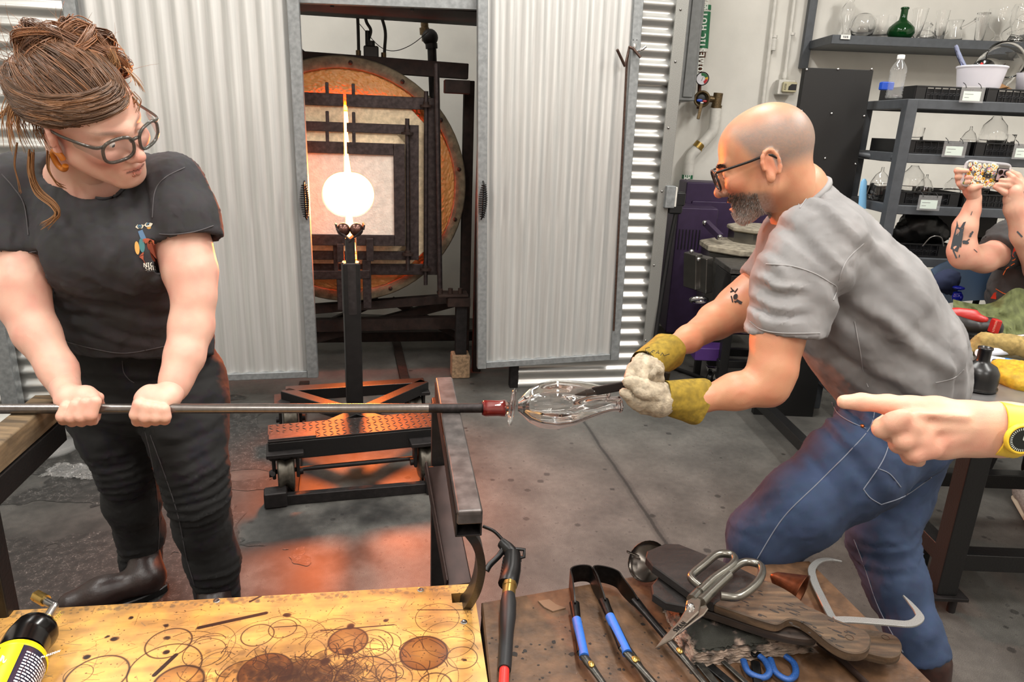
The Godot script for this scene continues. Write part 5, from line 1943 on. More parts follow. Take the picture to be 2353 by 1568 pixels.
func calipers(hs: float) -> void:
	var h = hs + 0.012
	var t = thing("aluminium_calipers", "flat pale aluminium calipers with two hooked arms at the table corner", "calipers")
	var al = mat("aluminium", Color(0.72, 0.72, 0.71), 0.45, 0.5, T.speck, 6)
	var mk = func(c: Array, w: Array, hh: float) -> void:
		var pts: Array = lerp_pts(c.map(func(q): return yp(q[0], q[1], hh)), 5)
		var L = []
		var R = []
		for i in pts.size():
			var d: Vector3 = (pts[mini(i + 1, pts.size() - 1)] - pts[maxi(i - 1, 0)]).normalized().cross(Vector3.UP)
			var u = float(i) / (pts.size() - 1) * (w.size() - 1)
			var k = mini(int(u), w.size() - 2)
			var ww = lerpf(w[k], w[k + 1], u - k)
			L.append(pts[i] + d * ww); R.append(pts[i] - d * ww)
		R.reverse()
		var g = G.new()
		g.prism(L + R, Vector3(0, 0.004, 0), 0.0006)
		part("arm", g, al, t)
	mk.call([[1934, 1293], [1905, 1288], [1880, 1293], [1865, 1312], [1872, 1342], [1885, 1370], [1906, 1412], [1918, 1432]], [0.001, 0.004, 0.006, 0.0075, 0.0075, 0.0075, 0.0075, 0.008], h)
	mk.call([[2075, 1372], [2092, 1390], [2108, 1410], [2112, 1424], [2090, 1437], [2040, 1434], [1960, 1428], [1918, 1428]], [0.001, 0.004, 0.006, 0.0075, 0.0075, 0.0075, 0.0075, 0.008], h + 0.06)

func cone_cup(hs: float) -> void:
	var g = G.new()
	var a = yp(1776, 1325, hs + 0.045)
	var b = yp(1830, 1345, hs + 0.035)
	var d = Vector3(0.74, -0.12, 0.66).normalized()
	var prof = [Vector2(0.004, 0.0), Vector2(0.012, 0.008), Vector2(0.035, 0.06), Vector2(0.0365, 0.062), Vector2(0.0335, 0.06), Vector2(0.011, 0.01), Vector2(0.0, 0.009)]
	g.lathe(prof, a - d * 0.004, d, 36)
	solo("copper_cone", g, mat("cone_copper", Color(0.45, 0.26, 0.16), 0.4, 0.8, T.blotch, 10), "small blackened copper cone lying on its side near the table corner", "cone")
	g = G.new()
	var c = yp(1500, 1300, hs + 0.03)
	g.lathe([Vector2(0.0, 0.0), Vector2(0.02, 0.002), Vector2(0.038, 0.012), Vector2(0.043, 0.026), Vector2(0.0415, 0.0265), Vector2(0.036, 0.014), Vector2(0.0, 0.004)], c, Vector3(-0.5, 0.6, 0.4).normalized(), 30)
	g.tube([c + Vector3(-0.03, 0.02, 0.0), c + Vector3(-0.055, 0.03, 0.0)], 0.004, 8, true, 0.4, Vector3.UP)
	solo("steel_ladle", g, mat("ladle_steel", Color(0.3, 0.28, 0.26), 0.25, 0.95), "small dark steel ladle bowl peeking out behind the topmost paddle blade", "ladle")

func shell(g: G, prof: Array, at: Vector3, wall = 0.0025, sides = 28) -> void:   # a closed-bottom glass vessel from an outer profile
	var p = []
	p.append(Vector2(0, prof[0].y))
	for q in prof: p.append(q)
	for i in range(prof.size() - 1, 0, -1): p.append(Vector2(maxf(0.001, prof[i].x - wall), prof[i].y))
	p.append(Vector2(0.0, prof[0].y + wall * 2))
	g.lathe(p, at, Vector3.UP, sides)

func glassware(called: String, label: String, at: Vector3, prof: Array, s: float, m: Material = null, group = "") -> Node3D:
	var t = thing(called, label, "glassware", Transform3D(Basis(), at), group)
	var g = G.new()
	shell(g, prof.map(func(q): return Vector2(q[0], q[1]) * s), Vector3.ZERO, 0.0022)
	part("vessel", g, m if m else M.clear_glass, t)
	return t

func rack() -> void:
	var zf = -3.06
	var zr = -3.44
	var g = G.new()
	var t = thing("steel_shelf_rack", "grey painted steel rack with three tiers of black crates behind the photographer", "rack")
	var xl = zp(2092, 236, zf).x
	var xr = xl + 1.25
	var ys = [zp(2200, 243, zf).y, zp(2200, 368, zf).y, zp(2200, 487, zf).y, zp(2200, 606, zf).y, 0.16]
	for q in [[xl, zf], [xl, zr], [xr, zf], [xr, zr]]:
		g = G.new()
		g.box(Vector3(q[0], (ys[0] + 0.018) * 0.5, q[1]), Vector3(0.045, ys[0] + 0.018, 0.045), 0.003)
		part("post", g, M.rack_grey, t)
	for y in ys:
		for q in [[xl, zf, xr, zf], [xl, zr, xr, zr], [xl, zf, xl, zr], [xr, zf, xr, zr]]:
			g = G.new()
			g.bar(Vector3(q[0], y, q[1]), Vector3(q[2], y, q[3]), 0.03, 0.038, Vector3.UP)
			part("shelf_rail", g, M.rack_grey, t)
		g = G.new()
		g.box(Vector3((xl + xr) * 0.5, y + 0.008, (zf + zr) * 0.5), Vector3(xr - xl - 0.05, 0.008, zf - zr - 0.03), 0.001)
		part("shelf", g, M.rack_grey, t)
	g = G.new()
	g.tube(lerp_pts([zp(1955, 350, zr + 0.1), zp(1985, 356, zr + 0.12), zp(2030, 363, zr + 0.2), Vector3(xl - 0.01, zp(2060, 362, zf).y, zf - 0.01)]), 0.014, 12)
	part("push_handle", g, M.rack_grey, t)
	var proto: Node3D
	var n = 0
	var names = ["at the left end of the top tier, behind the water bottle", "under the white tub on the top tier", "at the right end of the top tier", "at the left end of the middle tier", "in the middle of the middle tier under the glass domes", "at the right end of the middle tier", "at the left end of the lower tier by the blue handle", "in the middle of the lower tier under clear glasses", "at the right end of the lower tier behind the phone", "on the bottom visible tier behind the grey shirt", "on the bottom tier right of the grey shirt", "on the bottom tier under the photographer's elbow"]
	for tier in 4:
		for k in 3:
			var x: float = [xl - 0.13, xl + 0.2, xl + 0.56][k] + (0.1 if tier == 0 else 0.0) - (0.02 * tier)
			if k == 0: x = xl + 0.0
			var at = Transform3D(Basis(Vector3.UP, 0.0), Vector3([xl + 0.168, xl + 0.46, xl + 0.8][k], ys[tier] + 0.012, -3.25))
			if proto == null:
				proto = crate(at)
			else:
				var c = proto.duplicate()
				c.name = fresh("plastic_crate"); add_child(c); c.transform = at
				c.set_meta("label", "x")
				proto = proto
			var cc = get_child(get_child_count() - 1)
			cc.set_meta("label", "black lattice plastic crate " + names[n])
			n += 1
	# white cards in clear sleeves hung on the crates
	for q in [[2233, 221, "white label card in a clear sleeve on the crate under the white tub"], [2192, 347, "white label card in a clear sleeve below the glass domes"], [2134, 470, "white label card in a clear sleeve on the lower tier"], [2353, 352, "white label card in a clear sleeve at the right end of the middle tier"]]:
		var c = thing("label_card", q[2], "label", Transform3D(Basis(), zp(q[0], q[1], zf + 0.035)), "crate label cards")
		g = G.new()
		g.box(Vector3.ZERO, Vector3(0.07, 0.036, 0.001), 0.0003)
		part("card", g, mat("card_white", Color(0.86, 0.92, 0.88), 0.6), c)
		g = G.new()
		for y in [0.007, -0.006]:
			g.box(Vector3(-0.012 if y > 0 else -0.02, y, 0.0008), Vector3(0.034 if y > 0 else 0.018, 0.002, 0.0004), 0.0001)
		part("print_line", g, mat("print_grey", Color(0.3, 0.3, 0.3), 0.7), c)
		g = G.new()
		g.box(Vector3(0, 0.006, 0.002), Vector3(0.095, 0.062, 0.0012), 0.0004)
		part("sleeve", g, pane("clear_sleeve", Color(0.9, 0.9, 0.9), 0.12), c)
		for x in [-0.03, 0.03]:
			g = G.new()
			g.tube([Vector3(x, 0.03, 0.004), Vector3(x - 0.004, 0.042, 0.0), Vector3(x - 0.006, 0.05, -0.015)], 0.0015, 5)
			part("tie", g, M.black_plastic, c)
	rack_items(ys, zf)
	# black panel with chrome screws
	t = thing("black_backboard", "tall black board with chrome screws standing left of the grey rack", "panel")
	var pz = -3.3
	var a = zp(1851, 155, pz)
	var b = zp(2009, 155, pz)
	var w = b.x - a.x
	g = G.new()
	g.box(Vector3((a.x + b.x) * 0.5, a.y * 0.5, pz - 0.02), Vector3(w, a.y, 0.04), 0.002)
	part("board", g, mat("panel_black", Color(0.03, 0.03, 0.032), 0.5), t)
	for q in [[1854, 160], [1926, 159], [2003, 159], [1842, 255], [1911, 261], [1986, 267], [1896, 364], [1966, 377]]:
		g = G.new()
		var s = zp(q[0], q[1], pz + 0.002)
		g.ball(s, Vector3(0.005, 0.005, 0.003), Basis(), 10, 6)
		part("screw", g, M.chrome, t)
	g = G.new()
	g.tube([zp(1981, 480, -3.2), zp(1983, 440, -3.2), zp(1985, 418, -3.2), zp(1986, 411, -3.2)], [0.018, 0.016, 0.014, 0.006], 12, true, 0.6, Vector3(0, 0, 1))
	solo("blue_brush_handle", g, mat("pale_blue", Color(0.5, 0.72, 0.88), 0.4), "pale blue plastic brush handle standing at the right edge of the black panel", "brush")
	display_shelf()

func crate(at: Transform3D) -> Node3D:
	var t = thing("plastic_crate", "x", "crate", at, "black crates on the grey rack")
	var w = 0.27
	var h = 0.062
	var d = 0.3
	var g = G.new()
	g.box(Vector3(0, 0.004, 0), Vector3(w, 0.006, d), 0.001)
	for s in [-1, 1]:
		g.box(Vector3(0, h - 0.003, s * d * 0.5), Vector3(w, 0.006, 0.01), 0.001)
		g.box(Vector3(0, 0.006, s * d * 0.5), Vector3(w, 0.01, 0.01), 0.001)
		g.box(Vector3(s * w * 0.5, h * 0.5, 0), Vector3(0.006, h, d), 0.001)
		for e in [-1, 1]: g.box(Vector3(e * (w * 0.5 - 0.02), h * 0.5, s * d * 0.5), Vector3(0.04, h, 0.008), 0.001)
	part("body", g, M.black_plastic, t)
	g = G.new()
	for k in 7: g.box(Vector3(-0.09 + k * 0.03, h * 0.5, d * 0.5), Vector3(0.003, h, 0.006), 0.0005)
	for k in 12:
		g.tube(arcs(Vector3(-0.083 + k * 0.015, h * 0.5, d * 0.5 + 0.002), Vector3(0.0075, 0, 0), Vector3(0, 0.004, 0), 1.0, 10), 0.0012, 4, false)
	g.box(Vector3(0, h * 0.5, d * 0.5 - 0.012), Vector3(w - 0.05, h - 0.02, 0.002), 0.0003)
	part("lattice", g, mat("lattice_black", Color(0.085, 0.088, 0.1), 0.4), t)
	return t

func rack_items(ys: Array, zf: float) -> void:
	var g = G.new()
	var y0: float = ys[0] + 0.075
	var t = thing("water_bottle", "clear ribbed plastic water bottle with white cap on the rack corner", "bottle")
	var b = zp(2053, 226, zf + 0.02)
	g = G.new()
	var prof = [Vector2(0.029, 0.0), Vector2(0.0315, 0.004)]
	for k in 8:
		prof.append(Vector2(0.0315, 0.008 + k * 0.011)); prof.append(Vector2(0.0285, 0.0135 + k * 0.011))
	prof.append_array([Vector2(0.0315, 0.1), Vector2(0.03, 0.112), Vector2(0.022, 0.128), Vector2(0.0125, 0.14), Vector2(0.0115, 0.148)])
	shell(g, prof, b, 0.0012)
	part("body", g, pane("pet_plastic", Color(0.95, 0.97, 0.98), 0.03), t)
	g = G.new()
	g.cyl(b + Vector3(0, 0.146, 0), b + Vector3(0, 0.163, 0), 0.0142, 20, -1, 0.002)
	part("cap", g, mat("cap_white", Color(0.85, 0.86, 0.86), 0.4), t)
	t = thing("blue_packet", "small blue printed packet on the crate behind the water bottle", "packet")
	g = G.new()
	g.box(zp(2037, 198, zf - 0.02), Vector3(0.05, 0.032, 0.03), 0.004)
	part("packet", g, mat("packet_blue", Color(0.1, 0.28, 0.68), 0.4), t)
	# tub with odds and ends
	t = thing("plastic_tub", "frosted white plastic tub with printed label standing on the top tier crate", "tub")
	var c = zp(2246, 205, -3.2)
	var s = mpp(c)
	g = G.new()
	shell(g, [Vector2(40 * s, 0.0), Vector2(43 * s, 0.004), Vector2(50 * s, 44 * s), Vector2(52 * s, 45 * s), Vector2(52 * s, 48 * s), Vector2(50 * s, 49 * s)], c, 0.0018, 40)
	var tub = part("body", g, mat("frosted", Color(0.83, 0.82, 0.85), 0.35), t)
	M.frosted.backlight_enabled = true; M.frosted.backlight = Color(0.4, 0.4, 0.42)
	g = G.new()
	var f = c + Vector3(-0.036, 0.032, 0.062)
	g.box(f, Vector3(0.026, 0.034, 0.0015), 0.0004, Basis(Vector3.UP, -0.35))
	part("label", g, M.card_white, t)
	g = G.new()
	for k in 6: g.box(f + Vector3(0, -0.011 + k * 0.0045, 0.0012), Vector3(0.019, 0.0022 if k % 2 else 0.0012, 0.0006), 0.0001, Basis(Vector3.UP, -0.35))
	part("label_print", g, mat("label_grey", Color(0.25, 0.25, 0.3), 0.6), t)
	g = G.new()
	g.ball(c + Vector3(-0.064, 0.045, 0.038), Vector3(0.006, 0.009, 0.003))
	part("red_dot", g, mat("dot_red", Color(0.6, 0.12, 0.1), 0.5), t)
	g = G.new()
	g.tube(lerp_pts([zp(2222, 165, -3.2), zp(2205, 130, -3.19), zp(2196, 104, -3.18)]), [0.012, 0.011, 0.011, 0.011, 0.011, 0.011, 0.011, 0.011, 0.01, 0.01, 0.01, 0.009, 0.006], 7, true, 0.35, Vector3(0, 0, 1))
	solo("foil_strip", g, mat("foil", Color(0.62, 0.66, 0.8), 0.2, 0.9, null, 1, T.lumps, 0.4), "crinkled silver wrapper strip sticking up out of the white tub", "wrapper")
	g = G.new()
	g.ball(zp(2262, 152, -3.2), Vector3(0.042, 0.028, 0.02))
	var sg = solo("dark_goggles", g, mat("goggle_black", Color(0.03, 0.03, 0.035), 0.15), "dark glossy goggles with red lens glint lying on top of the tub", "goggles")
	g = G.new()
	g.box(zp(2254, 150, -3.175), Vector3(0.012, 0.022, 0.004), 0.002, Basis(Vector3(0, 0, 1), -0.4))
	g.box(zp(2270, 153, -3.175), Vector3(0.005, 0.014, 0.004), 0.001)
	part("red_glint", g, mat("red_plastic", Color(0.68, 0.16, 0.15), 0.3), sg)
	g = G.new()
	g.bar(zp(2290, 160, -3.16), zp(2311, 146, -3.16), 0.004, 0.004)
	part("temple", g, M.goggle_black, sg)
	# big blown jar lying behind the tub
	t = thing("glass_jar", "large clear blown glass jar tilted towards us behind the white tub", "jar")
	g = G.new()
	var jc = zp(2298, 150, -3.33)
	var jd = Vector3(-0.1, 0.42, 0.9).normalized()
	var js = mpp(jc)
	var pr = []
	for q in [[0.0, -70], [20, -70], [34, -60], [44, -40], [46, -15], [42, 8], [42, 22], [45, 26], [43, 27], [40, 22], [40, 8], [44, -15], [42, -40], [32, -58], [0.0, -66]]: pr.append(Vector2(q[0], q[1]) * js)
	g.lathe(pr, jc, jd, 40)
	part("vessel", g, M.clear_glass, t)
	g = G.new()
	g.bar(zp(2288, 205, -3.17), zp(2318, 200, -3.15), 0.05, 0.003)
	g.prism([zp(2290, 207, -3.16), zp(2302, 192, -3.16), zp(2330, 207, -3.16)], Vector3(0, 0, -0.003))
	solo("cardboard_piece", g, mat("cardboard", Color(0.55, 0.42, 0.28), 0.9), "scrap of brown cardboard between the tub and the white bucket", "cardboard")
	g = G.new()
	var wb = zp(2362, 210, -3.22)
	shell(g, [Vector2(0.045, 0.0), Vector2(0.055, 0.07), Vector2(0.057, 0.072)], wb, 0.002)
	solo("white_bucket", g, M.frosted, "white speckled bucket at the right end of the top tier", "bucket")
	# clear pieces lying in the crates
	var k = 0
	for q in [[2100, 322, 22, "jar", 1], [2226, 322, 20, "dome", 1], [2280, 322, 28, "pumpkin", 1], [2322, 326, 10, "tube", 1], [2018, 446, 24, "dome", 2], [2090, 446, 26, "pumpkin", 2], [2122, 446, 20, "dome", 2], [2185, 446, 18, "pumpkin", 2], [2255, 445, 18, "tube", 2]]:
		var at = zp(q[0], q[1], -3.24)
		at.y = ys[q[4]] + 0.024
		var u = mpp(at) * q[2]
		var shapes = {"jar": [[0.7, 0], [0.8, 0.2], [0.8, 1.7], [0.85, 2.4]], "dome": [[0.95, 0], [1.0, 0.5], [0.85, 1.6], [0.5, 2.3], [0.15, 2.6], [0.12, 3.0]], "pumpkin": [[0.4, 0], [0.9, 0.5], [1.05, 1.4], [0.85, 2.3], [0.4, 2.8], [0.3, 3.0]], "tube": [[0.8, 0], [0.85, 1.0], [0.8, 3.6], [1.0, 4.6]]}
		var words = ["squat clear glass jar beside the rack post on the middle tier", "clear glass dome left of the round pumpkin on the middle tier", "round clear glass pumpkin on the middle tier", "clear glass tube right of the pumpkin on the middle tier", "clear glass dome left of the rack post on the lower tier", "round clear glass float right of the rack post on the lower tier", "small clear glass dome with knob on the lower tier", "small round clear glass float left of the phone on the lower tier", "dark looking glass tube under the phone on the lower tier"]
		glassware("glass_" + q[3], words[k], at, shapes[q[3]], u, null, "clear glass pieces in the crates")
		k += 1
	# dark bundle, cap, and lower clutter
	var s2 = Sdf.new(Vector3(1.5, 0.75, -3.45), Vector3(2.05, 1.15, -3.0), 0.012)
	chain(s2, [[2075, 536, -3.2, 24], [2110, 518, -3.2, 32], [2155, 538, -3.18, 22]], 0.04)
	var tee = Cloth.new(Color(1, 1, 1), Color(1, 1, 1), 0.012, Vector3(9, 9, 9), 2)
	solo("black_bag", s2.mesh(null, tee.disp), mat("bag_black", Color(0.035, 0.034, 0.036), 0.5), "crumpled black bag on the rack behind the man's back", "bag")
	g = G.new()
	g.tube(lerp_pts([zp(2120, 566, -3.08), zp(2140, 545, -3.07), zp(2162, 546, -3.07), zp(2168, 566, -3.07)]), 0.003, 6)
	solo("visor_rim", g, M.steel, "thin pale rim of a face shield visor in front of the black bag", "visor")
	for q in [[0.42, 0.3, "dark grey lidded storage bin behind the black bag on the rack"], [0.86, 0.36, "dark grey lidded storage bin right of the black bag, behind the photographer's elbow"]]:
		var o = thing("storage_bin", q[2], "bin", Transform3D(Basis(), Vector3(1.6 + q[0], ys[3] + 0.085, -3.31)), "dark bins on the rack")
		g = G.new()
		g.box(Vector3(0, 0.07, 0), Vector3(q[1], 0.14, 0.13), 0.01)
		part("body", g, mat("bin_grey", Color(0.12, 0.115, 0.11), 0.6), o)
		g = G.new()
		g.box(Vector3(0, 0.15, 0), Vector3(q[1] + 0.02, 0.022, 0.15), 0.006)
		part("lid", g, M.black_plastic, o)
	var ch = thing("blue_chair", "slate blue plastic chair back behind the green apron", "chair")
	g = G.new()
	var rows = []
	for i in 7:
		var row = PackedVector3Array()
		for j in 9:
			var x = lerpf(2150, 2330, j / 8.0)
			row.append(zp(x + i * 6 - 10, lerpf(590, 690, i / 6.0) + 30 * pow((j - 4) / 4.0, 2) * (1 - i / 8.0), -2.95 + 0.08 * pow((j - 4) / 4.0, 2)))
		rows.append(row)
	g.grid(rows)
	rows = rows.map(func(r):
		var o = PackedVector3Array()
		for q in r: o.append(q - Vector3(0, 0, 0.006))
		return o)
	g.grid(rows, false, false, true)
	part("back", g, mat("slate_blue", Color(0.24, 0.32, 0.42), 0.45), ch)
	g = G.new()
	for q in [[1.62, -2.75], [2.0, -2.75], [1.62, -3.0], [2.0, -3.0]]: g.cyl(Vector3(q[0], 0, q[1]), Vector3(q[0], 0.45, q[1]), 0.012, 8)
	g.box(Vector3(1.81, 0.45, -2.86), Vector3(0.42, 0.02, 0.36), 0.006)
	for x in [1.64, 1.98]: g.bar(Vector3(x, 0.45, -3.0), Vector3(x, 0.85, -2.97), 0.02, 0.02)
	part("frame", g, M.dark_steel, ch)

func display_shelf() -> void:
	var zw = -4.89
	var zf = -4.5
	var t = thing("wall_shelf", "grey wall shelf on an upright bracket holding clear blown glassware", "shelf")
	var a = zp(1914, 79, zf)
	var g = G.new()
	g.box(Vector3(a.x + 0.75, a.y - 0.025, (zf + zw) * 0.5), Vector3(1.5, 0.05, zf - zw - 0.01), 0.003)
	part("board", g, M.rack_grey, t)
	g = G.new()
	var u = zp(1842, 158, zw + 0.02)
	g.box(Vector3(u.x + 0.006, u.y + 0.7, zw + 0.025), Vector3(0.05, 1.4, 0.04), 0.003)
	part("upright", g, M.rack_grey, t)
	g = G.new()
	g.box(zp(1943, 85, zf + 0.004), Vector3(0.055, 0.024, 0.002), 0.0003)
	part("price_tag", g, mat("tag_white", Color(0.9, 0.9, 0.88), 0.6), t)
	g = G.new()
	g.text("10/$", 0.016, Vector3.RIGHT, Vector3.UP, zp(1943, 85, zf + 0.006), 0.0005)
	part("tag_print", g, M.label_grey, t)
	var y = a.y
	var items = [
		["glass_vase_tall", "tall clear double-bulb vase at the left end of the wall shelf", 1941, [[26, 0], [22, 3], [8, 12], [7, 20], [12, 38], [17, 55], [16, 68], [8, 80], [10, 92], [12, 100]]],
		["glass_float", "round clear glass float resting beside the tall double-bulb vase", 1979, [[8, 0], [22, 6], [28, 24], [26, 38], [14, 50], [6, 52]]],
		["glass_tumbler", "wide clear ribbed glass tumbler left of the green bottle", 2022, [[24, 0], [26, 3], [28, 30], [28, 54]]],
		["glass_flute", "clear flared glass just right of the green bottle", 2104, [[6, 0], [8, 10], [14, 40], [17, 66]]],
		["glass_cone_bottle", "small clear conical bottle with spiral trail", 2128, [[17, 0], [17, 4], [13, 22], [9, 40], [6, 46]]],
		["glass_cylinder", "slim clear glass cylinder between spiral bottle and little jug", 2157, [[10, 0], [11, 3], [12, 40], [14, 64]]],
		["glass_jug", "small clear jug with a long slanted spout handle", 2190, [[14, 0], [19, 4], [19, 18], [12, 34], [13, 44], [16, 52]]],
		["glass_highball", "plain tapered clear glass left of the big goblet", 2250, [[8, 0], [9, 4], [13, 58], [14, 62]]],
		["glass_goblet", "large clear goblet with knobbed stem on the wall shelf", 2292, [[24, 0], [20, 3], [6, 8], [14, 14], [6, 22], [8, 30], [22, 42], [28, 62], [27, 80]]],
		["glass_decanter", "clear decanter with curled figure stem at the right end of the shelf", 2337, [[16, 0], [20, 6], [12, 24], [20, 44], [22, 70], [18, 84]]]]
	for q in items:
		var at = zp(q[2], 85, -4.6 if items.find(q) % 2 else -4.77)
		at.y = y
		var s = mpp(at)
		var o = glassware(q[0], q[1], at, q[3], s, null, "clear glassware on the wall shelf")
		if q[0] == "glass_jug":
			g = G.new()
			g.tube(lerp_pts([Vector3(14, 36, 0) * s, Vector3(26, 42, 0) * s, Vector3(44, 54, 0) * s]), 0.008, 8)
			g.ball(Vector3(45, 55, 0) * s, Vector3.ONE * 0.014)
			part("spout", g, M.clear_glass, o)
		if q[0] == "glass_cone_bottle" or q[0] == "glass_decanter":
			g = G.new()
			var pts = []
			var n = 40
			for i in n + 1:
				var v = float(i) / n
				var rr: float = lerpf(17.5, 8, v) if q[0] == "glass_cone_bottle" else 14.0 + 6.0 * sin(v * 6.0)
				pts.append(Vector3(cos(v * 14.0) * rr, 4 + v * (38 if q[0] == "glass_cone_bottle" else 70), sin(v * 14.0) * rr) * s)
			g.tube(pts, 0.004, 6)
			part("spiral_trail", g, M.clear_glass, o)
	# the green bottle
	var at = zp(2068, 84, -4.59)
	at.y = y
	var s = mpp(at)
	t = thing("green_bottle", "squat dark green glass bottle with a long neck on the wall shelf", "bottle", Transform3D(Basis(), at))
	g = G.new()
	shell(g, [[18, 0], [25, 4], [29, 14], [27, 24], [18, 33], [9, 40], [7.5, 48], [7.5, 62], [9, 63], [9, 66], [7.5, 67]].map(func(q): return Vector2(q[0], q[1]) * s), Vector3.ZERO, 0.004)
	var gg = glass("green_glass", Color(0.02, 0.33, 0.12), 0.35)
	part("vessel", g, gg, t)

func floor_odds() -> void:
	# crumpled clear film, a clear tray lid and a piece of steel duct by the left sheets
	var nz = FastNoiseLite.new()
	nz.seed = 8; nz.frequency = 7.0; nz.fractal_octaves = 3
	var g = G.new()
	var c = yp(170, 1085, 0.0)
	for s in 2:
		var rows = []
		for i in 33:
			var row = PackedVector3Array()
			for j in 41:
				var x = c.x + (j / 40.0 - 0.5) * 0.2 + 0.02 * nz.get_noise_2d(i * 0.2, 3.0)
				var z = c.z + (i / 32.0 - 0.5) * 0.11 + 0.02 * nz.get_noise_2d(j * 0.2, 9.0)
				row.append(Vector3(x, 0.003 + 0.01 * absf(nz.get_noise_2d(x, z)) - s * 0.0004, z))
			rows.append(row)
		g.grid(rows, false, false, s == 0)
	solo("plastic_film", g, pane("film", Color(0.9, 0.9, 0.9), 0.04), "crumpled sheet of clear plastic film on the black floor behind the timber rail", "plastic film")
	g = G.new()
	var d = yp(132, 1018, 0.0)
	var prof = []
	for q in [[0.0, 0.012], [0.05, 0.012], [0.1, 0.016], [0.125, 0.03], [0.132, 0.055], [0.137, 0.056], [0.13, 0.028], [0.104, 0.012], [0.05, 0.008], [0.0, 0.008]]: prof.append(Vector2(q[0], q[1]))
	g.lathe(prof, d + Vector3(0.02, 0.0, 0.08), Vector3.UP, 48)
	solo("clear_tray", g, pane("film_tray", Color(0.92, 0.92, 0.92), 0.08), "round clear plastic tray on the floor behind the timber rail", "tray")
	g = G.new()
	var e = yp(110, 978, 0.065)
	g.cyl(e + Vector3(-0.25, 0, 0.02), e + Vector3(0.16, 0, -0.06), 0.064, 28, -1, 0.004)
	solo("steel_duct", g, M.galvanized_across, "short galvanized duct lying on the floor against the left corrugated sheet", "duct")

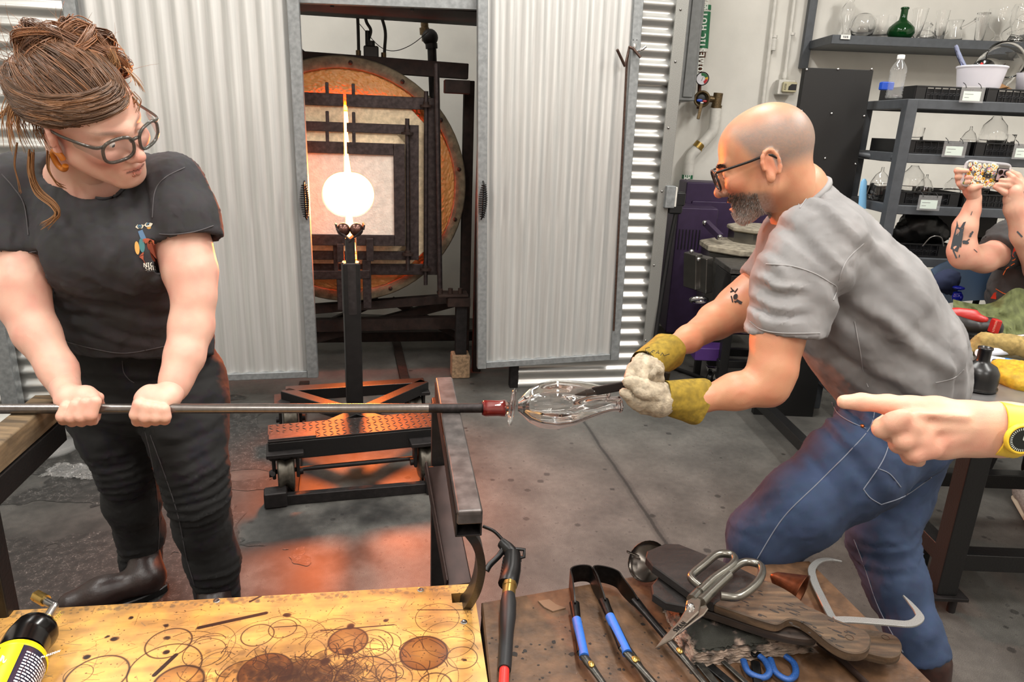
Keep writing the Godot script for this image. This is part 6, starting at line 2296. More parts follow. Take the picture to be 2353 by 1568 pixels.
func kiln() -> void:
	var t = thing("purple_kiln", "large purple metal kiln cabinet against the back wall", "kiln")
	var pm = mat("kiln_purple", Color(0.22, 0.15, 0.28), 0.5, 0.1, T.soft, 3)
	var b0 = zp(1548, 515, -4.35)
	var b1 = zp(1605, 560, -4.2)
	var g = G.new()
	g.box(Vector3(b0.x + 0.12, 0.52, -4.5), Vector3(0.24, 0.78, 0.48), 0.01)
	part("cabinet", g, pm, t)
	var yt = 0.91
	g = G.new()
	g.box(Vector3(b0.x + 0.38, 0.5, -4.62), Vector3(0.5, 0.86, 0.24), 0.01)
	g.box(Vector3(b0.x + 0.3, 0.97, -4.62), Vector3(0.42, 0.14, 0.22), 0.008)
	part("hood", g, pm, t)
	g = G.new()
	for k in 7: g.box(Vector3(b0.x + 0.02 + k * 0.02, 0.72, -4.257), Vector3(0.006, 0.12, 0.004), 0.001)
	part("vent_slots", g, M.black_plastic, t)
	g = G.new()
	g.bar(zp(1622, 512, -4.1), zp(1655, 545, -3.95), 0.035, 0.035)
	part("lid_arm", g, pm, t)
	for q in [[1619, 512, -4.08], [1654, 545, -3.93]]:
		g = G.new()
		g.ball(zp(q[0], q[1], q[2]), Vector3.ONE * 0.014)
		part("arm_pin", g, M.chrome, t)
	# round steel kiln with pale octagonal lid and small top lid
	t = thing("round_kiln", "polished steel octagonal kiln with pale fibre lids in front of the purple kiln", "kiln")
	var c = zp(1712, 575, -4.0)
	var s = mpp(c)
	var fib = mat("fibre_lid", Color(0.78, 0.74, 0.66), 0.95, 0, T.blotch, 3, T.bumps, 0.1)
	var oct = func(cc: Vector3, r: float, y0: float, y1: float) -> G:
		var gg = G.new()
		var pts = []
		for k in 8:
			var an = TAU * (k + 0.5) / 8
			pts.append(Vector3(cc.x + cos(an) * r, y0, cc.z + sin(an) * r))
		gg.prism(pts, Vector3(0, y1 - y0, 0), 0.006)
		return gg
	part("lid", oct.call(c, 104 * s, c.y - 0.0, c.y + 0.035), fib, t)
	part("body", oct.call(c, 98 * s, 0.42, c.y), mat("kiln_steel", Color(0.55, 0.54, 0.52), 0.22, 0.9, T.soft, 2), t)
	var c2 = zp(1738, 530, -4.12)
	part("small_lid", oct.call(c2, 68 * s, c2.y + 0.0, c2.y + 0.025), fib, t)
	part("small_body", oct.call(c2, 63 * s, c.y + 0.03, c2.y), M.kiln_steel, t)
	for k in 2:
		g = G.new()
		var q = zp(1592 + k * 24, 622 + k * 8, -3.72 + k * 0.04)
		g.box(q, Vector3(0.05, 0.19, 0.1), 0.006, Basis(Vector3.UP, 0.5) * Basis(Vector3(0, 0, 1), 0.12))
		part("switch_box", g, M.kiln_steel, t)
		g = G.new()
		g.ball(zp(1589 + k * 16, 578 + k * 18, -3.64), Vector3.ONE * 0.012)
		part("knob", g, M.chrome, t)
	for q in [[1620, 700], [1760, 690]]:
		var p = zp(q[0], q[1], -3.85)
		g = G.new()
		g.bar(Vector3(p.x, 0.0, p.z), Vector3(p.x, 0.42, p.z), 0.035, 0.035)
		part("stand", g, M.black_paint, t)
	g = G.new()
	g.tube(arcs(zp(1606, 690, -3.6), Vector3(0.04, 0, 0), Vector3(0, 0.015, 0.02), 1.0, 16), 0.012, 8)
	part("clamp_ring", g, M.chrome, t)
	# steel plate on a black rolling table, with casters
	t = thing("rolling_table", "black rolling work table with steel top plate and casters behind the man", "table")
	g = G.new()
	var p0 = zp(1680, 612, -3.48)
	var tx0 = p0.x
	g.box(Vector3(tx0 + 0.2, p0.y - 0.02, -3.6), Vector3(0.42, 0.03, 0.3), 0.004)
	part("top_plate", g, mat("plate_grey", Color(0.42, 0.41, 0.4), 0.35, 0.7, T.blotch, 4), t)
	g = G.new()
	g.box(Vector3(tx0 + 0.2, p0.y - 0.15, -3.6), Vector3(0.4, 0.22, 0.28), 0.006)
	part("box", g, M.black_paint, t)
	for x in [0.03, 0.38]:
		for z in [-3.5, -3.7]:
			g = G.new()
			g.bar(Vector3(tx0 + x, 0.12, z), Vector3(tx0 + x, p0.y - 0.04, z), 0.045, 0.045, Vector3(0, 0, 1))
			part("leg", g, M.black_paint, t)
			g = G.new()
			g.lathe([Vector2(0.0, -0.016), Vector2(0.04, -0.016), Vector2(0.045, -0.01), Vector2(0.045, 0.01), Vector2(0.04, 0.016), Vector2(0.0, 0.016)], Vector3(tx0 + x + 0.01, 0.045, z), Vector3(0.8, 0, 0.6).normalized(), 20)
			var cs = part("caster", g, M.black_rubber, t)
			g = G.new()
			g.box(Vector3(tx0 + x, 0.1, z), Vector3(0.05, 0.02, 0.05), 0.004)
			g.bar(Vector3(tx0 + x + 0.02, 0.045, z + 0.02), Vector3(tx0 + x + 0.01, 0.1, z + 0.01), 0.02, 0.004)
			part("caster_fork", g, M.chrome, cs)
	for z in [-3.5, -3.7]:
		g = G.new()
		g.bar(Vector3(tx0, 0.2, z), Vector3(tx0 + 0.4, 0.2, z), 0.04, 0.04)
		part("stretcher", g, M.black_paint, t)
	g = G.new()
	g.box(zp(1630, 808, -3.6), Vector3(0.18, 0.07, 0.12), 0.005)
	solo("purple_tray", g, mat("tray_purple", Color(0.24, 0.13, 0.36), 0.45), "purple metal tray low under the round kiln", "tray")
	g = G.new()
	g.bar(yp(1735, 912, 0.1), yp(2118, 1290, 0.1), 0.05, 0.05)
	solo("floor_rail", g, M.black_paint, "long black steel bar low over the floor running towards the man's heel", "rail")
	g = G.new()
	g.tube(lerp_pts([yp(1520, 838, 0.012), yp(1560, 850, 0.012), yp(1610, 868, 0.012), yp(1700, 905, 0.012), yp(1760, 940, 0.012)]), 0.012, 8)
	solo("floor_cable", g, M.hose_black, "thick black cable snaking over the floor behind the gloves", "cable")

# ---------- figures ----------
func pt(q: Array) -> Vector3: return zp(q[0], q[1], q[2])
func rad(q: Array) -> float: return q[3] * mpp(pt(q))
func chain(s: Sdf, list: Array, k = 0.02, fn = Vector3.ZERO, f = 1.0, sub = false) -> void:   # points [x, y, z, radius in sight pixels]
	for i in list.size() - 1:
		s.cone(pt(list[i]), rad(list[i]), pt(list[i + 1]), rad(list[i + 1]), k, fn, f, sub)
func blob(s: Sdf, q: Array, r: Vector3, k = 0.02, sub = false, bs = Basis()) -> void:
	s.ell(pt(q), r, bs, k, sub)
func onto(s: Sdf, x: float, y: float, z0: float, off = 0.001) -> Vector3:   # the surface of s seen at (x, y)
	var d = sight(x, y).normalized()
	return s.hit(zp(x, y, z0), d, 0.6) - d * off
func seam(g: G, s: Sdf, px: Array, z0: float, r = 0.0012, n = 8, off = 0.0006) -> void:
	var c = Curve2D.new()
	for i in px.size():
		var a = Vector2(px[i][0], px[i][1])
		var t = (Vector2(px[mini(i + 1, px.size() - 1)][0], px[mini(i + 1, px.size() - 1)][1]) - Vector2(px[maxi(i - 1, 0)][0], px[maxi(i - 1, 0)][1])) / 6.0
		c.add_point(a, -t, t)
	var out = []
	for i in (px.size() - 1) * n + 1:
		var q = c.sample(mini(i / n, px.size() - 2), float(i) / n - mini(i / n, px.size() - 2))
		out.append(onto(s, q.x, q.y, z0, off))
	g.tube(out, r, 5)
func seams(parent: Node, s: Sdf, list: Array, z0: float, m: Material, r = 0.0012) -> void:
	for q in list:
		var g = G.new()
		seam(g, s, q, z0, r)
		part("seam", g, m, parent)
func inked(g: G, s: Sdf, poly: Array, z0: float, col: Color, off = 0.0012) -> void:   # a flat print or tattoo lying on the surface
	var p2 = PackedVector2Array()
	for q in poly: p2.append(Vector2(q[0], q[1]))
	var tr = Geometry2D.triangulate_polygon(p2)
	g.tint = col
	var f = g.v.size()
	for q in p2:
		g.vert(onto(s, q.x, q.y, z0, off), -sight(q.x, q.y))
	for i in range(0, tr.size(), 3):
		var a: Vector2 = p2[tr[i]]
		if (p2[tr[i + 1]] - a).cross(p2[tr[i + 2]] - a) < 0: g.tri(f + tr[i], f + tr[i + 1], f + tr[i + 2])
		else: g.tri(f + tr[i], f + tr[i + 2], f + tr[i + 1])
func oval(x: float, y: float, rx: float, ry: float, a = 0.0, n = 14) -> Array:
	var o = []
	for i in n:
		var t = TAU * i / n
		var q = Vector2(cos(t) * rx, sin(t) * ry).rotated(a)
		o.append([x + q.x, y + q.y])
	return o
func stripe(a: Array, b: Array, w: float, w2 = -1.0) -> Array:
	if w2 < 0: w2 = w
	var d = Vector2(b[0] - a[0], b[1] - a[1]).normalized().orthogonal()
	return [[a[0] + d.x * w, a[1] + d.y * w], [b[0] + d.x * w2, b[1] + d.y * w2], [b[0] - d.x * w2, b[1] - d.y * w2], [a[0] - d.x * w, a[1] - d.y * w]]
func inked_text(g: G, s: Sdf, txt: String, size: float, x: float, y: float, ang: float, z0: float, col: Color) -> void:
	var h = G.new()
	h.text(txt, size, Vector3.RIGHT, Vector3.UP, Vector3.ZERO, 0.001)
	var f = g.v.size()
	g.tint = col
	for i in h.v.size():
		var q = Vector2(h.v[i].x, -h.v[i].y).rotated(ang)
		g.vert(onto(s, x + q.x, y + q.y, z0, 0.0012 + (0.0002 if h.v[i].z > 0 else 0.0)), -sight(x, y))
	for k in h.ix: g.ix.append(f + k)

class Flesh:
	var base: Color
	var red: Color
	var kind = ""
	var nz = FastNoiseLite.new()
	var stub = Color(0.2, 0.17, 0.15)
	func _init(b: Color, r: Color, k = ""):
		base = b; red = r; kind = k; nz.frequency = 18.0; nz.fractal_octaves = 3
	func near(p: Vector3, c: Vector3, r: float) -> float:
		return clampf(1.0 - p.distance_to(c) / r, 0, 1)
	func body(p: Vector3, _n: Vector3) -> Color:
		return base.lerp(red, clampf(0.35 + nz.get_noise_3dv(p) * 0.9, 0, 1) * 0.5)
	func head(p: Vector3, n: Vector3) -> Color:
		var m = Vector3(absf(p.x), p.y, p.z)
		var c = base.lerp(red, clampf(0.3 + nz.get_noise_3dv(p * 1.5) * 0.8, 0, 1) * 0.4)
		c = c.lerp(red, 0.8 * near(m, Vector3(0.045, -0.035, 0.07), 0.04) + 0.7 * near(m, Vector3(0, -0.036, 0.115), 0.025) + 0.6 * near(m, Vector3(0.08, -0.01, -0.01), 0.04))
		var lip = clampf(1.6 - Vector2(m.x / 0.021, (m.y + 0.0675) / 0.0095).length() * 1.25, 0, 1) if p.z > 0.07 else 0.0
		c = c.lerp(red.darkened(0.2), lip * 0.85)
		if p.z > 0.06 and absf(m.y + 0.0672) < 0.0015 and m.x < 0.022: c = c.darkened(0.75)
		if kind == "man":
			var g = nz.get_noise_3dv(p * 9.0) * 0.5 + 0.5
			# close-cropped hair round the back and sides
			var hair = clampf((0.028 - p.z + 0.5 * p.y - 0.01) / 0.02, 0, 1) * clampf((p.y + 0.035) / 0.03, 0, 1) * clampf((0.112 - p.y) / 0.05, 0, 1)
			if m.x > 0.0815 and p.y < 0.03 and p.z > -0.035 and p.z < 0.012: hair = 0.0
			c = c.lerp(stub, hair * (0.55 + 0.45 * g))
			# beard and moustache under the cheek line
			var b = clampf((-0.036 - p.y - 0.25 * (0.075 - p.z)) / 0.012, 0, 1) * clampf((p.z + 0.005) / 0.02, 0, 1) * clampf((p.y + 0.125) / 0.02, 0, 1)
			if m.x < 0.012 and p.y > -0.05: b = 0.0
			c = c.lerp(Color(0.17, 0.12, 0.1).lerp(Color(0.5, 0.45, 0.42), clampf((-p.y - 0.065) * 22.0 + g - 0.5, 0, 1)), b * (1.0 - lip) * 0.75)
		# brows
		var bw = clampf(1.3 - Vector2((m.x - 0.032) / 0.022, (m.y - 0.021 - (m.x - 0.03) * 0.15) / 0.0055).length() * 1.1, 0, 1) if p.z > 0.05 else 0.0
		c = c.lerp(stub.darkened(0.3), bw * 0.75)
		return c

class Cloth:
	var a: Color
	var b: Color
	var amp = 0.004
	var fr = Vector3(1, 1, 1)
	var nz = FastNoiseLite.new()
	var fine = FastNoiseLite.new()
	var folds = []      # [centre, axis, radius, wavelength, amount]
	func _init(a_: Color, b_: Color, amp_: float, fr_: Vector3, sd = 1):
		a = a_; b = b_; amp = amp_; fr = fr_
		nz.seed = sd; nz.frequency = 1.0; nz.fractal_octaves = 2; nz.domain_warp_enabled = true; nz.domain_warp_amplitude = 0.6; nz.domain_warp_frequency = 0.8
		fine.frequency = 9.0; fine.fractal_octaves = 3; fine.seed = sd + 5
	func disp(p: Vector3, _n: Vector3) -> float:
		var v = nz.get_noise_3dv(p * fr)
		var e = amp * (1.0 - absf(v) * 2.6)
		for f in folds:
			var q: Vector3 = p - f[0]
			var w = 1.0 - q.length() / f[2]
			if w > 0:
				var t: float = q.dot(f[1]) + 0.012 * nz.get_noise_3dv(p * 7.0)
				e += f[4] * minf(1.0, w * 2.0) * (sin(t * TAU / f[3]) + 0.4 * sin(t * TAU * 1.7 / f[3] + 1.0))
		return e
	func col(p: Vector3, _n: Vector3) -> Color:
		return a.lerp(b, clampf(0.5 + fine.get_noise_3dv(p) * 1.2, 0, 1))

func head_field(neck: Vector3, nr = 0.05, smile = 0.0, wide = 1.0, open_mouth = false) -> Sdf:
	var s = Sdf.new(Vector3(-0.105, -0.185, -0.13), Vector3(0.105, 0.135, 0.138), 0.0032)
	s.cone(Vector3(0, -0.045, -0.03), nr, neck, nr * 1.12, 0.03)
	s.ell(Vector3(0, 0.033, -0.016), Vector3(0.075 * wide, 0.086, 0.094), Basis(), 0.03)
	s.ell(Vector3(0, 0.045, 0.028), Vector3(0.06 * wide, 0.052, 0.054), Basis(), 0.03)
	s.ell(Vector3(0, -0.022, 0.028), Vector3(0.06 * wide, 0.078, 0.062), Basis(), 0.03)
	for x in [-1.0, 1.0]:
		s.cone(Vector3(x * 0.05 * wide, -0.056, 0.004), 0.02, Vector3(x * 0.017, -0.094, 0.062), 0.019, 0.03)
		s.ell(Vector3(x * 0.04, -0.03 + smile * 0.006, 0.064), Vector3(0.022, 0.02, 0.018 + smile * 0.006), Basis(), 0.02)
		s.cone(Vector3(x * 0.006, 0.017, 0.088), 0.008, Vector3(x * 0.042, 0.021, 0.068), 0.008, 0.016)
		s.ell(Vector3(x * 0.032, -0.001, 0.099), Vector3(0.018, 0.011, 0.014), Basis(), 0.012, true)
		s.ell(Vector3(x * 0.032, 0.0, 0.0775), Vector3(0.015, 0.0115, 0.0115), Basis(), 0.005)
		s.ell(Vector3(x * 0.032, -0.001, 0.093), Vector3(0.0115, 0.0036, 0.01), Basis(), 0.002, true)
		# ears: shell, rim, lobe, hollow
		var eb = Basis(Vector3.UP, x * 0.42)
		var ec = Vector3(x * 0.077 * wide, -0.006, -0.012)
		s.ell(ec, Vector3(0.006, 0.029, 0.018), eb, 0.006)
		for i in 9:
			var a0 = -0.9 + 4.3 * i / 9.0
			var a1 = -0.9 + 4.3 * (i + 1) / 9.0
			var e0 = ec + eb * Vector3(x * 0.006, sin(a0) * 0.029, -cos(a0) * -0.0 - cos(a0 - 1.57) * 0.0) + eb * Vector3(0, 0, cos(a0 + PI) * 0.018)
			var e1 = ec + eb * Vector3(x * 0.006, sin(a1) * 0.029, cos(a1 + PI) * 0.018)
			s.cone(e0, 0.0042, e1, 0.0042, 0.003)
		s.ell(ec + Vector3(x * 0.004, -0.028, 0.006), Vector3(0.006, 0.011, 0.009), Basis(), 0.006)
		s.ell(ec + eb * Vector3(x * 0.009, -0.002, 0.004), Vector3(0.006, 0.015, 0.009), eb, 0.003, true)
	s.ell(Vector3(0, -0.097, 0.068), Vector3(0.021, 0.015, 0.017), Basis(), 0.02)
	s.ell(Vector3(0, -0.066, 0.075), Vector3(0.029, 0.022, 0.0165), Basis(), 0.02)
	s.cone(Vector3(0, 0.01, 0.086), 0.0075, Vector3(0, -0.03, 0.108), 0.0095, 0.014)
	s.ell(Vector3(0, -0.035, 0.109), Vector3(0.0115, 0.0105, 0.0105), Basis(), 0.008)
	for x in [-1.0, 1.0]:
		s.ell(Vector3(x * 0.0125, -0.039, 0.098), Vector3(0.0075, 0.0075, 0.0095), Basis(), 0.007)
		s.ell(Vector3(x * 0.006, -0.046, 0.103), Vector3(0.0034, 0.003, 0.005), Basis(), 0.003, true)
		var up = smile * 0.005
		s.cone(Vector3(x * 0.024, -0.066 + up, 0.08), 0.0026, Vector3(x * 0.004, -0.0615, 0.0925), 0.0052, 0.005)
		s.cone(Vector3(x * 0.021, -0.069 + up, 0.08), 0.003, Vector3(0, -0.0735, 0.0915), 0.0062, 0.006)
		s.cone(Vector3(x * 0.025, -0.067 + up, 0.086), 0.0013, Vector3(0, -0.0672, 0.1), 0.0013, 0.002, Vector3.ZERO, 1.0, true)
	if open_mouth:
		s.ell(Vector3(0, -0.068, 0.095), Vector3(0.019, 0.0055, 0.02), Basis(), 0.004, true)
	return s

func eyes(t: Node3D, X: Transform3D, iris: Color, look = Vector3(0, -0.25, 1)) -> void:
	for x in [-1.0, 1.0]:
		var g = G.new()
		g.X = X
		var c = Vector3(x * 0.032, -0.001, 0.0765)
		g.tint = lin(0.88, 0.86, 0.84)
		g.ball(c, Vector3.ONE * 0.0115)
		var d = look.normalized()
		g.tint = iris
		g.ball(c + d * 0.0078, Vector3(0.0052, 0.0052, 0.0045), Basis(), 12, 8)
		g.tint = Color(0.005, 0.005, 0.005)
		g.ball(c + d * 0.0098, Vector3(0.0026, 0.0026, 0.0028), Basis(), 10, 8)
		part("eye", g, vmat("eye", 0.15), t)

func arcs(c: Vector3, a: Vector3, b: Vector3, e = 0.72, n = 28) -> Array:   # rounded-square loop
	var o = []
	for i in n + 1:
		var t = TAU * i / n
		var x = signf(cos(t)) * pow(absf(cos(t)), e)
		var y = signf(sin(t)) * pow(absf(sin(t)), e)
		o.append(c + a * x + b * y)
	return o

func spectacles(t: Node3D, X: Transform3D, rim: Material, thick: float, shields: bool, tint: Color) -> void:
	var o = Node3D.new()
	o.name = "glasses"; t.add_child(o); o.transform = X
	var g = G.new()
	for x in [-1.0, 1.0]:
		var c = Vector3(x * 0.035, -0.004, 0.104)
		var a = Vector3(x * 0.028, 0, -0.007)
		var b = Vector3(0, 0.0235, 0.002)
		g.tube(arcs(c, a, b), thick, 8, false, 1.0)
		g.tube(lerp_pts([Vector3(x * 0.06, 0.012, 0.098), Vector3(x * 0.073, 0.012, 0.088), Vector3(x * 0.082, 0.012, 0.03), Vector3(x * 0.083, 0.012, -0.015), Vector3(x * 0.079, -0.006, -0.034)]), thick * 1.1, 8, true, 0.6, Vector3.RIGHT)
	g.tube(lerp_pts([Vector3(-0.011, 0.004, 0.107), Vector3(0, 0.008, 0.111), Vector3(0.011, 0.004, 0.107)]), thick, 8)
	part("frame", g, rim, o)
	for x in [-1.0, 1.0]:
		g = G.new()
		var c = Vector3(x * 0.035, -0.004, 0.104)
		var ring = PackedVector3Array()
		var ring2 = PackedVector3Array()
		var loop = arcs(c, Vector3(x * 0.028, 0, -0.007), Vector3(0, 0.0235, 0.002))
		for i in loop.size() - 1:
			ring.append(loop[i]); ring2.append(loop[i])
		g.fan(ring, Vector3(x * 0.2, 0, 1).normalized())
		part("lens", g, pane("lens_pane", tint, 0.07), o)
		if shields:
			g = G.new()
			var rows = []
			for i in 7:
				var u = i / 6.0
				rows.append(PackedVector3Array([Vector3(x * (0.062 + 0.02 * u), 0.014 - 0.002 * u, 0.098 - 0.05 * u), Vector3(x * (0.064 + 0.018 * u), -0.006 + 0.01 * u, 0.098 - 0.048 * u), Vector3(x * (0.06 + 0.02 * u), -0.024 + 0.024 * u, 0.096 - 0.045 * u)]))
			g.grid(rows)
			part("side_shield", g, pane("shield_pane", Color(0.35, 0.34, 0.28), 0.4), o)

func pane(key: String, col: Color, alpha: float) -> StandardMaterial3D:
	if M.has(key): return M[key]
	var m = StandardMaterial3D.new()
	m.resource_name = key
	m.albedo_color = Color(col, alpha); m.roughness = 0.03
	m.transparency = BaseMaterial3D.TRANSPARENCY_ALPHA
	M[key] = m
	return m

func strand(g: G, pts: Array, r: float, n = 4) -> void:
	var c = lerp_pts(pts, n)
	var rr = []
	for i in c.size(): rr.append(r * (1.0 - 0.75 * pow(float(i) / (c.size() - 1), 3)))
	g.tube(c, rr, 3, false)

func fist(s: Sdf, fingers: Array, thumb: Array, palm: Array, k = 0.004) -> void:
	for q in palm: chain(s, q, 0.014)
	for f in fingers: chain(s, f, k)
	chain(s, thumb, k)

func hairline(a: float) -> float:   # lowest latitude of the hair at longitude a, 0 over the nose
	return lerpf(-0.72, 0.26, clampf(0.5 + cos(a) * 0.75, 0, 1)) - 0.3 * exp(-pow((a + 0.85) / 0.5, 2))

func woman() -> void:
	var t = thing("person", "woman with auburn bun and glasses in charcoal tee and black jeans gripping the pipe", "person")
	var skin = Flesh.new(lin(0.86, 0.69, 0.61), lin(0.82, 0.51, 0.46))
	var HX = Transform3D(Basis(Vector3(0.246, 0.47, -0.848), Vector3(0.251, 0.814, 0.524), Vector3(0.936, -0.342, 0.082)).orthonormalized() * Basis(Vector3.UP, -0.2) * Basis(Vector3.RIGHT, -0.13), zp(211, 276, -1.41))
	var sm = vmat("skin", 0.5, T.bumps, 0.02, 30.0, 0.12)
	# skin: neck, chest, arms, then hands and head on finer grids
	var g = G.new()
	var s = Sdf.new(Vector3(-1.3, 0.78, -1.72), Vector3(-0.58, 1.36, -1.2), 0.0075)
	chain(s, [[70, 440, -1.53, 40], [42, 510, -1.48, 50], [46, 560, -1.46, 52], [51, 650, -1.42, 53], [55, 700, -1.41, 51], [84, 765, -1.39, 46], [134, 850, -1.36, 38], [152, 896, -1.335, 33]], 0.02)
	chain(s, [[390, 440, -1.53, 40], [415, 510, -1.495, 52], [424, 570, -1.48, 57], [437, 625, -1.46, 57], [446, 680, -1.44, 45], [440, 750, -1.42, 46], [424, 820, -1.38, 41], [406, 870, -1.35, 33], [398, 896, -1.335, 31]], 0.02)
	chain(s, [[175, 330, -1.45, 62], [190, 400, -1.5, 62], [215, 450, -1.53, 75]], 0.02)
	chain(s, [[70, 440, -1.54, 50], [215, 440, -1.54, 85], [400, 445, -1.54, 50]], 0.03)
	chain(s, [[215, 460, -1.54, 95], [240, 560, -1.55, 90]], 0.03)
	s.into(g, skin.body)
	var hf = head_field(Vector3(0.0, -0.15, -0.06), 0.05, 0.8)
	hf.into(g, skin.head, null, HX)
	for q in [1, 0]:
		if q:
			s = Sdf.new(zp(105, 990, -1.34), zp(245, 868, -1.18), 0.0028)
			fist(s, [[[151, 936, -1.25, 13], [143, 957, -1.243, 13], [146, 966, -1.268, 11], [150, 960, -1.3, 10]], [[175, 931, -1.247, 14], [164, 958, -1.24, 13.5], [166, 969, -1.267, 12], [168, 960, -1.3, 11]], [[198, 926, -1.247, 14], [187, 957, -1.24, 13.5], [188, 969, -1.267, 12], [188, 960, -1.3, 11]], [[219, 923, -1.25, 13.5], [209, 953, -1.243, 13.5], [209, 966, -1.267, 12], [208, 958, -1.3, 11]]],
				[[205, 906, -1.285, 17], [227, 913, -1.285, 10], [230, 930, -1.3, 9], [220, 960, -1.305, 9], [217, 970, -1.285, 8]],
				[[[150, 888, -1.335, 33], [158, 915, -1.285, 29]], [[160, 915, -1.285, 26], [195, 910, -1.28, 25]], [[156, 925, -1.272, 20], [210, 917, -1.268, 18]]])
		else:
			s = Sdf.new(zp(288, 995, -1.36), zp(445, 868, -1.18), 0.0028)
			fist(s, [[[319, 929, -1.258, 14], [312, 953, -1.255, 13.5], [316, 968, -1.28, 12], [322, 960, -1.315, 11]], [[336, 935, -1.256, 14], [334, 958, -1.252, 13.5], [336, 970, -1.278, 12], [338, 960, -1.315, 11]], [[355, 938, -1.258, 14], [357, 958, -1.255, 13], [358, 967, -1.28, 11.5], [358, 960, -1.315, 11]], [[377, 941, -1.263, 13.5], [380, 958, -1.262, 12.5], [379, 966, -1.285, 11], [376, 958, -1.315, 10]]],
				[[345, 905, -1.31, 17], [318, 925, -1.315, 11], [315, 955, -1.32, 10], [325, 973, -1.295, 8]],
				[[[401, 888, -1.345, 31], [385, 912, -1.305, 28]], [[385, 912, -1.305, 26], [345, 908, -1.292, 25]], [[372, 925, -1.285, 20], [328, 919, -1.278, 19]]])
		s.into(g, skin.body)
	part("body", g, sm, t)
	eyes(t, HX, lin(0.3, 0.34, 0.36), Vector3(0.1, -0.35, 1))
	# T-shirt
	var tee = Cloth.new(lin(0.185, 0.181, 0.191), lin(0.222, 0.217, 0.225), 0.0035, Vector3(7, 3.5, 7), 4)
	var X = Vector3.RIGHT
	s = Sdf.new(Vector3(-1.38, 0.66, -1.95), Vector3(-0.5, 1.36, -1.22), 0.0062)
	chain(s, [[222, 470, -1.54, 115], [245, 580, -1.56, 125], [275, 690, -1.62, 118], [312, 780, -1.68, 118], [322, 850, -1.7, 118]], 0.05, X, 1.32)
	chain(s, [[75, 425, -1.54, 66], [200, 425, -1.56, 74], [390, 425, -1.54, 66]], 0.04)
	blob(s, [185, 570, -1.46], Vector3(0.085, 0.09, 0.075), 0.05)
	blob(s, [310, 570, -1.46], Vector3(0.085, 0.09, 0.075), 0.05)
	chain(s, [[48, 430, -1.51, 76], [38, 560, -1.465, 72], [37, 600, -1.453, 72]], 0.02)
	chain(s, [[400, 425, -1.515, 70], [425, 500, -1.49, 71], [438, 565, -1.478, 73]], 0.02)
	var lh = pt([38, 590, -1.46])
	var rh = pt([433, 552, -1.48])
	s.cut(lh, (pt([34, 640, -1.44]) - pt([40, 540, -1.475])).normalized(), 0.105)
	s.cut(rh, (pt([446, 600, -1.465]) - pt([428, 510, -1.488])).normalized(), 0.09)
	chain(s, [[39, 575, -1.463, 61], [34, 640, -1.44, 61]], 0.003, Vector3.ZERO, 1.0, true)
	chain(s, [[431, 540, -1.482, 62], [444, 600, -1.465, 62]], 0.003, Vector3.ZERO, 1.0, true)
	s.cut(pt([310, 818, -1.6]), Vector3(0.0, -1.0, 0.25).normalized(), 0.4)
	chain(s, [[300, 790, -1.66, 108], [322, 850, -1.7, 112]], 0.003, X, 1.35, true)
	blob(s, [222, 415, -1.47], Vector3(0.062, 0.04, 0.11), 0.008, true)
	blob(s, [190, 385, -1.52], Vector3(0.07, 0.06, 0.09), 0.008, true)
	tee.folds = [[pt([300, 690, -1.5]), Vector3(0.5, 0.8, 0.2).normalized(), 0.16, 0.06, 0.004], [pt([360, 620, -1.47]), Vector3(-0.7, 0.6, 0).normalized(), 0.12, 0.05, 0.004], [pt([260, 470, -1.42]), Vector3(0.9, 0.2, 0).normalized(), 0.1, 0.06, 0.003], [pt([160, 690, -1.52]), Vector3(0.2, 0.9, 0).normalized(), 0.12, 0.05, 0.004]]
	var shirt = part("tee_shirt", s.mesh(tee.col, tee.disp), vmat("cotton", 0.9, T.weave, 0.03, 12.0), t)
	var sd = s
	s.cloth = tee
	g = G.new()
	seam(g, sd, [[172, 395], [182, 425], [205, 448], [235, 457], [262, 452], [285, 432]], -1.25, 0.0035, 8, 0.001)
	part("collar_rib", g, mat("tee_rib", Color(0.2, 0.195, 0.205), 0.9), shirt)
	seams(shirt, sd, [[[2, 578], [40, 583], [84, 578]], [[366, 538], [400, 539], [450, 532], [490, 519]], [[350, 500], [356, 440], [380, 408], [425, 385]], [[65, 540], [55, 470], [30, 430], [3, 400]], [[150, 785], [220, 803], [290, 812], [380, 796]]], -1.25, mat("tee_seam", Color(0.33, 0.32, 0.33), 0.9))
	# chest print: hand with two raised fingers, eyes at their tips, lettering below
	g = G.new()
	var z0 = -1.25
	var ink = lin(0.1, 0.1, 0.11)
	for q in [[stripe([322, 530], [332, 555], 5.5, 6.5), lin(0.36, 0.48, 0.6)], [stripe([342, 522], [346, 558], 4.5, 5.5), lin(0.8, 0.6, 0.32)]]:
		inked(g, sd, q[0], z0, q[1], 0.0014)
	for q in [[321, 520], [341, 516]]:
		inked(g, sd, [[q[0] - 10, q[1] + 2], [q[0] - 5, q[1] - 4], [q[0] + 5, q[1] - 4], [q[0] + 10, q[1] - 2], [q[0] + 6, q[1] + 5], [q[0] - 5, q[1] + 6]], z0, lin(0.85, 0.82, 0.74), 0.0016)
		inked(g, sd, oval(q[0], q[1], 5.5, 5.0), z0, ink, 0.002)
		inked(g, sd, oval(q[0], q[1], 4.2, 3.8), z0, lin(0.36, 0.5, 0.6), 0.0024)
		inked(g, sd, oval(q[0], q[1], 2.0, 2.0), z0, ink, 0.0028)
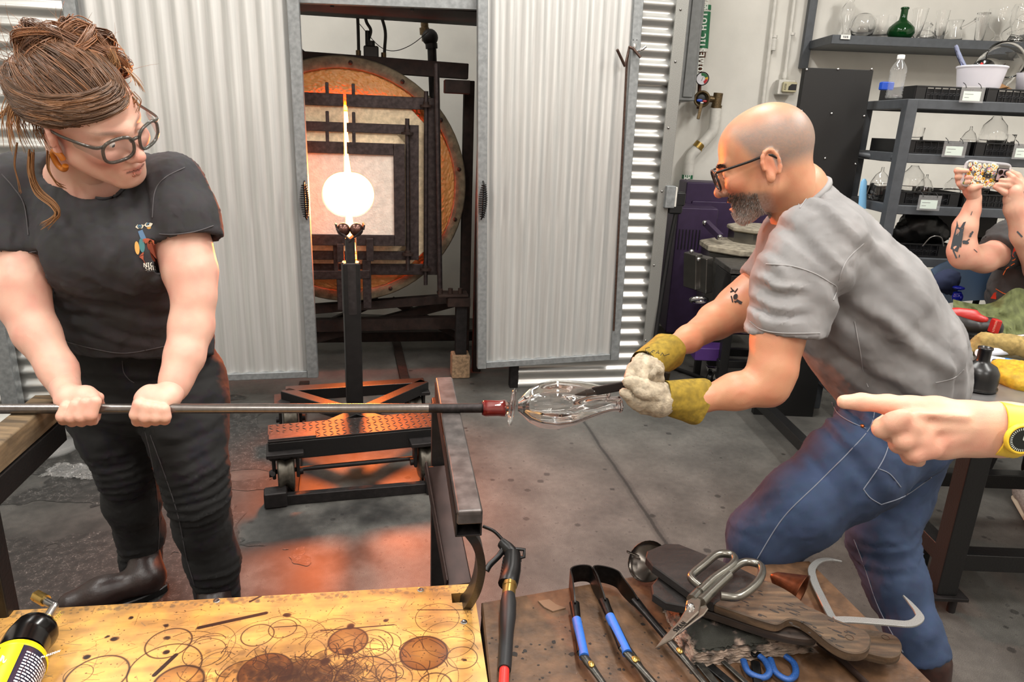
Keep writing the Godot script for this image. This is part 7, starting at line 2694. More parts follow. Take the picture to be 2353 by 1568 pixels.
	for q in [[oval(315, 570, 5.5, 15.5, -0.12), lin(0.82, 0.62, 0.34)], [oval(326, 564, 6.5, 16.5, -0.12), lin(0.27, 0.47, 0.48)], [[[319, 590], [330, 578], [340, 572], [334, 560], [328, 550], [345, 550], [354, 553], [358, 570], [360, 585], [361, 600], [333, 606], [329, 598]], lin(0.62, 0.3, 0.2)], [oval(341, 555, 14, 6.5, 0.22), lin(0.7, 0.34, 0.22)]]:
		inked(g, sd, q[0], z0, q[1], 0.0018)
	for q in [[[330, 550], [352, 562], 0.7], [[352, 562], [344, 572], 0.7], [[344, 572], [340, 590], 0.7], [[319, 590], [332, 585], 0.6]]:
		inked(g, sd, stripe(q[0], q[1], q[2]), z0, ink, 0.0024)
	inked_text(g, sd, "NIGHT", 13.0, 349, 608, -0.09, z0, lin(0.85, 0.83, 0.78))
	inked_text(g, sd, "SHIFT", 13.0, 351, 616.5, -0.09, z0, lin(0.85, 0.83, 0.78))
	inked_text(g, sd, "WORK THE NIGHT", 3.5, 353, 623, -0.09, z0, lin(0.4, 0.4, 0.4))
	part("chest_print", g, vmat("print", 0.85), shirt, "small printed hand with eyed fingertips and white lettering")
	# jeans
	var jn = Cloth.new(lin(0.045, 0.043, 0.047), lin(0.068, 0.065, 0.07), 0.0025, Vector3(5, 14, 5), 9)
	s = Sdf.new(Vector3(-1.3, 0.0, -2.05), Vector3(-0.6, 0.85, -1.35), 0.0075)
	chain(s, [[318, 800, -1.72, 118], [328, 880, -1.73, 128]], 0.04, X, 1.38)
	chain(s, [[255, 890, -1.74, 88], [250, 935, -1.73, 88], [266, 1000, -1.71, 74], [292, 1080, -1.7, 59], [304, 1150, -1.74, 57], [322, 1225, -1.8, 48], [324, 1285, -1.83, 40], [325, 1325, -1.84, 38]], 0.03)
	chain(s, [[420, 880, -1.73, 92], [424, 935, -1.68, 89], [430, 1000, -1.63, 83], [444, 1080, -1.58, 71], [455, 1140, -1.57, 63], [466, 1205, -1.6, 59], [488, 1285, -1.64, 55], [502, 1375, -1.66, 47]], 0.03)
	s.cut(pt([325, 1316, -1.84]), Vector3(0, -1, 0), 0.12)
	s.cut(pt([502, 1385, -1.66]), Vector3(0, -1, 0), 0.12)
	jn.folds = [[pt([292, 1090, -1.66]), Vector3(-0.12, 1, 0), 0.11, 0.022, 0.0035], [pt([455, 1140, -1.52]), Vector3(-0.25, 1, 0).normalized(), 0.13, 0.024, 0.0038], [pt([325, 1270, -1.8]), Vector3(-0.2, 1, 0), 0.08, 0.028, 0.0045], [pt([500, 1330, -1.62]), Vector3(0.1, 1, 0), 0.09, 0.03, 0.004], [pt([330, 870, -1.6]), Vector3(0.1, 1, 0), 0.2, 0.04, 0.003], [pt([430, 1000, -1.55]), Vector3(-0.2, 1, 0), 0.13, 0.05, 0.003]]
	var jeans = part("jeans", s.mesh(jn.col, jn.disp), vmat("denim_black", 0.85, T.weave, 0.04, 10.0), t)
	s.cloth = jn
	seams(jeans, s, [[[331, 985], [347, 1050], [360, 1130], [366, 1220], [360, 1300]], [[345, 1000], [385, 1110], [410, 1190], [428, 1280], [448, 1350]], [[281, 830], [284, 855], [296, 872], [308, 880]]], -1.4, mat("jean_seam", Color(0.27, 0.26, 0.27), 0.9))
	# boots
	for q in [[[330, 1300, -1.85], [372, 1358], [228, 1396]], [[502, 1380, -1.67], [520, 1462], [415, 1510]]]:
		s = Sdf.new(Vector3(-1.35, -0.002, -2.05), Vector3(-0.55, 0.16, -1.4), 0.006)
		var hg = yp(q[1][0], q[1][1], 0.0)
		var tg = yp(q[2][0], q[2][1], 0.0)
		var an = pt(q[0])
		var d = (tg - hg).normalized()
		s.cone(Vector3(an.x, 0.14, an.z), 0.046, hg + d * 0.03 + Vector3(0, 0.06, 0), 0.043, 0.03)
		s.cone(hg + d * 0.03 + Vector3(0, 0.05, 0), 0.04, hg + d * 0.15 + Vector3(0, 0.045, 0), 0.04, 0.03)
		s.cone(hg + d * 0.15 + Vector3(0, 0.045, 0), 0.04, hg + d * 0.225 + Vector3(0, 0.036, 0), 0.032, 0.03)
		s.cut(Vector3(hg.x, 0.014, hg.z) + d * 0.1, Vector3.DOWN, 0.4)
		s.cut(Vector3(an.x, 0.135, an.z), Vector3.UP, 0.2)
		var b = part("boot", s.mesh(), mat("boot_leather", Color(0.17, 0.1, 0.085), 0.4, 0, T.blotch, 8, T.bumps, 0.03), t)
		g = G.new()
		var pl = []
		var sx = d.cross(Vector3.UP)
		for i in 24:
			var a = TAU * i / 24
			var l = cos(a)
			pl.append(hg + d * (0.122 + l * 0.142) + sx * sin(a) * (0.046 - 0.006 * cos(2 * a)) + Vector3(0, 0.001, 0))
		g.prism(pl, Vector3(0, 0.022, 0), 0.003)
		part("sole", g, M.black_rubber, b)
	# hair
	var gh = G.new()
	var hc = Vector3(0, 0.036, -0.034)
	var hr = Vector3(0.087, 0.097, 0.127)
	rng.seed = 5
	var bun = HX.affine_inverse() * zp(158, 142, -1.43)
	var c0 = Color(0.105, 0.05, 0.026)
	var base = G.new()
	base.tint = c0 * 0.8
	var rows = []
	for i in 25:   # scalp cap under the strands, open over the face
		var row = PackedVector3Array()
		for k in 40:
			var a = TAU * k / 40
			var ph = lerpf(hairline(a) + 0.03, PI / 2, i / 24.0)
			row.append(hc + Vector3(sin(a) * cos(ph) * hr.x, sin(ph) * hr.y, cos(a) * cos(ph) * hr.z) * 0.97)
		rows.append(row)
	base.X = HX
	base.grid(rows, true)
	base.ball(bun, Vector3(0.058, 0.05, 0.058))
	gh.X = HX
	var bd = Vector3(0.05, 0.5, -0.86)
	bd = bd.normalized()
	for i in 1500:   # swept up and back
		var cl = i / 6
		rng.seed = 900 + cl
		var a = rng.randf_range(-PI, PI)
		var v0 = pow(rng.randf(), 1.5) * 0.95
		var lift = rng.randf_range(0.98, 1.06)
		var wob = rng.randf_range(-0.16, 0.16)
		var w = rng.randf()
		rng.seed = 5000 + i
		a += rng.randf_range(-0.07, 0.07)
		var ph = hairline(a) + maxf(0.0, v0 + rng.randf_range(-0.05, 0.05))
		var d0 = Vector3(sin(a) * cos(ph), sin(ph), cos(a) * cos(ph))
		var pts = []
		var axd = d0.cross(bd)
		for k in 6:
			var u = k / 5.0
			var d = (d0.slerp(bd, u * 0.93) + axd.normalized() * wob * sin(PI * u)).normalized()
			pts.append(hc + d * hr * lerpf(0.97, lift, sin(PI * minf(u * 1.2, 1.0))) + Vector3(rng.randf_range(-1, 1), rng.randf_range(-1, 1), rng.randf_range(-1, 1)) * 0.002)
		gh.tint = Color(0.1, 0.052, 0.028).lerp(Color(0.25, 0.11, 0.048), w * w) * rng.randf_range(0.75, 1.25)
		strand(gh, pts, rng.randf_range(0.0007, 0.0014), 3)
	for i in 1900:   # swept from the parting across the temple to the back
		var cl = i / 8
		rng.seed = 300 + cl
		var a0 = rng.randf_range(-1.5, 0.75)
		var u0 = rng.randf()
		var w = rng.randf()
		var bulge = rng.randf_range(1.0, 1.07)
		rng.seed = 9000 + i
		a0 += rng.randf_range(-0.05, 0.05)
		var p0 = hairline(a0) + u0 * 0.45
		var p1 = -0.35 + 0.75 * u0 + rng.randf_range(-0.05, 0.05)
		var pts = []
		for k in 7:
			var u = k / 6.0
			var a = lerpf(a0, -2.7, u)
			var ph = lerpf(p0, p1, smoothstep(0.0, 1.0, u)) + 0.12 * sin(PI * u) * (0.5 - u0)
			var d = Vector3(sin(a) * cos(ph), sin(ph), cos(a) * cos(ph))
			pts.append(hc + d * hr * (0.965 if k == 0 else bulge + 0.01 * sin(k * 2.0 + cl)) + Vector3(rng.randf_range(-1, 1), rng.randf_range(-1, 1), rng.randf_range(-1, 1)) * 0.0018)
		gh.tint = Color(0.1, 0.052, 0.028).lerp(Color(0.26, 0.12, 0.05), w * w) * rng.randf_range(0.75, 1.25)
		strand(gh, pts, rng.randf_range(0.0007, 0.0014), 3)
	for i in 1900:   # messy bun of curled locks
		var cl = i / 24
		rng.seed = 100 + cl
		var ax = Vector3(rng.randf_range(-1, 1), rng.randf_range(-1, 1), rng.randf_range(-1, 1)).normalized()
		var off = ax * rng.randf_range(-0.04, 0.04)
		var a0 = rng.randf_range(0, TAU)
		var ln = rng.randf_range(1.8, 3.4)
		var lift = rng.randf_range(0.85, 1.22)
		var w = rng.randf()
		var ph = rng.randf() * 6.0
		var u = ax.cross(Vector3(0.3, 1, 0.2)).normalized()
		var v = ax.cross(u)
		rng.seed = 20000 + i
		off += Vector3(rng.randf_range(-1, 1), rng.randf_range(-1, 1), rng.randf_range(-1, 1)) * 0.007
		var rr = sqrt(maxf(0.0009, 0.0046 - off.length_squared())) * lift
		var pts = []
		for k in 7:
			var a = a0 + ln * k / 6.0
			pts.append(bun + (off + (u * cos(a) + v * sin(a)) * rr * (1.0 + 0.14 * sin(k * 1.5 + ph))) * Vector3(1.15, 0.92, 1.15))
		gh.tint = Color(0.12, 0.054, 0.028).lerp(Color(0.3, 0.125, 0.05), w) * rng.randf_range(0.7, 1.25)
		strand(gh, pts, rng.randf_range(0.0007, 0.0014), 3)
	for i in 90:   # flyaways
		var d = Vector3(rng.randf_range(-1, 1), rng.randf_range(0.1, 1), rng.randf_range(-1, 0.6)).normalized()
		var p = hc + d * hr
		var q = Vector3(rng.randf_range(-1, 1), rng.randf_range(-0.4, 1), rng.randf_range(-1, 0.5)).normalized()
		gh.tint = Color(0.22, 0.1, 0.045)
		strand(gh, [p, p + d * 0.012 + q * 0.012, p + d * 0.018 + q * 0.034, p + d * 0.014 + q * 0.06], 0.0005, 3)
	gh.X = Transform3D()
	var locks = [[[72, 350], [72, 400], [88, 440], [122, 470], [133, 490], [120, 507], [103, 520], 26, 0.005], [[40, 330], [34, 380], [42, 420], [48, 445], 5, 0.002], [[110, 350], [112, 390], [130, 420], [150, 430], 6, 0.003], [[20, 250], [-5, 270], [-20, 300], 8, 0.004], [[60, 130], [48, 118], [38, 112], 8, 0.003], [[245, 85], [275, 105], [292, 135], [298, 175], 1, 0.0008], [[180, 85], [150, 70], [140, 72], [146, 78], 14, 0.005], [[290, 160], [312, 185], [322, 205], 10, 0.005], [[255, 120], [265, 150], [240, 168], 20, 0.006], [[300, 215], [316, 235], [310, 250], 12, 0.006], [[55, 210], [30, 270], [45, 330], 40, 0.014], [[100, 150], [110, 220], [90, 290], [110, 330], 40, 0.012]]
	for L in locks:
		var n: int = L[-2]
		for i in n:
			var jit = Vector3(rng.randf_range(-1, 1), rng.randf_range(-1, 1), rng.randf_range(-1, 1)) * float(L[-1])
			var pts = []
			for k in L.size() - 2:
				pts.append(zp(L[k][0], L[k][1], -1.37 if L[k][0] < 140 else -1.4) + jit * (1.0 if k < L.size() - 3 else 1.5) + Vector3(rng.randf_range(-1, 1), rng.randf_range(-1, 1), 0) * 0.0015)
			gh.tint = Color(0.2, 0.09, 0.035).lerp(Color(0.4, 0.2, 0.08), rng.randf()) * rng.randf_range(0.7, 1.2)
			strand(gh, pts, rng.randf_range(0.0008, 0.0014), 4)
	var hm = vmat("hair", 0.42)
	var hair = part("hair", base, hm, t)
	var st = part("strands", gh, hm, hair)
	st.set_meta("kind", "stuff")
	# earring, lip ring, glasses
	g = G.new()
	g.X = HX
	var er = []
	for i in 33:
		var a = 1.9 + 5.6 * i / 32.0
		er.append(Vector3(-0.082, -0.052, -0.008) + Vector3(0, cos(a) * 0.019, sin(a) * 0.014))
	g.tube(er, 0.0055, 10)
	part("hoop_earring", g, mat("amber_hoop", Color(0.72, 0.42, 0.12), 0.4), t)
	g = G.new()
	g.X = HX
	g.tube(arcs(Vector3(-0.012, -0.0745, 0.094), Vector3(0.001, 0.004, 0), Vector3(0.0, 0, 0.005), 1.0, 16), 0.0007, 6)
	part("lip_ring", g, mat("rose_gold", Color(0.8, 0.5, 0.42), 0.2, 1.0), t)
	spectacles(t, HX, pane("clear_grey_frame", Color(0.25, 0.25, 0.23), 0.72), 0.0032, true, Color(0.9, 0.9, 0.9))

func man() -> void:
	var t = thing("person", "bald bearded man in grey tee and blue jeans with leather gloves on", "person")
	var skin = Flesh.new(lin(0.76, 0.55, 0.42), lin(0.74, 0.42, 0.32), "man")
	var HX = Transform3D(Basis(Vector3(-0.342, 0.0, 0.94), Vector3(-0.36, 0.92, -0.13), Vector3(-0.852, -0.39, -0.31)).orthonormalized(), zp(1757, 372, -1.6))
	var g = G.new()
	var s = Sdf.new(Vector3(0.1, 0.75, -2.0), Vector3(0.95, 1.3, -1.2), 0.0078)
	chain(s, [[1830, 600, -1.75, 50], [1735, 680, -1.72, 54], [1700, 708, -1.7, 52], [1645, 738, -1.64, 40], [1583, 779, -1.52, 29], [1530, 808, -1.44, 25], [1500, 828, -1.4, 22]], 0.02)
	chain(s, [[1850, 600, -1.42, 50], [1812, 700, -1.4, 54], [1786, 780, -1.37, 56], [1775, 850, -1.35, 52], [1765, 888, -1.34, 44], [1690, 900, -1.335, 40], [1600, 922, -1.335, 27], [1550, 928, -1.335, 23]], 0.02)
	chain(s, [[1850, 590, -1.72, 50], [1880, 560, -1.6, 90], [1860, 590, -1.45, 50]], 0.03)
	chain(s, [[1830, 440, -1.6, 70], [1880, 560, -1.6, 90]], 0.03)
	s.into(g, skin.body)
	var hf = head_field(HX.affine_inverse() * pt([1856, 485, -1.6]), 0.058, 1.0, 1.04, true)
	hf.into(g, skin.head, null, HX)
	var body = part("body", g, vmat("skin_tan", 0.42, T.bumps, 0.025, 30.0, 0.1), t)
	g = G.new()   # forearm tattoo
	s.cloth = null
	for q in [stripe([1682, 668], [1692, 695], 5, 4), stripe([1692, 690], [1705, 697], 3), stripe([1684, 668], [1679, 661], 2, 1), stripe([1688, 672], [1695, 663], 1.5, 1), stripe([1680, 680], [1684, 695], 1.5), oval(1690, 682, 5, 7, 0.4), oval(1701, 696, 4, 3)]:
		inked(g, s, q, -1.45, lin(0.2, 0.17, 0.17), 0.0014)
	part("tattoo", g, vmat("ink", 0.6), body, "small dark animal tattoo on the far forearm")
	eyes(t, HX, lin(0.2, 0.13, 0.08), Vector3(0, -0.5, 1))
	# teeth and inner mouth
	g = G.new()
	g.X = HX
	g.ball(Vector3(0, -0.0655, 0.079), Vector3(0.016, 0.003, 0.011), Basis(), 14, 8)
	part("teeth", g, mat("teeth", Color(0.85, 0.8, 0.72), 0.3), t)
	# T-shirt
	var tee = Cloth.new(lin(0.47, 0.465, 0.465), lin(0.55, 0.545, 0.545), 0.0028, Vector3(4, 4, 3), 12)
	var Z = Vector3(0.1, 0, 1).normalized()
	s = Sdf.new(Vector3(0.42, 0.55, -1.98), Vector3(1.18, 1.3, -1.2), 0.0068)
	chain(s, [[1848, 470, -1.6, 62], [1878, 575, -1.6, 118], [1966, 690, -1.6, 134], [2034, 795, -1.6, 132], [2060, 870, -1.6, 112], [2066, 960, -1.6, 108]], 0.05, Z, 1.38)
	chain(s, [[1955, 790, -1.6, 90], [1990, 830, -1.6, 90]], 0.05, Z, 1.5)
	chain(s, [[1880, 560, -1.46, 104], [1830, 650, -1.42, 92], [1806, 760, -1.385, 82], [1800, 805, -1.375, 80]], 0.03)
	chain(s, [[1850, 560, -1.72, 80], [1790, 640, -1.73, 74], [1722, 700, -1.72, 66]], 0.03)
	s.cut(pt([1808, 772, -1.385]), (pt([1796, 850, -1.37]) - pt([1812, 700, -1.4])).normalized(), 0.125)
	s.cut(pt([1752, 672, -1.72]), (pt([1722, 700, -1.72]) - pt([1790, 640, -1.73])).normalized(), 0.1)
	chain(s, [[1812, 735, -1.39, 72], [1796, 850, -1.37, 72]], 0.003, Vector3.ZERO, 1.0, true)
	s.cut(pt([2050, 908, -1.6]), (pt([2075, 960, -1.6]) - pt([2060, 870, -1.6])).normalized(), 0.6)
	chain(s, [[2060, 880, -1.6, 100], [2066, 960, -1.6, 102]], 0.003, Z, 1.4, true)
	s.cut(pt([1836, 462, -1.6]), (pt([1810, 430, -1.6]) - pt([1850, 478, -1.6])).normalized(), 0.14)
	chain(s, [[1826, 440, -1.6, 62], [1866, 500, -1.6, 58]], 0.006, Vector3.ZERO, 1.0, true)
	tee.folds = [[pt([1760, 700, -1.35]), Vector3(0.1, 1, 0).normalized(), 0.09, 0.035, 0.006], [pt([1850, 540, -1.4]), Vector3(0.6, 0.7, 0).normalized(), 0.13, 0.05, 0.004], [pt([2030, 860, -1.4]), Vector3(0.5, 0.85, 0).normalized(), 0.2, 0.07, 0.006], [pt([1975, 690, -1.4]), Vector3(0.6, 0.75, 0).normalized(), 0.18, 0.08, 0.006], [pt([2190, 850, -1.45]), Vector3(0.95, 0.2, 0).normalized(), 0.12, 0.05, 0.005]]
	s.cloth = tee
	var shirt = part("tee_shirt", s.mesh(tee.col, tee.disp), vmat("cotton_grey", 0.92, T.weave, 0.04, 12.0), t)
	seams(shirt, s, [[[1722, 738], [1750, 758], [1800, 766], [1884, 766]], [[1760, 607], [1820, 612], [1870, 628], [1905, 648], [1923, 662], [1915, 690]], [[1925, 655], [1945, 600], [1985, 560]], [[1962, 730], [1975, 800], [1985, 860], [1995, 890]], [[2150, 880], [2190, 870], [2215, 850]], [[1835, 470], [1858, 440], [1886, 420]], [[1838, 478], [1862, 446], [1892, 424]]], -1.15, mat("grey_seam", Color(0.58, 0.575, 0.575), 0.9))
	g = G.new()   # rib collar and thin chain round the neck
	var nb = pt([1844, 455, -1.6])
	var na = (pt([1818, 425, -1.6]) - pt([1858, 485, -1.6])).normalized()
	var e1 = na.cross(Vector3(0, 0, 1)).normalized()
	var e2 = e1.cross(na)
	var ring = []
	for i in 41:
		var a = TAU * i / 40
		ring.append(nb + (e1 * cos(a) * 0.062 + e2 * sin(a) * 0.068) + na * 0.003)
	g.tube(ring, 0.007, 8, false)
	part("collar_rib", g, mat("grey_rib", Color(0.56, 0.555, 0.555), 0.9), shirt)
	g = G.new()
	ring = []
	for i in 41:
		var a = TAU * i / 40
		ring.append(nb + (e1 * cos(a) * 0.059 + e2 * sin(a) * 0.063) + na * 0.014)
	g.tube(ring, 0.0015, 6, false)
	part("neck_chain", g, mat("gold", Color(0.85, 0.68, 0.36), 0.25, 1.0), t)
	# jeans
	var jn = Cloth.new(lin(0.125, 0.175, 0.27), lin(0.185, 0.25, 0.36), 0.003, Vector3(6, 6, 6), 20)
	s = Sdf.new(Vector3(0.42, 0.0, -1.95), Vector3(1.2, 0.82, -1.18), 0.0078)
	chain(s, [[2058, 890, -1.6, 104], [2052, 970, -1.58, 116]], 0.04, Z, 1.3)
	chain(s, [[2062, 985, -1.5, 112], [1960, 1075, -1.44, 104], [1838, 1168, -1.4, 88], [1752, 1240, -1.4, 74], [1742, 1310, -1.44, 66], [1745, 1420, -1.47, 56], [1748, 1560, -1.48, 48]], 0.04)
	chain(s, [[2075, 1000, -1.68, 105], [2035, 1130, -1.68, 92], [2026, 1240, -1.6, 70], [2062, 1350, -1.52, 63], [2098, 1450, -1.45, 55], [2127, 1508, -1.42, 46], [2136, 1545, -1.41, 46]], 0.03)
	s.cut(pt([2128, 1516, -1.42]), (pt([2136, 1545, -1.41]) - pt([2098, 1450, -1.45])).normalized(), 0.12)
	s.cut(pt([1748, 1520, -1.478]), Vector3.DOWN, 0.12)
	jn.folds = [[pt([2040, 1280, -1.58]), Vector3(-0.35, 0.95, 0).normalized(), 0.12, 0.026, 0.005], [pt([1990, 960, -1.45]), Vector3(0.7, 0.7, 0).normalized(), 0.12, 0.04, 0.005], [pt([1960, 1040, -1.4]), Vector3(0.8, 0.6, 0).normalized(), 0.14, 0.06, 0.003], [pt([2130, 1480, -1.55]), Vector3(0, 1, 0), 0.07, 0.03, 0.004], [pt([2000, 1190, -1.5]), Vector3(0.3, 0.9, 0).normalized(), 0.12, 0.05, 0.004]]
	s.cloth = jn
	var jeans = part("jeans", s.mesh(jn.col, jn.disp), vmat("denim", 0.85, T.weave, 0.05, 10.0), t)
	seams(jeans, s, [[[2010, 945], [1998, 985], [1950, 1040], [1880, 1110], [1800, 1190], [1740, 1285]], [[2046, 1010], [2028, 1060], [1984, 1125]], [[1984, 1125], [2000, 1145], [2025, 1160]], [[2025, 1160], [2080, 1140], [2140, 1098]], [[2020, 1078], [2045, 1090], [2070, 1120]], [[1912, 925], [1925, 950], [1955, 970], [1990, 985]], [[1962, 1240], [1985, 1300], [2020, 1400], [2075, 1500]]], -1.15, mat("denim_seam", Color(0.45, 0.47, 0.52), 0.85))
	g = G.new()
	var rv = onto(s, 1981, 980, -1.15)
	g.ball(rv, Vector3.ONE * 0.005)
	part("rivet", g, mat("copper", Color(0.66, 0.36, 0.2), 0.35, 0.9), jeans)
	g = G.new()   # belt line at the back
	g.tube(lerp_pts([onto(s, 2110, 916, -1.2, 0.002), onto(s, 2160, 910, -1.2, 0.002), onto(s, 2200, 900, -1.25, 0.002)]), 0.014, 8, true, 0.35)
	part("belt", g, mat("belt", Color(0.1, 0.07, 0.06), 0.5), t)
	# boots
	for q in [[[2134, 1520, -1.42]], [[1748, 1520, -1.475]]]:
		s = Sdf.new(Vector3(0.2, -0.002, -1.65), Vector3(1.25, 0.18, -1.1), 0.0068)
		var an = pt(q[0])
		var hg = Vector3(an.x + 0.04, 0, an.z)
		var d = Vector3(-0.97, 0, 0.22).normalized()
		s.cone(Vector3(an.x, 0.15, an.z), 0.05, hg + d * 0.03 + Vector3(0, 0.06, 0), 0.048, 0.03)
		s.cone(hg + d * 0.03 + Vector3(0, 0.05, 0), 0.045, hg + d * 0.17 + Vector3(0, 0.045, 0), 0.044, 0.03)
		s.cone(hg + d * 0.17 + Vector3(0, 0.045, 0), 0.044, hg + d * 0.25 + Vector3(0, 0.04, 0), 0.038, 0.03)
		s.cut(Vector3(hg.x, 0.014, hg.z) + d * 0.1, Vector3.DOWN, 0.4)
		var b = part("boot", s.mesh(), mat("brown_leather", Color(0.22, 0.11, 0.085), 0.42, 0, T.blotch, 8), t)
		g = G.new()
		var pl = []
		var sx = d.cross(Vector3.UP)
		for i in 24:
			var a = TAU * i / 24
			pl.append(hg + d * (0.12 + cos(a) * 0.165) + sx * sin(a) * (0.05 - 0.006 * cos(2 * a)) + Vector3(0, 0.001, 0))
		g.prism(pl, Vector3(0, 0.022, 0), 0.003)
		part("sole", g, M.black_rubber, b)
	# beard bristle, clipped hair, brows
	g = G.new()
	g.X = HX
	rng.seed = 11
	var tries = 0
	while tries < 4200:
		tries += 1
		var yy = rng.randf_range(-0.118, -0.03)
		var a = rng.randf_range(-1.45, 1.45)
		var dir = Vector3(sin(a), 0, cos(a))
		var p = hf.hit(Vector3(0, yy, 0.02) + dir * 0.12, -dir, 0.12)
		if p.z < 0.0 or (p - Vector3(0, yy, 0.02)).length() > 0.115: continue
		var edge = -0.04 - 0.22 * (0.075 - p.z) - 0.012 * rng.randf()
		if absf(p.x) < 0.026 and p.z > 0.07: edge = -0.05
		if p.y > edge: continue
		if absf(p.x) < 0.025 and p.y > -0.083 and p.y < -0.058: continue
		var w = clampf((-p.y - 0.06) * 20.0 + rng.randf_range(-0.5, 0.5), 0, 1)
		g.tint = Color(0.06, 0.04, 0.03).lerp(Color(0.55, 0.5, 0.46), w)
		var dn = (dir * 0.6 + Vector3(0, -0.8, 0.15) + Vector3(rng.randf_range(-0.4, 0.4), 0, rng.randf_range(-0.3, 0.3))).normalized()
		g.tube([p - dn * 0.001, p + dn * 0.003 + dir * 0.0006, p + dn * rng.randf_range(0.004, 0.0065)], [0.00045, 0.0004, 0.0002], 3, false)
	for i in 260:
		var x = rng.randf_range(0.012, 0.052) * (1 if i % 2 else -1)
		var p = hf.hit(Vector3(x, 0.022 + rng.randf_range(-0.004, 0.004) - maxf(0, absf(x) - 0.04) * 0.4, 0.13), Vector3(0, 0, -1), 0.1)
		g.tint = Color(0.035, 0.025, 0.02)
		var dn = Vector3(signf(x) * 0.8, 0.25, 0.2).normalized()
		g.tube([p, p + dn * 0.004 + Vector3(0, 0, 0.001), p + dn * 0.008], [0.0005, 0.0004, 0.0002], 3, false)
	part("beard", g, vmat("bristle", 0.6), t).set_meta("kind", "stuff")
	spectacles(t, HX, mat("dark_frame", Color(0.08, 0.06, 0.06), 0.3), 0.0024, false, Color(0.9, 0.9, 0.9))
	gloves(t)

func cuff(t: Node3D, ax0: Vector3, ax1: Vector3, side: Vector3, r0: Array, r1: Array, flap = 0.0) -> Node3D:
	var d = (ax1 - ax0).normalized()
	var x = (side - d * side.dot(d)).normalized()
	var y = d.cross(x)
	var g = G.new()
	var L = ax0.distance_to(ax1)
	for inner in [false, true]:
		var rows = []
		for i in 9:
			var u = i / 8.0
			var row = PackedVector3Array()
			for k in 36:
				var a = TAU * k / 36
				var rr = Vector2(lerpf(r0[0], r1[0], u), lerpf(r0[1], r1[1], u)) - Vector2.ONE * (0.0022 if inner else 0.0)
				var wv = 1.0 + 0.05 * u * sin(a * 3 + 1.0) + 0.02 * sin(a * 7 + u * 5)
				row.append(ax0 + d * (u * L + flap * u * (0.5 + 0.5 * cos(a))) + (x * cos(a) * rr.x + y * sin(a) * rr.y) * wv)
			rows.append(row)
		g.grid(rows, true, false, inner)
	return part("glove_cuff", g, M.glove_yellow, t, "yellow suede cuff of a work glove")

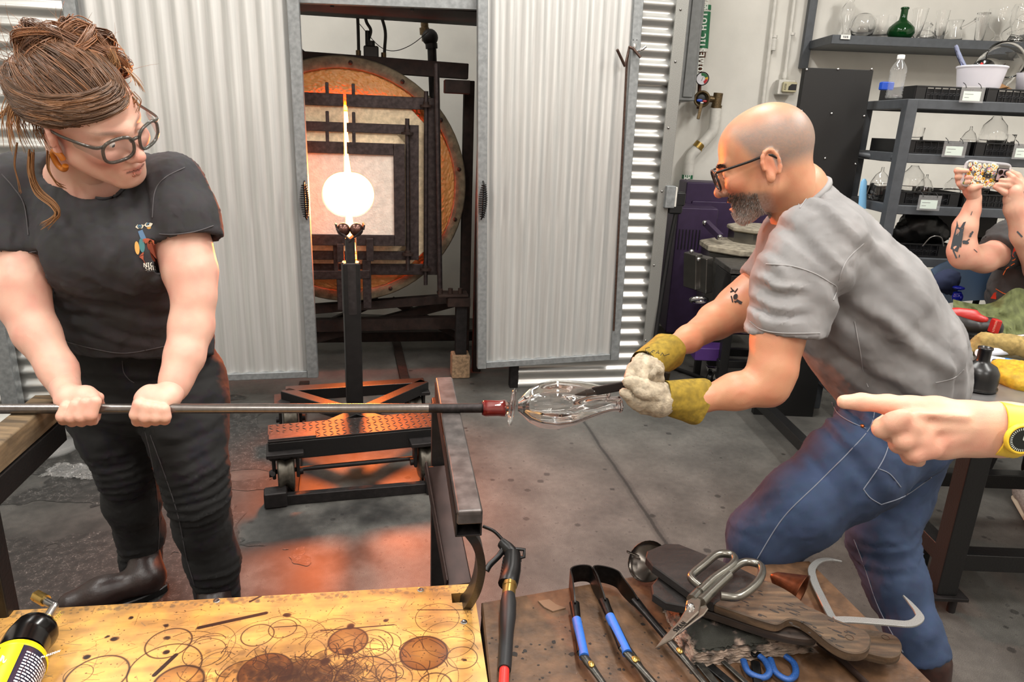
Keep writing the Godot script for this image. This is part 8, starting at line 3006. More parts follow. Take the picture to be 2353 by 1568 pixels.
func gloves(t: Node3D) -> void:
	# far glove: thumb side up, two fingertips wrapped round the tool
	var s = Sdf.new(Vector3(0.16, 0.74, -1.52), Vector3(0.44, 0.98, -1.26), 0.0038)
	chain(s, [[1486, 836, -1.388, 27], [1478, 850, -1.36, 30], [1466, 872, -1.34, 26]], 0.02)
	chain(s, [[1500, 850, -1.365, 22], [1490, 872, -1.345, 24]], 0.02)
	chain(s, [[1455, 852, -1.35, 14], [1446, 872, -1.33, 12], [1460, 884, -1.318, 11]], 0.006)
	chain(s, [[1497, 880, -1.33, 12], [1499, 862, -1.312, 8.5], [1500, 858, -1.31, 8]], 0.003)
	chain(s, [[1514, 882, -1.335, 12], [1515, 855, -1.318, 9], [1509, 847, -1.316, 8.5]], 0.003)
	chain(s, [[1478, 868, -1.33, 14], [1484, 880, -1.315, 12]], 0.006)
	var tee = Cloth.new(Color(1, 1, 1), Color(1, 1, 1), 0.0025, Vector3(22, 22, 22), 3)
	part("glove", s.mesh(null, tee.disp), M.glove_cream, t)
	s = Sdf.new(Vector3(0.16, 0.7, -1.46), Vector3(0.44, 0.92, -1.2), 0.0036)
	chain(s, [[1555, 918, -1.335, 22], [1530, 914, -1.33, 29], [1512, 920, -1.32, 32], [1490, 916, -1.318, 27]], 0.02)
	chain(s, [[1512, 900, -1.31, 20], [1480, 890, -1.305, 17], [1456, 882, -1.302, 14], [1441, 879, -1.302, 10]], 0.008)
	chain(s, [[1490, 922, -1.31, 20], [1462, 922, -1.3, 14], [1443, 908, -1.3, 11], [1432, 902, -1.303, 8]], 0.005)
	chain(s, [[1495, 932, -1.315, 18], [1468, 932, -1.305, 13], [1450, 922, -1.305, 10]], 0.005)
	chain(s, [[1505, 938, -1.325, 14], [1478, 938, -1.315, 12], [1462, 932, -1.315, 9]], 0.005)
	chain(s, [[1500, 905, -1.3, 15], [1478, 906, -1.29, 10], [1462, 900, -1.288, 8.5]], 0.005)
	part("glove", s.mesh(null, tee.disp), M.glove_cream, t)
	var a = pt([1480, 842, -1.378])
	var c = cuff(t, a, pt([1534, 808, -1.44]), Vector3(0.7, 0.7, 0.2), [mpp(a) * 42, mpp(a) * 37], [mpp(a) * 52, mpp(a) * 46])
	var b = pt([1522, 912, -1.325])
	cuff(t, b, pt([1594, 922, -1.345]), Vector3(0, 1, 0), [mpp(b) * 38, mpp(b) * 36], [mpp(b) * 56, mpp(b) * 52], 0.016)
	# handwriting on the far cuff
	var g = G.new()
	for q in [[[1493, 799], [1484, 801], [1483, 806], [1489, 810], [1486, 814], [1476, 814]], [[1500, 806], [1493, 812], [1497, 813]], [[1496, 809], [1501, 810]], [[1500, 806], [1505, 807]], [[1507, 813], [1513, 806], [1514, 813]], [[1509, 811], [1515, 812]], [[1518, 817], [1522, 811], [1526, 818], [1538, 814]]]:
		var pts = []
		for k in q.size():
			var d = sight(q[k][0], q[k][1])
			# meet the cuff's near wall
			var ax = (pt([1528, 806, -1.44]) - a).normalized()
			var best = pp(q[k][0], q[k][1], a, d.normalized())
			var rel = best - a
			var along = clampf(rel.dot(ax), 0.0, 0.06)
			var perp = rel - ax * rel.dot(ax)
			var R = lerpf(mpp(a) * 40, mpp(a) * 50, along / 0.06)
			var back = sqrt(maxf(0.00001, R * R - perp.length_squared()))
			pts.append(best - d.normalized() * back - d.normalized() * 0.002)
		g.tube(pts, 0.0007, 5)
	part("handwriting", g, mat("marker_ink", Color(0.04, 0.04, 0.04), 0.6), c)

func steel_table() -> void:
	var ht = 0.72
	var t = thing("steel_work_table", "black steel frame work table with a bright sheet metal top at the right", "table")
	var lg = yp(2162, 1372, 0.02)
	var x0 = lg.x - 0.02
	var z1 = lg.z + 0.02
	var far = yp(1735, 912, 0.07)
	var z0 = -2.36
	var g = G.new()
	g.box(Vector3(x0 + 0.68, ht - 0.012, (z0 - 1.66) * 0.5), Vector3(1.66, 0.006, -1.66 - z0 + 0.02), 0.002)
	part("sheet_top", g, mat("sheet_top", Color(0.66, 0.66, 0.66), 0.35, 0.8, T.soft, 2), t)
	for q in [[x0, z1], [x0, z0], [x0 + 1.5, z1], [x0 + 1.5, z0]]:
		g = G.new()
		g.box(Vector3(q[0], ht * 0.5 + 0.02, q[1]), Vector3(0.062, ht - 0.08, 0.062), 0.004)
		part("leg", g, M.black_paint, t)
		g = G.new()
		g.box(Vector3(q[0], 0.055, q[1]), Vector3(0.12, 0.012, 0.09), 0.002)
		g.cyl(Vector3(q[0] + 0.03, 0.0, q[1] + 0.02), Vector3(q[0] + 0.03, 0.05, q[1] + 0.02), 0.012, 8)
		part("foot_plate", g, M.black_steel, t)
	for y in [ht - 0.045, 0.17]:
		for q in [[x0, z1, x0, z0], [x0, z1, x0 + 1.5, z1], [x0, z0, x0 + 1.5, z0], [x0 + 1.5, z1, x0 + 1.5, z0]]:
			g = G.new()
			g.bar(Vector3(q[0], y, q[1]), Vector3(q[2], y, q[3]), 0.05, 0.055)
			part("stretcher", g, M.black_paint, t)
	var P = func(x: float, y: float, h: float) -> Vector3: return yp(x, y, ht - 0.008 + h)
	# plunger cup and its two white sticks
	var c: Vector3 = P.call(2246, 893, 0.0)
	var s = mpp(c)
	t = thing("plunger", "black rubber plunger cup standing on the steel table", "plunger")
	g = G.new()
	g.lathe([[0.0, 0], [40, 0], [43, 4], [43, 8], [40, 11], [42, 26], [40, 44], [32, 58], [17, 66], [14, 72], [14, 96], [16, 98], [16, 102], [11, 103], [10, 96], [0, 95]].map(func(q): return Vector2(q[0], q[1]) * s * 0.97), c + Vector3(-0.004, 0, 0), Vector3.UP, 40)
	part("rubber_cup", g, M.black_rubber, t)
	for q in [[[2245, 812], [2420, 798], "white plastic stick lying above the labelled one, behind the plunger", 0.012], [[2268, 826], [2425, 852], "white plastic stick with a blue printed label lying behind the plunger", 0.0125]]:
		var o = thing("white_stick", q[2], "handle", Transform3D(), "white sticks on the steel table")
		var a = zp(q[0][0], q[0][1], -2.02 if q[0][0] > 2260 else -2.08)
		var b = zp(q[1][0], q[1][1], -1.95 if q[0][0] > 2260 else -2.13)
		g = G.new()
		g.cyl(a, b, q[3], 18, -1, 0.003)
		part("stick", g, mat("stick_white", Color(0.86, 0.87, 0.9), 0.35), o)
		g = G.new()
		var d = (b - a).normalized()
		var l0 = 0.25 if q[0][0] > 2260 else 0.62
		g.cyl(a + d * a.distance_to(b) * l0, a + d * a.distance_to(b) * (l0 + 0.27), q[3] + 0.0006, 18)
		part("blue_label", g, mat("label_blue", Color(0.16, 0.42, 0.66), 0.4), o)
		if q[0][0] > 2260:
			g = G.new()
			var fc = (EYE - a).normalized()
			fc = (fc - d * fc.dot(d)).normalized()
			var m = a + d * a.distance_to(b) * 0.385 + fc * (q[3] + 0.0012)
			g.ball(m, Vector3(0.02, 0.0075, 0.0012), Basis(d, fc.cross(d), fc), 14, 6)
			part("label_oval", g, M.stick_white, o)
			g = G.new()
			g.text("Plunger", 0.008, -d, -fc.cross(d), m + fc * 0.0014, 0.0004)
			g.ball(a + d * 0.018 + fc * q[3], Vector3(0.008, 0.006, 0.0012), Basis(d, fc.cross(d), fc), 8, 5)
			part("label_print", g, M.label_grey, o)
	# gloves, drill, apron and small clutter
	var cl = Cloth.new(Color(1, 1, 1), Color(1, 1, 1), 0.004, Vector3(16, 16, 16), 8)
	var sd = Sdf.new(Vector3(1.28, 0.66, -2.3), Vector3(1.75, 0.95, -1.75), 0.006)
	chain(sd, [[2296, 840, -1.93, 12], [2322, 864, -1.87, 26], [2352, 884, -1.84, 30], [2400, 905, -1.83, 34]], 0.02, Vector3.UP, 0.6)
	chain(sd, [[2300, 838, -1.95, 14], [2340, 848, -1.92, 22], [2400, 868, -1.9, 26]], 0.02, Vector3.UP, 0.6)
	solo("yellow_glove", sd.mesh(null, cl.disp), mat("glove_bright", Color(0.83, 0.66, 0.06), 0.7, 0, T.blotch, 8), "bright yellow leather glove lying right of the plunger", "glove")
	sd = Sdf.new(Vector3(1.3, 0.66, -2.65), Vector3(2.0, 0.98, -2.05), 0.007)
	chain(sd, [[2235, 802, -2.13, 12], [2262, 788, -2.13, 20], [2310, 792, -2.11, 20], [2370, 800, -2.09, 24]], 0.02)
	solo("tan_glove", sd.mesh(null, cl.disp), mat("glove_tan", Color(0.68, 0.58, 0.34), 0.9, 0, T.blotch, 8), "tan suede glove lying between the drill and the white sticks", "glove")
	t = thing("cordless_drill", "red and black cordless drill lying on its side on the cluttered steel table", "drill")
	sd = Sdf.new(Vector3(1.25, 0.62, -2.75), Vector3(1.85, 1.05, -2.15), 0.006)
	chain(sd, [[2190, 745, -2.23, 24], [2225, 752, -2.23, 22], [2262, 756, -2.22, 20]], 0.012)
	chain(sd, [[2262, 752, -2.22, 24], [2278, 754, -2.21, 24]], 0.008)
	part("body", sd.mesh(), mat("drill_black", Color(0.05, 0.05, 0.052), 0.4), t)
	sd = Sdf.new(Vector3(1.25, 0.62, -2.75), Vector3(1.85, 1.05, -2.15), 0.006)
	chain(sd, [[2185, 722, -2.24, 14], [2230, 728, -2.23, 13], [2262, 736, -2.21, 9]], 0.01)
	chain(sd, [[2200, 716, -2.24, 9], [2240, 720, -2.23, 8]], 0.01)
	part("red_shell", sd.mesh(), mat("drill_red", Color(0.62, 0.1, 0.09), 0.4), t)
	g = G.new()
	g.box(zp(2286, 750, -2.17), Vector3(0.022, 0.045, 0.03), 0.004, Basis(Vector3(0, 0, 1), -0.1))
	part("battery_label", g, M.drill_red, t)
	g = G.new()
	g.text("LITHIUM", 0.009, Vector3(0.1, 1, 0), Vector3(-1, 0.1, 0), zp(2286, 750, -2.152), 0.0006)
	part("label_print", g, mat("drill_print", Color(0.75, 0.5, 0.45), 0.5), t)
	# folded green apron: a draped sheet
	g = G.new()
	var nz = FastNoiseLite.new()
	nz.seed = 14; nz.frequency = 3.0
	for s2 in [0, 1]:
		var rows = []
		for i in 13:
			var row = PackedVector3Array()
			for j in 25:
				var u = j / 24.0
				var v = i / 12.0
				var top = 688.0 + 12.0 * sin(u * 5.0) - 26.0 * exp(-pow((u - 0.62) / 0.16, 2)) + 30.0 * maxf(0, u - 0.7)
				var x = lerpf(2190, 2420, u)
				var y = lerpf(top, 770 + 30 * u, v)
				var z = -2.44 + 0.14 * v + 0.03 * nz.get_noise_2d(u * 4, v) + 0.02 * sin(u * 14.0 + v * 3.0) * (1 - v)
				row.append(zp(x, y, z - 0.004 * s2))
			rows.append(row)
		g.grid(rows, false, false, s2 == 0)
	solo("green_apron", g, mat("apron_green", Color(0.42, 0.45, 0.27), 0.9, 0, T.blotch, 5, T.weave, 0.05), "folded olive green canvas apron heaped behind the drill", "apron")
	for q in [[[2290, 778], [2380, 770], 0.006, "steel_skewer", "bright steel rod lying right of the drill", "steel"], [[2288, 786], [2390, 782], 0.005, "dark_skewer", "dark thin rod lying below the bright steel rod", "dark_steel"]]:
		g = G.new()
		g.cyl(zp(q[0][0], q[0][1], -2.15), zp(q[1][0], q[1][1], -2.13), q[2], 12)
		solo(q[3], g, M[q[5]], q[4], "rod")
	g = G.new()
	for k in 9:
		g.ball(zp(2285 + k * 13 % 90, 792 + (k * 7) % 9 - 4, -2.14), Vector3(0.013, 0.009, 0.011), Basis(Vector3.UP, k), 10, 7)
	solo("pebble_weights", g, mat("pebble", Color(0.6, 0.56, 0.52), 0.4), "small pale glass pebbles gathered in a brown ring behind the tan glove", "pebbles").set_meta("kind", "stuff")
	g = G.new()
	g.tube(lerp_pts([zp(2200, 672, -2.7), zp(2200, 690, -2.7)]), [0.014, 0.015, 0.018, 0.02, 0.02, 0.019, 0.017], 16)
	g.ball(zp(2203, 662, -2.7), Vector3(0.022, 0.008, 0.022))
	solo("blue_glass_bottle", g, glass("cobalt", Color(0.05, 0.12, 0.65), 0.3), "small cobalt blue glass stopper bottle behind the grey shirt", "bottle")
	sd = Sdf.new(Vector3(1.3, 0.75, -3.0), Vector3(1.75, 1.1, -2.6), 0.009)
	chain(sd, [[2162, 650, -2.8, 20], [2180, 645, -2.8, 22], [2190, 665, -2.8, 16]], 0.03)
	solo("navy_cloth", sd.mesh(null, cl.disp), mat("navy", Color(0.1, 0.14, 0.25), 0.9), "crumpled navy cloth behind the man's back beside the blue chair", "cloth")

func photographer() -> void:
	var t = thing("person", "person in dark tee with tattooed forearms holding up a flowery phone", "person")
	var skin = Flesh.new(lin(0.8, 0.62, 0.53), lin(0.76, 0.46, 0.4))
	var z = -2.5
	var g = G.new()
	var s = Sdf.new(Vector3(1.3, 0.7, -2.85), Vector3(2.2, 1.45, -2.3), 0.0075)
	chain(s, [[2240, 455, -2.5, 15], [2232, 485, -2.5, 17], [2218, 520, -2.5, 24], [2211, 575, -2.5, 29], [2214, 590, -2.5, 27], [2262, 595, -2.53, 31], [2320, 570, -2.6, 36]], 0.02)
	chain(s, [[2330, 440, -2.46, 17], [2330, 480, -2.46, 19], [2352, 540, -2.46, 25], [2390, 620, -2.48, 30], [2440, 590, -2.56, 36]], 0.02)
	chain(s, [[2442, 430, -2.64, 36], [2425, 540, -2.64, 60]], 0.03)
	s.into(g, skin.body)
	var arm = s
	var HX = Transform3D(Basis(Vector3.UP, -0.35), zp(2462, 340, -2.64))
	var hf = head_field(Vector3(0, -0.15, -0.03), 0.05, 0.3)
	hf.into(g, skin.head, null, HX)
	# hands: left one pinches the end, right one spreads its fingertips under the lens
	s = Sdf.new(Vector3(1.35, 1.02, -2.62), Vector3(1.64, 1.3, -2.36), 0.0032)
	chain(s, [[2240, 458, -2.5, 14], [2233, 437, -2.5, 16], [2222, 422, -2.5, 13]], 0.015)
	for f in [[[2206, 408], [2200, 392], [2222, 393]], [[2204, 418], [2202, 406], [2232, 408]], [[2212, 430], [2206, 422], [2226, 418]]]:
		chain(s, [[f[0][0], f[0][1], -2.5, 7.5], [f[1][0], f[1][1], -2.485, 7], [f[2][0], f[2][1], -2.468, 5]], 0.004)
	chain(s, [[2230, 440, -2.49, 11], [2232, 432, -2.475, 9], [2252, 428, -2.47, 6.5]], 0.005)
	s.into(g, skin.body)
	s = Sdf.new(Vector3(1.5, 0.98, -2.6), Vector3(1.76, 1.3, -2.34), 0.0032)
	chain(s, [[2330, 480, -2.46, 19], [2328, 457, -2.465, 18], [2334, 437, -2.47, 15]], 0.015)
	for f in [[[2340, 422], [2326, 408], [2316, 398]], [[2344, 432], [2322, 416], [2300, 414]], [[2338, 444], [2316, 426], [2290, 424]], [[2326, 455], [2308, 442], [2286, 430]]]:
		chain(s, [[f[0][0], f[0][1], -2.475, 8.5], [f[1][0], f[1][1], -2.46, 7], [f[2][0], f[2][1], -2.465, 4.8]], 0.004)
	chain(s, [[2346, 425, -2.49, 12], [2336, 405, -2.5, 9], [2322, 396, -2.5, 7]], 0.005)
	s.into(g, skin.body)
	var body = part("body", g, vmat("skin", 0.5), t)
	eyes(t, HX, lin(0.25, 0.3, 0.3), Vector3(0, 0, 1))
	g = G.new()
	g.X = HX
	g.ball(Vector3(0, 0.05, -0.03), Vector3(0.085, 0.088, 0.105), Basis(), 20, 12)
	part("hair", g, mat("dark_hair", Color(0.1, 0.07, 0.05), 0.5), t)
	# forearm tattoos
	g = G.new()
	var ink = lin(0.2, 0.22, 0.25)
	for q in [[[2197, 520], [2212, 526], [2216, 522], [2207, 560], [2200, 580], [2184, 572], [2190, 545]], [[2199, 506], [2202, 520], [2197, 522]], [[2206, 524], [2214, 511], [2220, 509], [2214, 524]], stripe([2212, 536], [2204, 592], 1.3), stripe([2190, 575], [2198, 594], 1.8), stripe([2202, 570], [2208, 560], 1.5), oval(2219, 557, 8, 4, 0.3), stripe([2213, 560], [2228, 550], 1.5), stripe([2228, 545], [2236, 532], 2.0), stripe([2231, 545], [2230, 536], 1.2), stripe([2231, 495], [2234, 486], 0.8), stripe([2238, 573], [2246, 580], 0.8)]:
		inked(g, arm, q, -2.2, ink, 0.0022)
	for q in [stripe([2197, 540], [2201, 528], 0.6), stripe([2200, 545], [2204, 532], 0.6), oval(2196, 550, 2, 3)]:
		inked(g, arm, q, -2.2, lin(0.5, 0.48, 0.46), 0.003)
	part("tattoo", g, vmat("ink", 0.6), body, "dark tattoos on the forearm")
	g = G.new()
	inked(g, arm, stripe([2337, 532], [2349, 545], 2.0), -2.2, ink, 0.0022)
	part("tattoo", g, vmat("ink", 0.6), body)
	# tee
	var tee = Cloth.new(lin(0.23, 0.225, 0.225), lin(0.29, 0.285, 0.285), 0.006, Vector3(6, 6, 6), 30)
	s = Sdf.new(Vector3(1.3, 0.35, -2.95), Vector3(2.3, 1.3, -2.3), 0.0085)
	var sx = Vector3.RIGHT
	chain(s, [[2418, 475, -2.66, 55], [2410, 560, -2.66, 75], [2396, 680, -2.65, 84], [2392, 820, -2.65, 84]], 0.04, sx, 1.3)
	chain(s, [[2378, 515, -2.64, 50], [2312, 565, -2.6, 46], [2280, 585, -2.55, 42]], 0.03)
	chain(s, [[2445, 520, -2.63, 52], [2452, 590, -2.58, 46]], 0.03)
	s.cut(pt([2292, 580, -2.56]), (pt([2262, 596, -2.54]) - pt([2320, 565, -2.6])).normalized(), 0.1)
	s.cut(pt([2392, 800, -2.62]), Vector3.DOWN, 0.5)
	s.cut(pt([2430, 440, -2.64]), Vector3.UP, 0.2)
	s.cloth = tee
	var shirt = part("tee_shirt", s.mesh(tee.col, tee.disp), vmat("cotton", 0.9), t)
	var red = lin(0.8, 0.2, 0.1)
	var ora = lin(0.9, 0.42, 0.18)
	for q in [[[2326, 588], [2330, 568], [2334, 560], [2338, 568], [2344, 562], [2340, 578], [2330, 592]], [[2276, 686], [2284, 673], [2290, 672], [2289, 688]]]:
		g = G.new()
		inked(g, s, q, -2.2, red, 0.002)
		part("flame_print", g, vmat("print", 0.85), shirt)
	for q in [[[2290, 613], [2310, 602], 0.9], [[2310, 602], [2330, 598], 0.9], [[2330, 598], [2352, 585], 0.9], [[2305, 632], [2312, 618], 0.9], [[2312, 618], [2330, 606], 0.9], [[2330, 606], [2356, 608], 0.9], [[2340, 572], [2343, 584], 0.8], [[2343, 584], [2330, 598], 0.8], [[2288, 664], [2305, 674], 0.9], [[2305, 674], [2330, 682], 0.9], [[2330, 682], [2356, 684], 0.9], [[2338, 704], [2346, 702], 0.8], [[2346, 702], [2354, 714], 0.8]]:
		g = G.new()
		inked(g, s, stripe(q[0], q[1], q[2]), -2.2, ora, 0.002)
		part("orange_line", g, vmat("print", 0.85), shirt)
	seams(shirt, s, [[[2268, 562], [2282, 585], [2300, 610]]], -2.2, mat("tee_seam", Color(0.33, 0.32, 0.33), 0.9))
	# lower body and shoes
	s = Sdf.new(Vector3(1.4, 0.0, -2.95), Vector3(2.3, 0.85, -2.3), 0.012)
	var hp = pt([2392, 780, -2.62])
	for x in [-0.1, 0.1]:
		s.cone(hp + Vector3(x, 0, 0), 0.13, Vector3(hp.x + x * 1.1, 0.45, -2.58), 0.075, 0.05)
		s.cone(Vector3(hp.x + x * 1.1, 0.45, -2.58), 0.075, Vector3(hp.x + x * 1.2, 0.09, -2.62), 0.05, 0.04)
	part("trousers", s.mesh(), mat("dark_trousers", Color(0.1, 0.1, 0.11), 0.9), t)
	for k in 2:
		s = Sdf.new(Vector3(1.5, 0.0, -2.85), Vector3(2.4, 0.16, -2.2), 0.006)
		var a = yp(2372, 1200, 0.0) if k == 0 else Vector3(hp.x + 0.16, 0, -2.5)
		var hl = a + Vector3(0.06, 0, -0.14)
		s.cone(hl + Vector3(0, 0.05, 0), 0.04, a + Vector3(-0.015, 0.04, 0.04), 0.036, 0.03)
		s.cone(hl + Vector3(0, 0.1, 0), 0.042, hl + Vector3(0, 0.05, 0), 0.042, 0.02)
		s.cut(hl + Vector3(0, 0.016, 0), Vector3.DOWN, 0.4)
		var sh = part("shoe", s.mesh(), mat("spotted_shoe", Color(0.72, 0.7, 0.67), 0.7, 0, T.blotch, 14), t)
		g = G.new()
		g.tube([hl + Vector3(0, 0.013, -0.03), hl + Vector3(0, 0.013, 0.0), a + Vector3(0, 0.013, 0.02), a + Vector3(-0.02, 0.013, 0.075)], [0.03, 0.043, 0.044, 0.03], 16, true, 0.3, Vector3.UP)
		part("sole", g, mat("sole_cream", Color(0.74, 0.7, 0.62), 0.7), sh)
	flower_phone()

func flower_phone() -> void:
	var c = zp(2265, 402, -2.485)
	var B = Basis(Vector3.UP, 0.12) * Basis(Vector3(0, 0, 1), -0.05)
	var t = thing("phone", "phone in a clear case printed with small daisies, sunflowers and roses held up sideways", "phone", Transform3D(B, c))
	var s = mpp(c)
	var g = G.new()
	g.box(Vector3.ZERO, Vector3(108 * s, 52 * s, 0.009), 0.004)
	part("body", g, mat("phone_dark", Color(0.42, 0.4, 0.38), 0.3), t)
	g = G.new()
	g.tube(arcs(Vector3(0, 0, 0), Vector3(55 * s, 0, 0), Vector3(0, 27 * s, 0), 0.22, 40), 0.0055, 8, false)
	part("case_bumper", g, pane("case_clear", Color(0.9, 0.9, 0.92), 0.35), t)
	var z = 0.0055
	rng.seed = 17
	var pet = G.new()
	var mid = G.new()
	for k in 110:
		var p = Vector3(rng.randf_range(-52, 24), rng.randf_range(-24, 24), 0) * s
		if absf(p.x) < 11 * s and absf(p.y) < 7 * s: continue
		var kind = rng.randi() % 9
		var cols = [lin(0.9, 0.88, 0.82), lin(0.9, 0.88, 0.82), lin(0.92, 0.9, 0.85), lin(0.85, 0.83, 0.75), lin(0.85, 0.6, 0.1), lin(0.85, 0.6, 0.68), lin(0.7, 0.1, 0.12), lin(0.25, 0.4, 0.22), lin(0.3, 0.35, 0.5)]
		pet.tint = cols[kind]
		var r = (5.0 if kind < 5 else 3.6) * s
		var n = 9
		for i in n:
			var an = TAU * i / n + k
			var d = Vector3(cos(an), sin(an), 0)
			pet.ball(p + d * r * 0.6 + Vector3(0, 0, z + 0.0002 * (k % 5)), Vector3(r * 0.5, r * 0.2, 0.0006), Basis(d, Vector3(-d.y, d.x, 0), Vector3(0, 0, 1)), 6, 4)
		mid.tint = lin(0.25, 0.14, 0.05) if kind == 4 else lin(0.85, 0.65, 0.15)
		mid.ball(p + Vector3(0, 0, z + 0.0008 + 0.0002 * (k % 5)), Vector3(r * 0.3, r * 0.3, 0.0007), Basis(), 6, 4)
	part("flower_print", pet, vmat("petals", 0.5), t).set_meta("kind", "stuff")
	part("flower_centres", mid, vmat("petals", 0.5), t).set_meta("kind", "stuff")
	g = G.new()
	g.box(Vector3(0, 0, z), Vector3(20 * s, 12 * s, 0.002), 0.0008)
	part("black_cutout", g, M.black_plastic, t)
	g = G.new()
	for q in [[-4, 3], [-4, -3], [4, 3], [4, -3]]: g.ball(Vector3(q[0] * s, q[1] * s, z + 0.001), Vector3(1.2 * s, 1.2 * s, 0.001), Basis(), 8, 5)
	part("gold_dot", g, M.brass, t)
	g = G.new()
	g.box(Vector3(36 * s, 3 * s, z + 0.001), Vector3(30 * s, 30 * s, 0.005), 0.0024)
	part("camera_frame", g, mat("lens_frame", Color(0.1, 0.08, 0.09), 0.3), t)
	g = G.new()
	g.box(Vector3(36 * s, 3 * s, z + 0.003), Vector3(26 * s, 26 * s, 0.004), 0.0018)
	part("camera_plate", g, mat("lens_plate", Color(0.66, 0.57, 0.58), 0.3), t)
	for q in [[29, 9], [43, 9], [36, -4]]:
		g = G.new()
		g.lathe([Vector2(5.6 * s, 0.0), Vector2(5.6 * s, 0.0025), Vector2(4.6 * s, 0.003), Vector2(4.0 * s, 0.0015), Vector2(0, 0.0015)], Vector3(q[0] * s, q[1] * s, z + 0.005), Vector3(0, 0, 1), 20)
		part("lens", g, mat("lens_black", Color(0.02, 0.02, 0.025), 0.1), t)

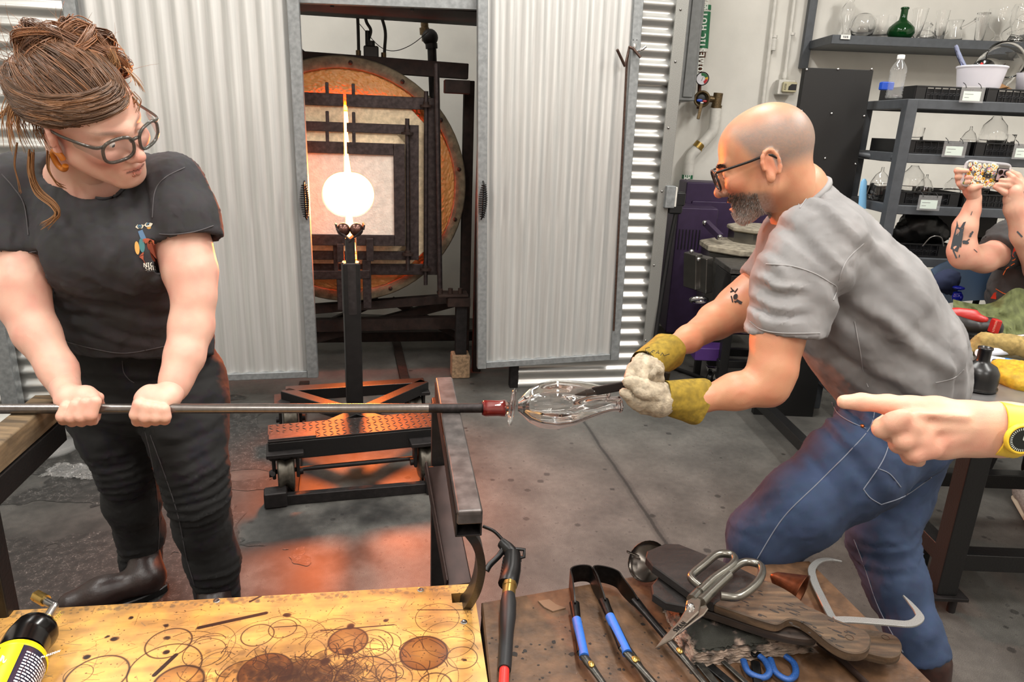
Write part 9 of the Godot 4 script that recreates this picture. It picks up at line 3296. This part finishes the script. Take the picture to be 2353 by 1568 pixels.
func pointing_hand() -> void:
	var t = thing("person", "bare forearm with yellow wristwatch reaching in from the right and pointing left", "person")
	var skin = Flesh.new(lin(0.84, 0.66, 0.56), lin(0.82, 0.5, 0.43))
	var s = Sdf.new(Vector3(0.42, 0.76, -1.12), Vector3(0.86, 1.03, -0.8), 0.0034)
	# wrist to knuckles, index stretched, the others curled
	chain(s, [[2430, 990, -0.95, 62], [2300, 988, -0.96, 57], [2225, 985, -0.965, 58]], 0.02, Vector3(0, 0, 1), 0.75)
	chain(s, [[2225, 970, -0.965, 46], [2150, 955, -0.97, 40], [2092, 945, -0.975, 33]], 0.015)
	chain(s, [[2235, 1005, -0.965, 42], [2160, 1010, -0.965, 42], [2110, 1010, -0.965, 36]], 0.015)
	chain(s, [[2100, 938, -0.975, 27], [2040, 930, -0.985, 22], [1980, 924, -0.99, 19], [1940, 924, -0.992, 16.5]], 0.008)
	chain(s, [[2100, 968, -0.955, 26], [2052, 972, -0.945, 23], [2026, 986, -0.955, 20], [2045, 1000, -0.985, 18]], 0.006)
	chain(s, [[2118, 1000, -0.948, 26], [2076, 1012, -0.94, 22], [2064, 1022, -0.955, 19], [2085, 1035, -0.985, 17]], 0.006)
	chain(s, [[2140, 1030, -0.945, 26], [2102, 1042, -0.94, 21], [2092, 1050, -0.955, 18], [2110, 1058, -0.98, 16]], 0.006)
	chain(s, [[2180, 950, -1.0, 28], [2110, 945, -1.02, 22], [2050, 960, -1.02, 17], [2020, 975, -1.01, 14]], 0.006)
	for q in [[2075, 958], [2098, 985], [2122, 1020]]: blob(s, [q[0], q[1], -0.938], Vector3(0.012, 0.011, 0.009), 0.012)
	for q in [[[2220, 960], [2110, 950]], [[2225, 985], [2120, 985]], [[2215, 1005], [2140, 1018]]]:
		chain(s, [[q[0][0], q[0][1], -0.939, 4], [q[1][0], q[1][1], -0.943, 4]], 0.016)
	var g = G.new()
	s.into(g, skin.body)
	var arm = Sdf.new(Vector3(0.66, 0.72, -1.1), Vector3(1.2, 1.06, -0.6), 0.007)
	arm.cone(pt([2300, 988, -0.96]), 0.028, pt([2450, 990, -0.94]), 0.037, 0.02)
	arm.cone(pt([2450, 990, -0.94]), 0.037, Vector3(1.1, 0.86, -0.75), 0.046, 0.02)
	arm.into(g, skin.body)
	part("body", g, vmat("skin", 0.5), t)
	g = G.new()
	g.cyl(Vector3(1.0, 0.875, -0.82), Vector3(1.14, 0.86, -0.7), 0.058, 20, 0.066)
	part("sleeve", g, mat("sleeve_dark", Color(0.2, 0.2, 0.22), 0.9), t)
	# wristwatch
	var w = Node3D.new()
	w.name = "wristwatch"; t.add_child(w)
	var c = pt([2308, 988, -0.955])
	var ax = (pt([2430, 990, -0.95]) - pt([2225, 985, -0.965])).normalized()
	ax = (ax + Vector3(0, -0.12, 0)).normalized()
	var yel = mat("watch_yellow", Color(0.93, 0.78, 0.22), 0.45)
	g = G.new()
	var fz = Vector3(0, 0, 1)
	var ly = fz.cross(ax).normalized()
	var rows = []
	for k in 33:
		var an = TAU * k / 32
		var r = Vector2(0.0305, 0.0375)
		var d = fz * cos(an) * r.x + ly * sin(an) * r.y
		var wd = 0.013 + 0.004 * maxf(0, cos(an))
		var nn = d.normalized() * 0.0028
		rows.append([c + d - ax * wd, c + d + nn - ax * wd, c + d + nn + ax * wd, c + d + ax * wd])
	for k in 4:
		var strip = []
		for r in rows: strip.append(PackedVector3Array([r[k], r[(k + 1) % 4]]))
		g.grid(strip, false, false, false)
	part("strap", g, yel, w)
	var dn = Vector3(-0.05, 0.06, 1).normalized()
	var dc = c + fz * 0.031 + Vector3(0, 0.002, 0)
	g = G.new()
	g.lathe([Vector2(0.0, 0.0), Vector2(0.021, 0.0), Vector2(0.0235, 0.004), Vector2(0.022, 0.0085), Vector2(0.0195, 0.0095), Vector2(0.0185, 0.008), Vector2(0.0, 0.008)], dc, dn, 36)
	part("case", g, yel, w)
	g = G.new()
	g.lathe([Vector2(0.0182, 0.0082), Vector2(0.014, 0.0086), Vector2(0.0139, 0.0086), Vector2(0.0, 0.0086)], dc, dn, 36)
	part("dial", g, mat("dial_dark", Color(0.1, 0.12, 0.11), 0.25), w)
	g = G.new()
	var dx = Vector3.UP.cross(dn).normalized()
	var dy = dn.cross(dx)
	for k in 36:
		var an = TAU * k / 36
		g.bar(dc + dn * 0.0088 + (dx * cos(an) + dy * sin(an)) * 0.0142, dc + dn * 0.0088 + (dx * cos(an) + dy * sin(an)) * 0.0176, 0.0012, 0.0004, dn, 0.0001)
	g.bar(dc + dn * 0.0092, dc + dn * 0.0092 + (dx * 0.6 - dy * 0.3) * 0.016, 0.0014, 0.0005, dn, 0.0001)
	g.bar(dc + dn * 0.0092, dc + dn * 0.0092 + (dx * 0.1 + dy) * 0.009, 0.0016, 0.0005, dn, 0.0001)
	part("dial_marks", g, mat("dial_light", Color(0.75, 0.77, 0.74), 0.4), w)
